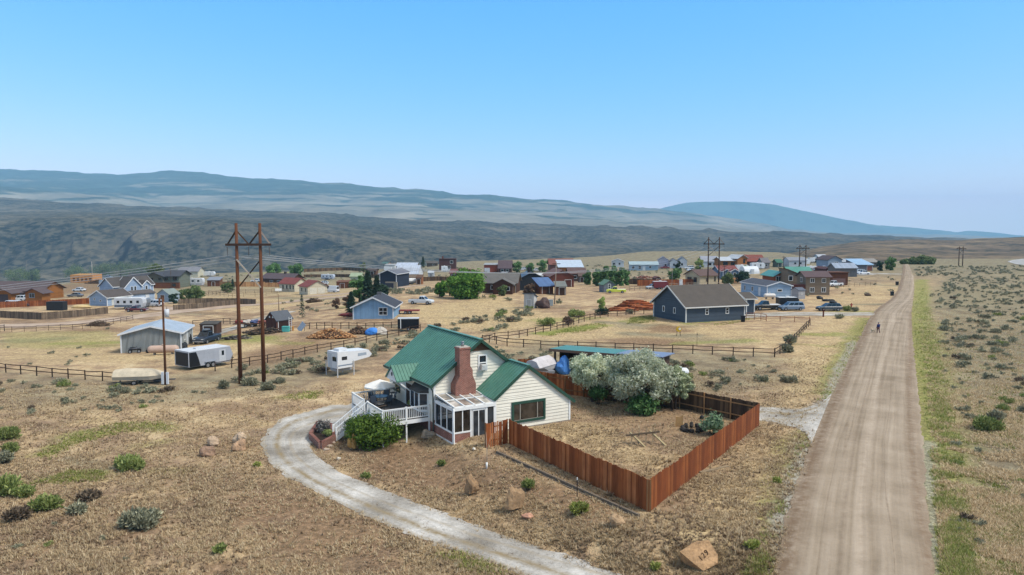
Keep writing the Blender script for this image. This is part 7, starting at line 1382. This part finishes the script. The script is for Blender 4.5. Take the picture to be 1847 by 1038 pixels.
tarp("tarp_bundle", "black overturned tub on the dry field below the brown house", "tub", 1478, 540, 1.6, 1.2, .8, "2d2a28", 41); tarp("tarp_bundle", "dark low boat shape lying on the dry field below the brown house", "tub", 1494, 544, 2.8, .8, .6, "2b2a2a", 42); tarp("tarp_bundle", "dark brown mound on the dry field left of the road bins", "mound", 1565, 534, 1.8, 1.2, .7, "4a3b30", 43)
# ================================================================== trees and brush of the village
def tg(kind, label, px, py0, py1, w_px, m, **k):
    g = G(px, py0); s = F / (g[1] * math.cos(PIT) + (H - g[2]) * math.sin(PIT)); return kind(label=label, loc=g, h=(py0 - py1) / s, sp=w_px / s, m=m, **k)
TR = lambda **k: tree("leafy_tree", **k); W_ = lambda **k: tree("willow_tree", **k); PO = lambda **k: tree("poplar_tree", **k)
def CF(label, loc, h, sp, m, **k): return conifer(label, loc, h, sp, m=m, **k)
tg(W_, "tall bright green willow behind the dry field, largest of its clump", 842, 539, 487, 62, L_WILLOW, n=4200, leaf=.26, nb=26, seed=3, low=.06, trunks=4, group="green willows in the middle of the village"); tg(W_, "dark green willow at the left of the green clump", 794, 536, 504, 22, L_WILLOW, n=1500, leaf=.22, nb=12, seed=4, low=.08, trunks=2, group="green willows in the middle of the village"); tg(W_, "pale yellow green willow between the two darker willows", 812, 534, 500, 24, L_PALE, n=1600, leaf=.22, nb=12, seed=5, low=.1, trunks=2, group="green willows in the middle of the village")
for i, (x, y0, y1, w_, m_, lb) in enumerate(((648, 545, 492, 26, L_POPLAR, "bright green leafy tree left of the dark spruces"), (690, 541, 512, 24, L_SPRUCE, "dark low tree behind the light blue cottage roof"))): tg(TR, lb, x, y0, y1, w_, m_, n=1900, leaf=.22, nb=14, seed=10 + i, low=.1)
for i, (x, y0, y1, w_, lb) in enumerate(((664, 546, 488, 34, "tallest dark spruce behind the light blue cottage"), (680, 548, 497, 30, "second dark spruce behind the light blue cottage, on the right"), (634, 566, 526, 26, "dark bushy spruce at the left corner of the light blue cottage"))): tg(CF, lb, x, y0, y1, w_, L_SPRUCE, n=2400, seed=20 + i, group="dark spruces by the light blue cottage")
tg(CF, "thin sparse conifer standing alone in the field", 545, 573, 531, 17, L_SPRUCE, n=420, seed=31, sparse=.7); tg(CF, "far dark conifer on the rise behind the white barn", 763, 483, 463, 12, L_SPRUCE, n=900, seed=32); tg(CF, "conifer beside the round bush near the tan board fence", 420, 525, 503, 12, L_SPRUCE, n=900, seed=33)
tg(TR, "rounded grey green tree near the tan board fence", 409, 528, 509, 18, L_THICK, n=1200, leaf=.22, nb=12, seed=34, low=.05); tg(TR, "large rounded grey green tree in the fenced yard on the left", 351, 545, 514, 30, L_THICK, n=2400, leaf=.22, nb=18, seed=35, low=.12); tg(TR, "small dark tree behind the pale blue shed", 327, 541, 521, 16, L_THICK, n=900, leaf=.2, nb=9, seed=36, low=.1); tg(TR, "dark small tree in front of the pale blue shed", 313, 548, 528, 16, L_SPRUCE, n=900, leaf=.18, nb=9, seed=37, low=.1); tg(TR, "thin young tree in the bare ground on the left", 109, 536, 512, 8, L_THICK, n=160, leaf=.16, nb=6, seed=38, low=.3)
for i, (x, y0, y1, w_) in enumerate(((28, 508, 485, 40), (58, 506, 487, 30), (135, 505, 480, 40), (185, 500, 476, 40), (218, 500, 473, 46), (255, 498, 474, 44), (280, 498, 478, 30))): tg(W_, ("grey green willow thicket at the valley edge, left of the lamp pole", "grey green willow thicket at the valley edge, right of the lamp pole", "dark willow thicket behind the timber framed house, left end", "dark willow thicket just right of the timber framed house", "tallest dark willow thicket behind the blue gabled house", "broad dark willow thicket beyond the blue gabled house", "dark willow thicket nearest the large brown house")[i], x, y0, y1, w_, L_THICK, n=2200, leaf=.42, nb=16, seed=40 + i, low=.02, trunks=3, group="willow thickets at the valley edge")
tg(TR, "green tree left behind the long brown barn house", 492, 497, 476, 26, L_POPLAR, n=1500, leaf=.32, nb=12, seed=50, low=.05); tg(TR, "green tree right behind the long brown barn house", 535, 497, 475, 24, L_POPLAR, n=1500, leaf=.32, nb=12, seed=51, low=.05); tg(TR, "small far tree above the dark far fence", 655, 492, 472, 12, L_THICK, n=500, leaf=.25, nb=8, seed=52, low=.1); tg(TR, "grey green round bush tree near the brown hay shed", 636, 519, 504, 18, L_THICK, n=700, leaf=.2, nb=9, seed=53, low=.02)
tg(TR, "reddish bare shrub tree in the dry field", 606, 558, 537, 15, L_RED, n=600, leaf=.13, nb=10, seed=54, low=.15); tg(TR, "dark shrub tree left of the cottage spruces", 626, 556, 530, 14, L_RED, n=700, leaf=.16, nb=9, seed=55, low=.05)
for i, (x, y0, y1, w_) in enumerate(((1059, 514, 487, 15), (1075, 516, 483, 17), (1090, 517, 478, 18), (1105, 516, 478, 18), (1118, 516, 480, 16), (1129, 515, 486, 12))): tg(PO, "green poplar in the dense row behind the small grey shed", x, y0, y1, w_, L_POPLAR, n=1500, leaf=.26, nb=13, seed=60 + i, low=.05, group="poplars in the dense row behind the small grey shed", squash=1.3)
for i, (x, y0, y1, w_, m_, lb) in enumerate(((1217, 509, 484, 24, L_POPLAR, "green tree left of the cream house with the dark porch"), (1223, 500, 466, 10, L_SPRUCE, "dark narrow conifer in the far white row"), (1261, 489, 465, 16, L_PALE, "pale green tree beside the far power pole"), (1311, 513, 494, 24, L_THICK, "grey green bush tree in front of the slate blue house"), (1338, 511, 489, 26, L_SPRUCE, "dark green tree below the white dome shelter"), (1272, 513, 500, 14, L_SPRUCE, "dark bush in front of the cream house with the brown roof"), (932, 492, 471, 18, L_POPLAR, "green tree beside the dark brown house with dormers"), (956, 492, 474, 16, L_POPLAR, "left green tree of the far pair behind the black house"), (978, 491, 467, 18, L_POPLAR, "right green tree of the far pair behind the black house"), (906, 534, 514, 16, L_THICK, "young dark tree in front of the brown log house"), (955, 530, 512, 20, L_RED, "olive brown tree beside the black house"), (930, 510, 492, 12, L_SPRUCE, "dark bush beside the far white jeep"), (1085, 559, 534, 11, L_PALE, "pale thin bush on the rail fence left of the log pile"), (1344, 493, 478, 10, L_PALE, "pale bush left of the white dome shelter"), (1475, 475, 464, 10, L_SPRUCE, "dark round tree among the far white campers"), (1576, 476, 456, 26, L_THICK, "broad grey green tree under the ridge"), (1605, 488, 463, 20, L_POPLAR, "taller conical green tree beside the road end"), (1587, 489, 470, 12, L_SPRUCE, "smaller conifer left of the conical green tree"))): tg(TR, lb, x, y0, y1, w_, m_, n=1100, leaf=.24, nb=11, seed=70 + i, low=.04)
for i, (x, y0, y1, w_) in enumerate(((1633, 477, 468, 18), (1648, 477, 465, 22), (1664, 477, 462, 26), (1678, 477, 464, 18))): tg(TR, "dark tree in the clump right of the road end", x, y0, y1 + 1, w_, L_THICK, n=1100, leaf=.4, nb=10, seed=95 + i, low=.02, group="trees in the clump right of the road end")
# ------------------------------------------------------------------ single shrubs that stand out in the photograph
def sb_(label, px, py, w_px, h_px, m, n=420, leaf=.09, seed=0, name="sagebrush", ratio=1.0, spiky=False):
    g = G(px, py); s = F / (g[1] * math.cos(PIT) + (H - g[2]) * math.sin(PIT)); return bush(name, label, g, w_px / s, h_px / s * 1.1, m, n, leaf, seed, stem=True, nb=11, ratio=ratio, spiky=spiky)
for i, a in enumerate((("low bright green shrub with two humps in the left foreground", 232, 846, 58, 24, L_SAGE2, 1500), ("wide grey green sagebrush in the left foreground", 252, 950, 78, 30, L_SAGE, 1900), ("bright green rabbitbrush in the left foreground", 78, 922, 50, 26, L_SAGE2, 1300), ("green sagebrush touching the left edge", 12, 892, 44, 36, L_SAGE2, 1300), ("small green sagebrush right of the one at the left edge", 47, 896, 38, 20, L_SAGE2, 800), ("dark dead brush in the left foreground", 32, 938, 40, 22, L_DEAD, 900), ("dead brown brush beside the small grey sagebrush", 160, 902, 46, 16, L_DEAD, 700), ("small grey sagebrush in the left foreground", 140, 927, 30, 20, L_SAGE, 500), ("green shrub at the left edge, the upper of three", 14, 792, 40, 22, L_SAGE2, 800), ("green shrub at the left edge, the middle of three", 20, 815, 34, 16, L_SAGE2, 600), ("grey shrub at the left edge, the lowest of three", 8, 836, 28, 22, L_SAGE, 600), ("large green and grey sagebrush in the field right of the road", 1783, 776, 50, 22, L_SAGE2, 1200), ("pale grey sagebrush just above the large green one right of the road", 1796, 757, 30, 16, L_SAGE, 600), ("dark sagebrush at the foot of the left leg of the tall brown pole", 404, 701, 22, 16, L_SAGE, 500), ("grey sagebrush between the legs of the tall brown pole", 452, 695, 36, 14, L_SAGE, 600), ("pale sagebrush at the foot of the right leg of the tall brown pole", 482, 703, 34, 13, L_SAGE, 600), ("pale sagebrush at the bend of the rail fence near the road", 1425, 622, 24, 18, L_SAGE, 500), ("second pale sagebrush just below the one at the fence bend", 1421, 636, 22, 14, L_SAGE, 500), ("green shrub by the standpipe near the dark wagon", 1528, 561, 16, 9, L_SAGE2, 300), ("brown shrub right of the standpipe", 1542, 562, 14, 8, L_SAGE, 300), ("dark low shrub beside the pale driveway", 1515, 575, 16, 8, L_SAGE, 300), ("dark shrub beside the rail fence left of the green grass", 1024, 586, 20, 15, L_RED, 400), ("green shrub thicket above the rail fence", 1040, 572, 40, 13, L_SAGE2, 700), ("green shrub thicket on the rail fence left of the reddish one", 988, 588, 36, 14, L_SAGE2, 600), ("dark shrub under the pale thin bush on the rail fence", 1087, 568, 24, 12, L_SPRUCE, 500), ("grey shrub by the low log row", 1136, 566, 18, 8, L_SAGE, 300), ("green weed clump on the bank below the short fence", 951, 884, 22, 20, L_SAGE2, 450), ("tuft of tall green grass beside the steel post", 1043, 924, 34, 18, L_GRASS, 500), ("green weed on the bank in front of the sunroom", 797, 840, 14, 8, L_SAGE2, 160), ("green weed beside the round bush on the driveway bank", 660, 862, 16, 8, L_SAGE2, 160), ("green weed by the big address boulder, on the left", 1182, 1027, 16, 10, L_GRASS, 160), ("green weed at the roadside gravel, the nearer one", 1356, 990, 20, 14, L_GRASS, 200), ("green weed at the roadside gravel, the farther one", 1402, 872, 14, 10, L_GRASS, 140), ("green weed tuft in the left foreground grass", 464, 842, 12, 8, L_GRASS, 120), ("green weed clump near the sagebrush at lower centre left", 395, 998, 20, 16, L_SAGE2, 200))):
    sb_(*a[:6], n=a[6], spiky=True, seed=200 + i, leaf=.075 if a[2] > 640 else .1, name="green_weed" if "weed" in a[0] else "sagebrush" if "sage" in a[0] else "shrub", ratio=1.3)
# ------------------------------------------------------------------ sagebrush: the largest-looking 230 as things, the rest as one stuff mesh
SV = []
for k in range(6):
    q = random.Random(k); bl = [(q.uniform(-.45, .45), q.uniform(-.4, .4), q.uniform(.18, .5), q.uniform(.22, .36), .75) for _ in range(6)]; SV.append(leaf_arrays(bl, 300, .045, seed=k, shell=.3, elong=2.6, spiky=True))
SM = [leaf_mesh("sagebrush", L_SAGE if k % 3 else (L_SAGE2 if k == 3 else L_DEAD), SV[k]) for k in range(6)]
def inpx(x, y, poly): px, py = proj(x, y, T(x, y)); return inside(px, py, poly)
AREAS = [  # photo polygon, bushes per square metre, size range, words
    ([(1700, 620), (1668, 540), (1720, 500), (1990, 495), (2050, 760), (1790, 740)], .13, (.5, 1.3), "grey green sagebrush in the open ground right of the dirt road"),
    ([(1730, 1036), (1712, 760), (1700, 640), (1847, 720), (1960, 1036)], .07, (.35, .8), "small grey sagebrush in the grass right of the dirt road"),
    ([(870, 655), (880, 628), (1000, 632), (1000, 655)], .34, (.5, 1.3), "grey sagebrush between the house ridge and the long rail fence"),
    ([(1205, 700), (1060, 640), (1240, 645), (1400, 652), (1440, 690), (1250, 712)], .24, (.4, 1.2), "grey sagebrush between the open shed and the long rail fence"),
    ([(-60, 680), (230, 700), (310, 700), (380, 705), (300, 740), (100, 750), (-60, 760)], .22, (.4, 1.2), "grey sagebrush below the dark rail fence on the left"),
    ([(400, 690), (380, 678), (470, 662), (560, 645), (690, 618), (755, 602), (740, 630), (640, 650), (570, 690), (500, 700)], .3, (.5, 1.3), "grey sagebrush between the rail fence and the truck camper"),
    ([(830, 600), (780, 590), (900, 565), (960, 555), (960, 575), (900, 600)], .2, (.7, 1.5), "grey sagebrush in the band behind the green roof"),
    ([(1455, 535), (1540, 497), (1620, 500), (1610, 530)], .01, (.7, 1.2), "grey sagebrush on the dry field left of the dirt road"),
    ([(480, 560), (520, 545), (640, 540), (640, 552), (560, 568)], .02, (.7, 1.3), "grey sagebrush along the village road"),
    ([(780, 528), (770, 522), (940, 540), (1080, 540), (1090, 552), (960, 552)], .035, (.7, 1.5), "grey sagebrush in the field in front of the brown log house"),
    ([(1650, 500), (1650, 483), (1850, 480), (1990, 490), (1750, 498)], .05, (.8, 1.7), "grey sagebrush towards the highway"),
    ([(300, 516), (300, 500), (700, 487), (900, 487), (900, 500), (600, 508)], .012, (.8, 1.6), "grey sagebrush on the flat towards the valley edge"), ([(900, 505), (900, 480), (1400, 470), (1480, 480), (1300, 500)], .012, (.8, 1.6), "grey sagebrush among the far houses"), ([(0, 660), (0, 600), (230, 590), (215, 640), (120, 668)], .012, (.5, 1.0), "small sagebrush in the pasture inside the left rail fence"),
    ([(680, 532), (680, 524), (780, 522), (800, 528), (780, 533)], .3, (.7, 1.5), "dark brush in the row below the navy house"), ([(870, 503), (870, 493), (945, 493), (945, 503)], .1, (.8, 1.6), "dark brush below the brick red house"),
    ([(0, 1036), (0, 900), (200, 960), (420, 1036)], .06, (.25, .5), "tiny grey sagebrush seedling in the left foreground")]
road_poly = Gs(ROAD_L) + Gs(ROAD_R)[::-1]; cand = []
for ai, (pp, den, (s0, s1), lb) in enumerate(AREAS):
    gp = np.array([G(min(max(x, -900), 2700), y)[:2] for x, y in pp]); lo, hi = gp.min(0) - 3, gp.max(0) + 3; n = int(den * (hi - lo).prod()); n = min(n, 14000)
    x = rng.uniform(lo[0], hi[0], n); y = rng.uniform(lo[1], hi[1], n); ok = inside(x, y, gp) & ~inside(x, y, road_poly) & (vnoise(x / 6, y / 6, 77) > .30); x, y = x[ok], y[ok]; s = s0 + (s1 - s0) * rng.random(len(x)) ** 1.8
    cand += [(s[i] * F / y[i], x[i], y[i], s[i], ai) for i in range(len(x))]
cand.sort(reverse=True); pz_ = T(np.array([c[1] for c in cand]), np.array([c[2] for c in cand]))
rest = []; used = 0
for i, (pxs, x, y, s, ai) in enumerate(cand):
    qx, qy = proj(x, y, pz_[i]); vis = -10 < qx < 1857 and qy < 1045; k = int(rng.integers(0, 6))
    if vis and used < 230:
        o = bpy.data.objects.new("sagebrush", SM[k]); COL.objects.link(o); o.location = (x, y, pz_[i] - .03); o.rotation_euler = (0, 0, rng.random() * 6.28); o.scale = (s * 1.15, s * 1.15, s * rng.uniform(.8, 1.05)); tag(o, AREAS[ai][3], "sagebrush", AREAS[ai][3].replace("sagebrush", "sagebrush bushes")); used += 1
    else: rest.append((x, y, pz_[i], s, k))
VV = []
for (x, y, z, s, k) in rest[:9000]:
    a = rng.random() * 6.28; V = SV[k].reshape(-1, 4, 3)[::3 if y < 120 else 5].reshape(-1, 3) * [1, 1, .9]; f = 1.5 if y < 120 else 1.9
    c4 = V.reshape(-1, 4, 3); mid = c4.mean(1, keepdims=True); V = (mid + (c4 - mid) * f).reshape(-1, 3); VV.append(np.stack([x + s * (V[:, 0] * math.cos(a) - V[:, 1] * math.sin(a)), y + s * (V[:, 0] * math.sin(a) + V[:, 1] * math.cos(a)), z + s * V[:, 2]], -1))
o = bpy.data.objects.new("sagebrush_cover", leaf_mesh("sagebrush_cover", L_SAGE, np.concatenate(VV))); COL.objects.link(o); tag(o, "scattered low sagebrush covering the dry ground far and near", None, None, "stuff")
# ------------------------------------------------------------------ grass
def tufts(name, label, m, px_poly, n, h, wdt, blades=6, avoid=(), seed=1, px_uniform=True, patchy=0.0, fade=0.0, lie=.9, bare=True):
    g_ = np.random.default_rng(seed); pp = np.array(px_poly, float); lo, hi = pp.min(0), pp.max(0); px = g_.uniform(lo[0], hi[0], n); py = g_.uniform(lo[1], hi[1], n); ok = inside(px, py, px_poly); px, py = px[ok], py[ok]
    z = np.zeros(len(px))
    for _ in range(6):
        yv = -(py - CY) / F; dz = -math.sin(PIT) + yv * math.cos(PIT); dy = math.cos(PIT) + yv * math.sin(PIT); t = (z - H) / dz; x = t * (px - CX) / F; y = t * dy; z = .5 * z + .5 * T(x, y)
    z = T(x, y); ok = np.ones(len(x), bool)
    jx, jy = g_.normal(size=(2, len(x))) * .3
    for poly in avoid: ok &= ~inside(x + jx, y + jy, poly)
    if bare:
        for poly in BARE: ok &= ~inside(x + jx * 3, y + jy * 3, poly) | (g_.random(len(x)) < .3)
    if patchy: xr_, yr_ = x * .8 + y * .6, y * .8 - x * .6; ok &= sm(patchy - .16, patchy + .14, fbm(xr_ / 1.7, yr_ / 1.7, 3, seed) + .35 * (fbm(x / 9, y / 9, 3, seed + 5) - .5)) > g_.random(len(x))
    if fade: gp = Gs(px_poly); ok &= pdist(x, y, gp, True) / fade > g_.random(len(x)) ** 1.5
    x, y, z = x[ok], y[ok], z[ok]; n = len(x); B = blades; a = g_.random((n, B)) * 6.283; hh = h * (.45 + .9 * g_.random((n, B))); ln = (.35 + 1.1 * g_.random((n, B))) * hh * lie; sp = .09 * g_.random((n, B)) * (h / .22)
    bx = x[:, None] + sp * np.cos(a * 3); by = y[:, None] + sp * np.sin(a * 3); bz = np.repeat(z[:, None], B, 1); ww = wdt * (.6 + .8 * g_.random((n, B)))
    tx, ty = bx + ln * np.cos(a), by + ln * np.sin(a); ox, oy = -np.sin(a) * ww, np.cos(a) * ww
    V = np.stack([np.stack([bx - ox, by - oy, bz - .02], -1), np.stack([bx + ox, by + oy, bz - .02], -1), np.stack([tx, ty, bz + hh], -1)], 2).reshape(-1, 3)
    o = bpy.data.objects.new(name, npmesh(name, V, np.arange(len(V)).reshape(-1, 3), m, 3)); COL.objects.link(o); tag(o, label, None, None, "stuff"); return o
BARE = [Gs(p) for p in ([(600, 800), (690, 790), (800, 815), (900, 830), (1100, 900), (1150, 950), (1060, 960), (900, 900), (760, 880), (640, 850)], [(520, 880), (700, 960), (760, 1038), (480, 1038), (380, 900)], [(1060, 760), (1230, 720), (1320, 740), (1270, 790), (1160, 800)], [(150, 760), (330, 700), (470, 720), (440, 760), (300, 740)])]
drv_poly = Gs(DRV_O) + Gs(DRV_I)[::-1]; house_poly = [L2W(*p)[:2] for p in ((-15.6, 4), (-11.4, 4), (-11.4, -.2), (.2, -.2), (.2, 13.8), (-15.6, 13.8))]
L_DRY = leafmat("dry_grass_blades", "968060", "c1a983", "deccaa", .25); L_DRY2 = leafmat("dark_dry_grass", "604e3c", "867159", "a38e72", .1)
AV = [road_poly, drv_poly, house_poly]
tufts("dry_grass", "short dry golden grass growing over the near ground", L_DRY, [(-40, 1060), (-40, 690), (600, 690), (1000, 700), (1400, 650), (1540, 610), (1420, 1060)], 130000, .115, .026, 5, AV, 3, patchy=.42, lie=1.5)
tufts("dry_grass", "darker dry grass and weeds mixed through the near ground", L_DRY2, [(-40, 1060), (-40, 700), (600, 700), (1000, 720), (1400, 660), (1500, 640), (1400, 1060)], 60000, .10, .028, 5, AV, 5, patchy=.45, lie=1.5)
tufts("dry_grass", "dry grass in the open ground right of the road", L_DRY, [(1700, 1060), (1672, 700), (1655, 560), (1900, 560), (1900, 1060)], 42000, .15, .026, 5, AV, 7, patchy=.42, lie=1.3)
tufts("dry_grass", "taller straw coloured bunchgrass tufts standing above the short grass", L_DRY, [(-40, 1060), (-40, 720), (600, 720), (1000, 740), (1400, 700), (1500, 640), (1420, 1060)], 6000, .24, .022, 14, AV, 15, patchy=.5)
tufts("dry_grass", "darker bunchgrass tufts standing above the short grass", L_DRY2, [(-40, 1060), (-40, 720), (600, 720), (1000, 740), (1400, 700), (1500, 640), (1420, 1060)], 4200, .22, .024, 14, AV, 16, patchy=.5)
tufts("green_verge_grass", "fresh green grass along the right verge of the dirt road", L_GRASS, [(1694, 1060), (1668, 760), (1648, 600), (1650, 520), (1672, 520), (1700, 640), (1728, 760), (1775, 1060)], 42000, .22, .02, 6, AV, 9, patchy=.40, fade=2.2)
tufts("green_verge_grass", "green weeds along the left verge of the dirt road", L_GRASS, [(1330, 1050), (1400, 900), (1440, 790), (1466, 790), (1430, 900), (1395, 1050)], 4500, .2, .02, 6, AV, 11, patchy=.47, fade=.8); tufts("green_verge_grass", "green weeds along the far left verge of the dirt road", L_GRASS, [(1470, 725), (1530, 620), (1560, 572), (1575, 572), (1545, 630), (1500, 720)], 4000, .22, .02, 6, AV, 12, patchy=.47, fade=.8)
tufts("driveway_weeds", "dry weeds growing on the crown of the gravel driveway", L_DRY2, [(505, 815), (530, 830), (620, 885), (760, 935), (950, 1005), (1080, 1040), (1060, 1050), (930, 1010), (740, 945), (600, 890), (520, 842)], 2600, .12, .02, 5, [], 13, patchy=.5)
L_OLG = leafmat("olive_meadow_grass", "5d6a2c", "848c42", "aba763", .2)
for i, (lb, pp, n_) in enumerate((("curved strip of green grass in the left foreground", [(60, 822), (120, 785), (210, 762), (300, 758), (312, 776), (220, 783), (140, 802), (90, 832)], 3800), ("second green grass strip in the left foreground", [(50, 874), (120, 848), (195, 848), (195, 866), (120, 874)], 1500), ("patch of green grass near the driveway bend", [(500, 720), (530, 706), (590, 704), (570, 722)], 900), ("green grass patch beyond the long rail fence", [(975, 608), (1030, 588), (1090, 581), (1098, 591), (1040, 602)], 2600), ("green grass below the corner of the grey garage", [(1128, 586), (1135, 572), (1182, 568), (1185, 582)], 1500), ("green grass strip along the front of the grey garage", [(1236, 588), (1300, 582), (1352, 576), (1352, 580), (1300, 588)], 900), ("green weeds at the bottom edge beside the driveway", [(780, 1000), (840, 990), (930, 1030), (900, 1045), (820, 1030)], 1100))):
    tufts("green_grass", lb, L_OLG, pp, n_, .14, .026, 6, AV, 300 + i, patchy=.38, lie=1.2, bare=False, fade=.7)
tufts("green_grass", "sparse green grass mixed into the dry field right of the road", L_OLG, [(1745, 1060), (1715, 760), (1680, 600), (1900, 600), (1900, 1060)], 12000, .16, .022, 5, AV, 330, patchy=.56, bare=False)
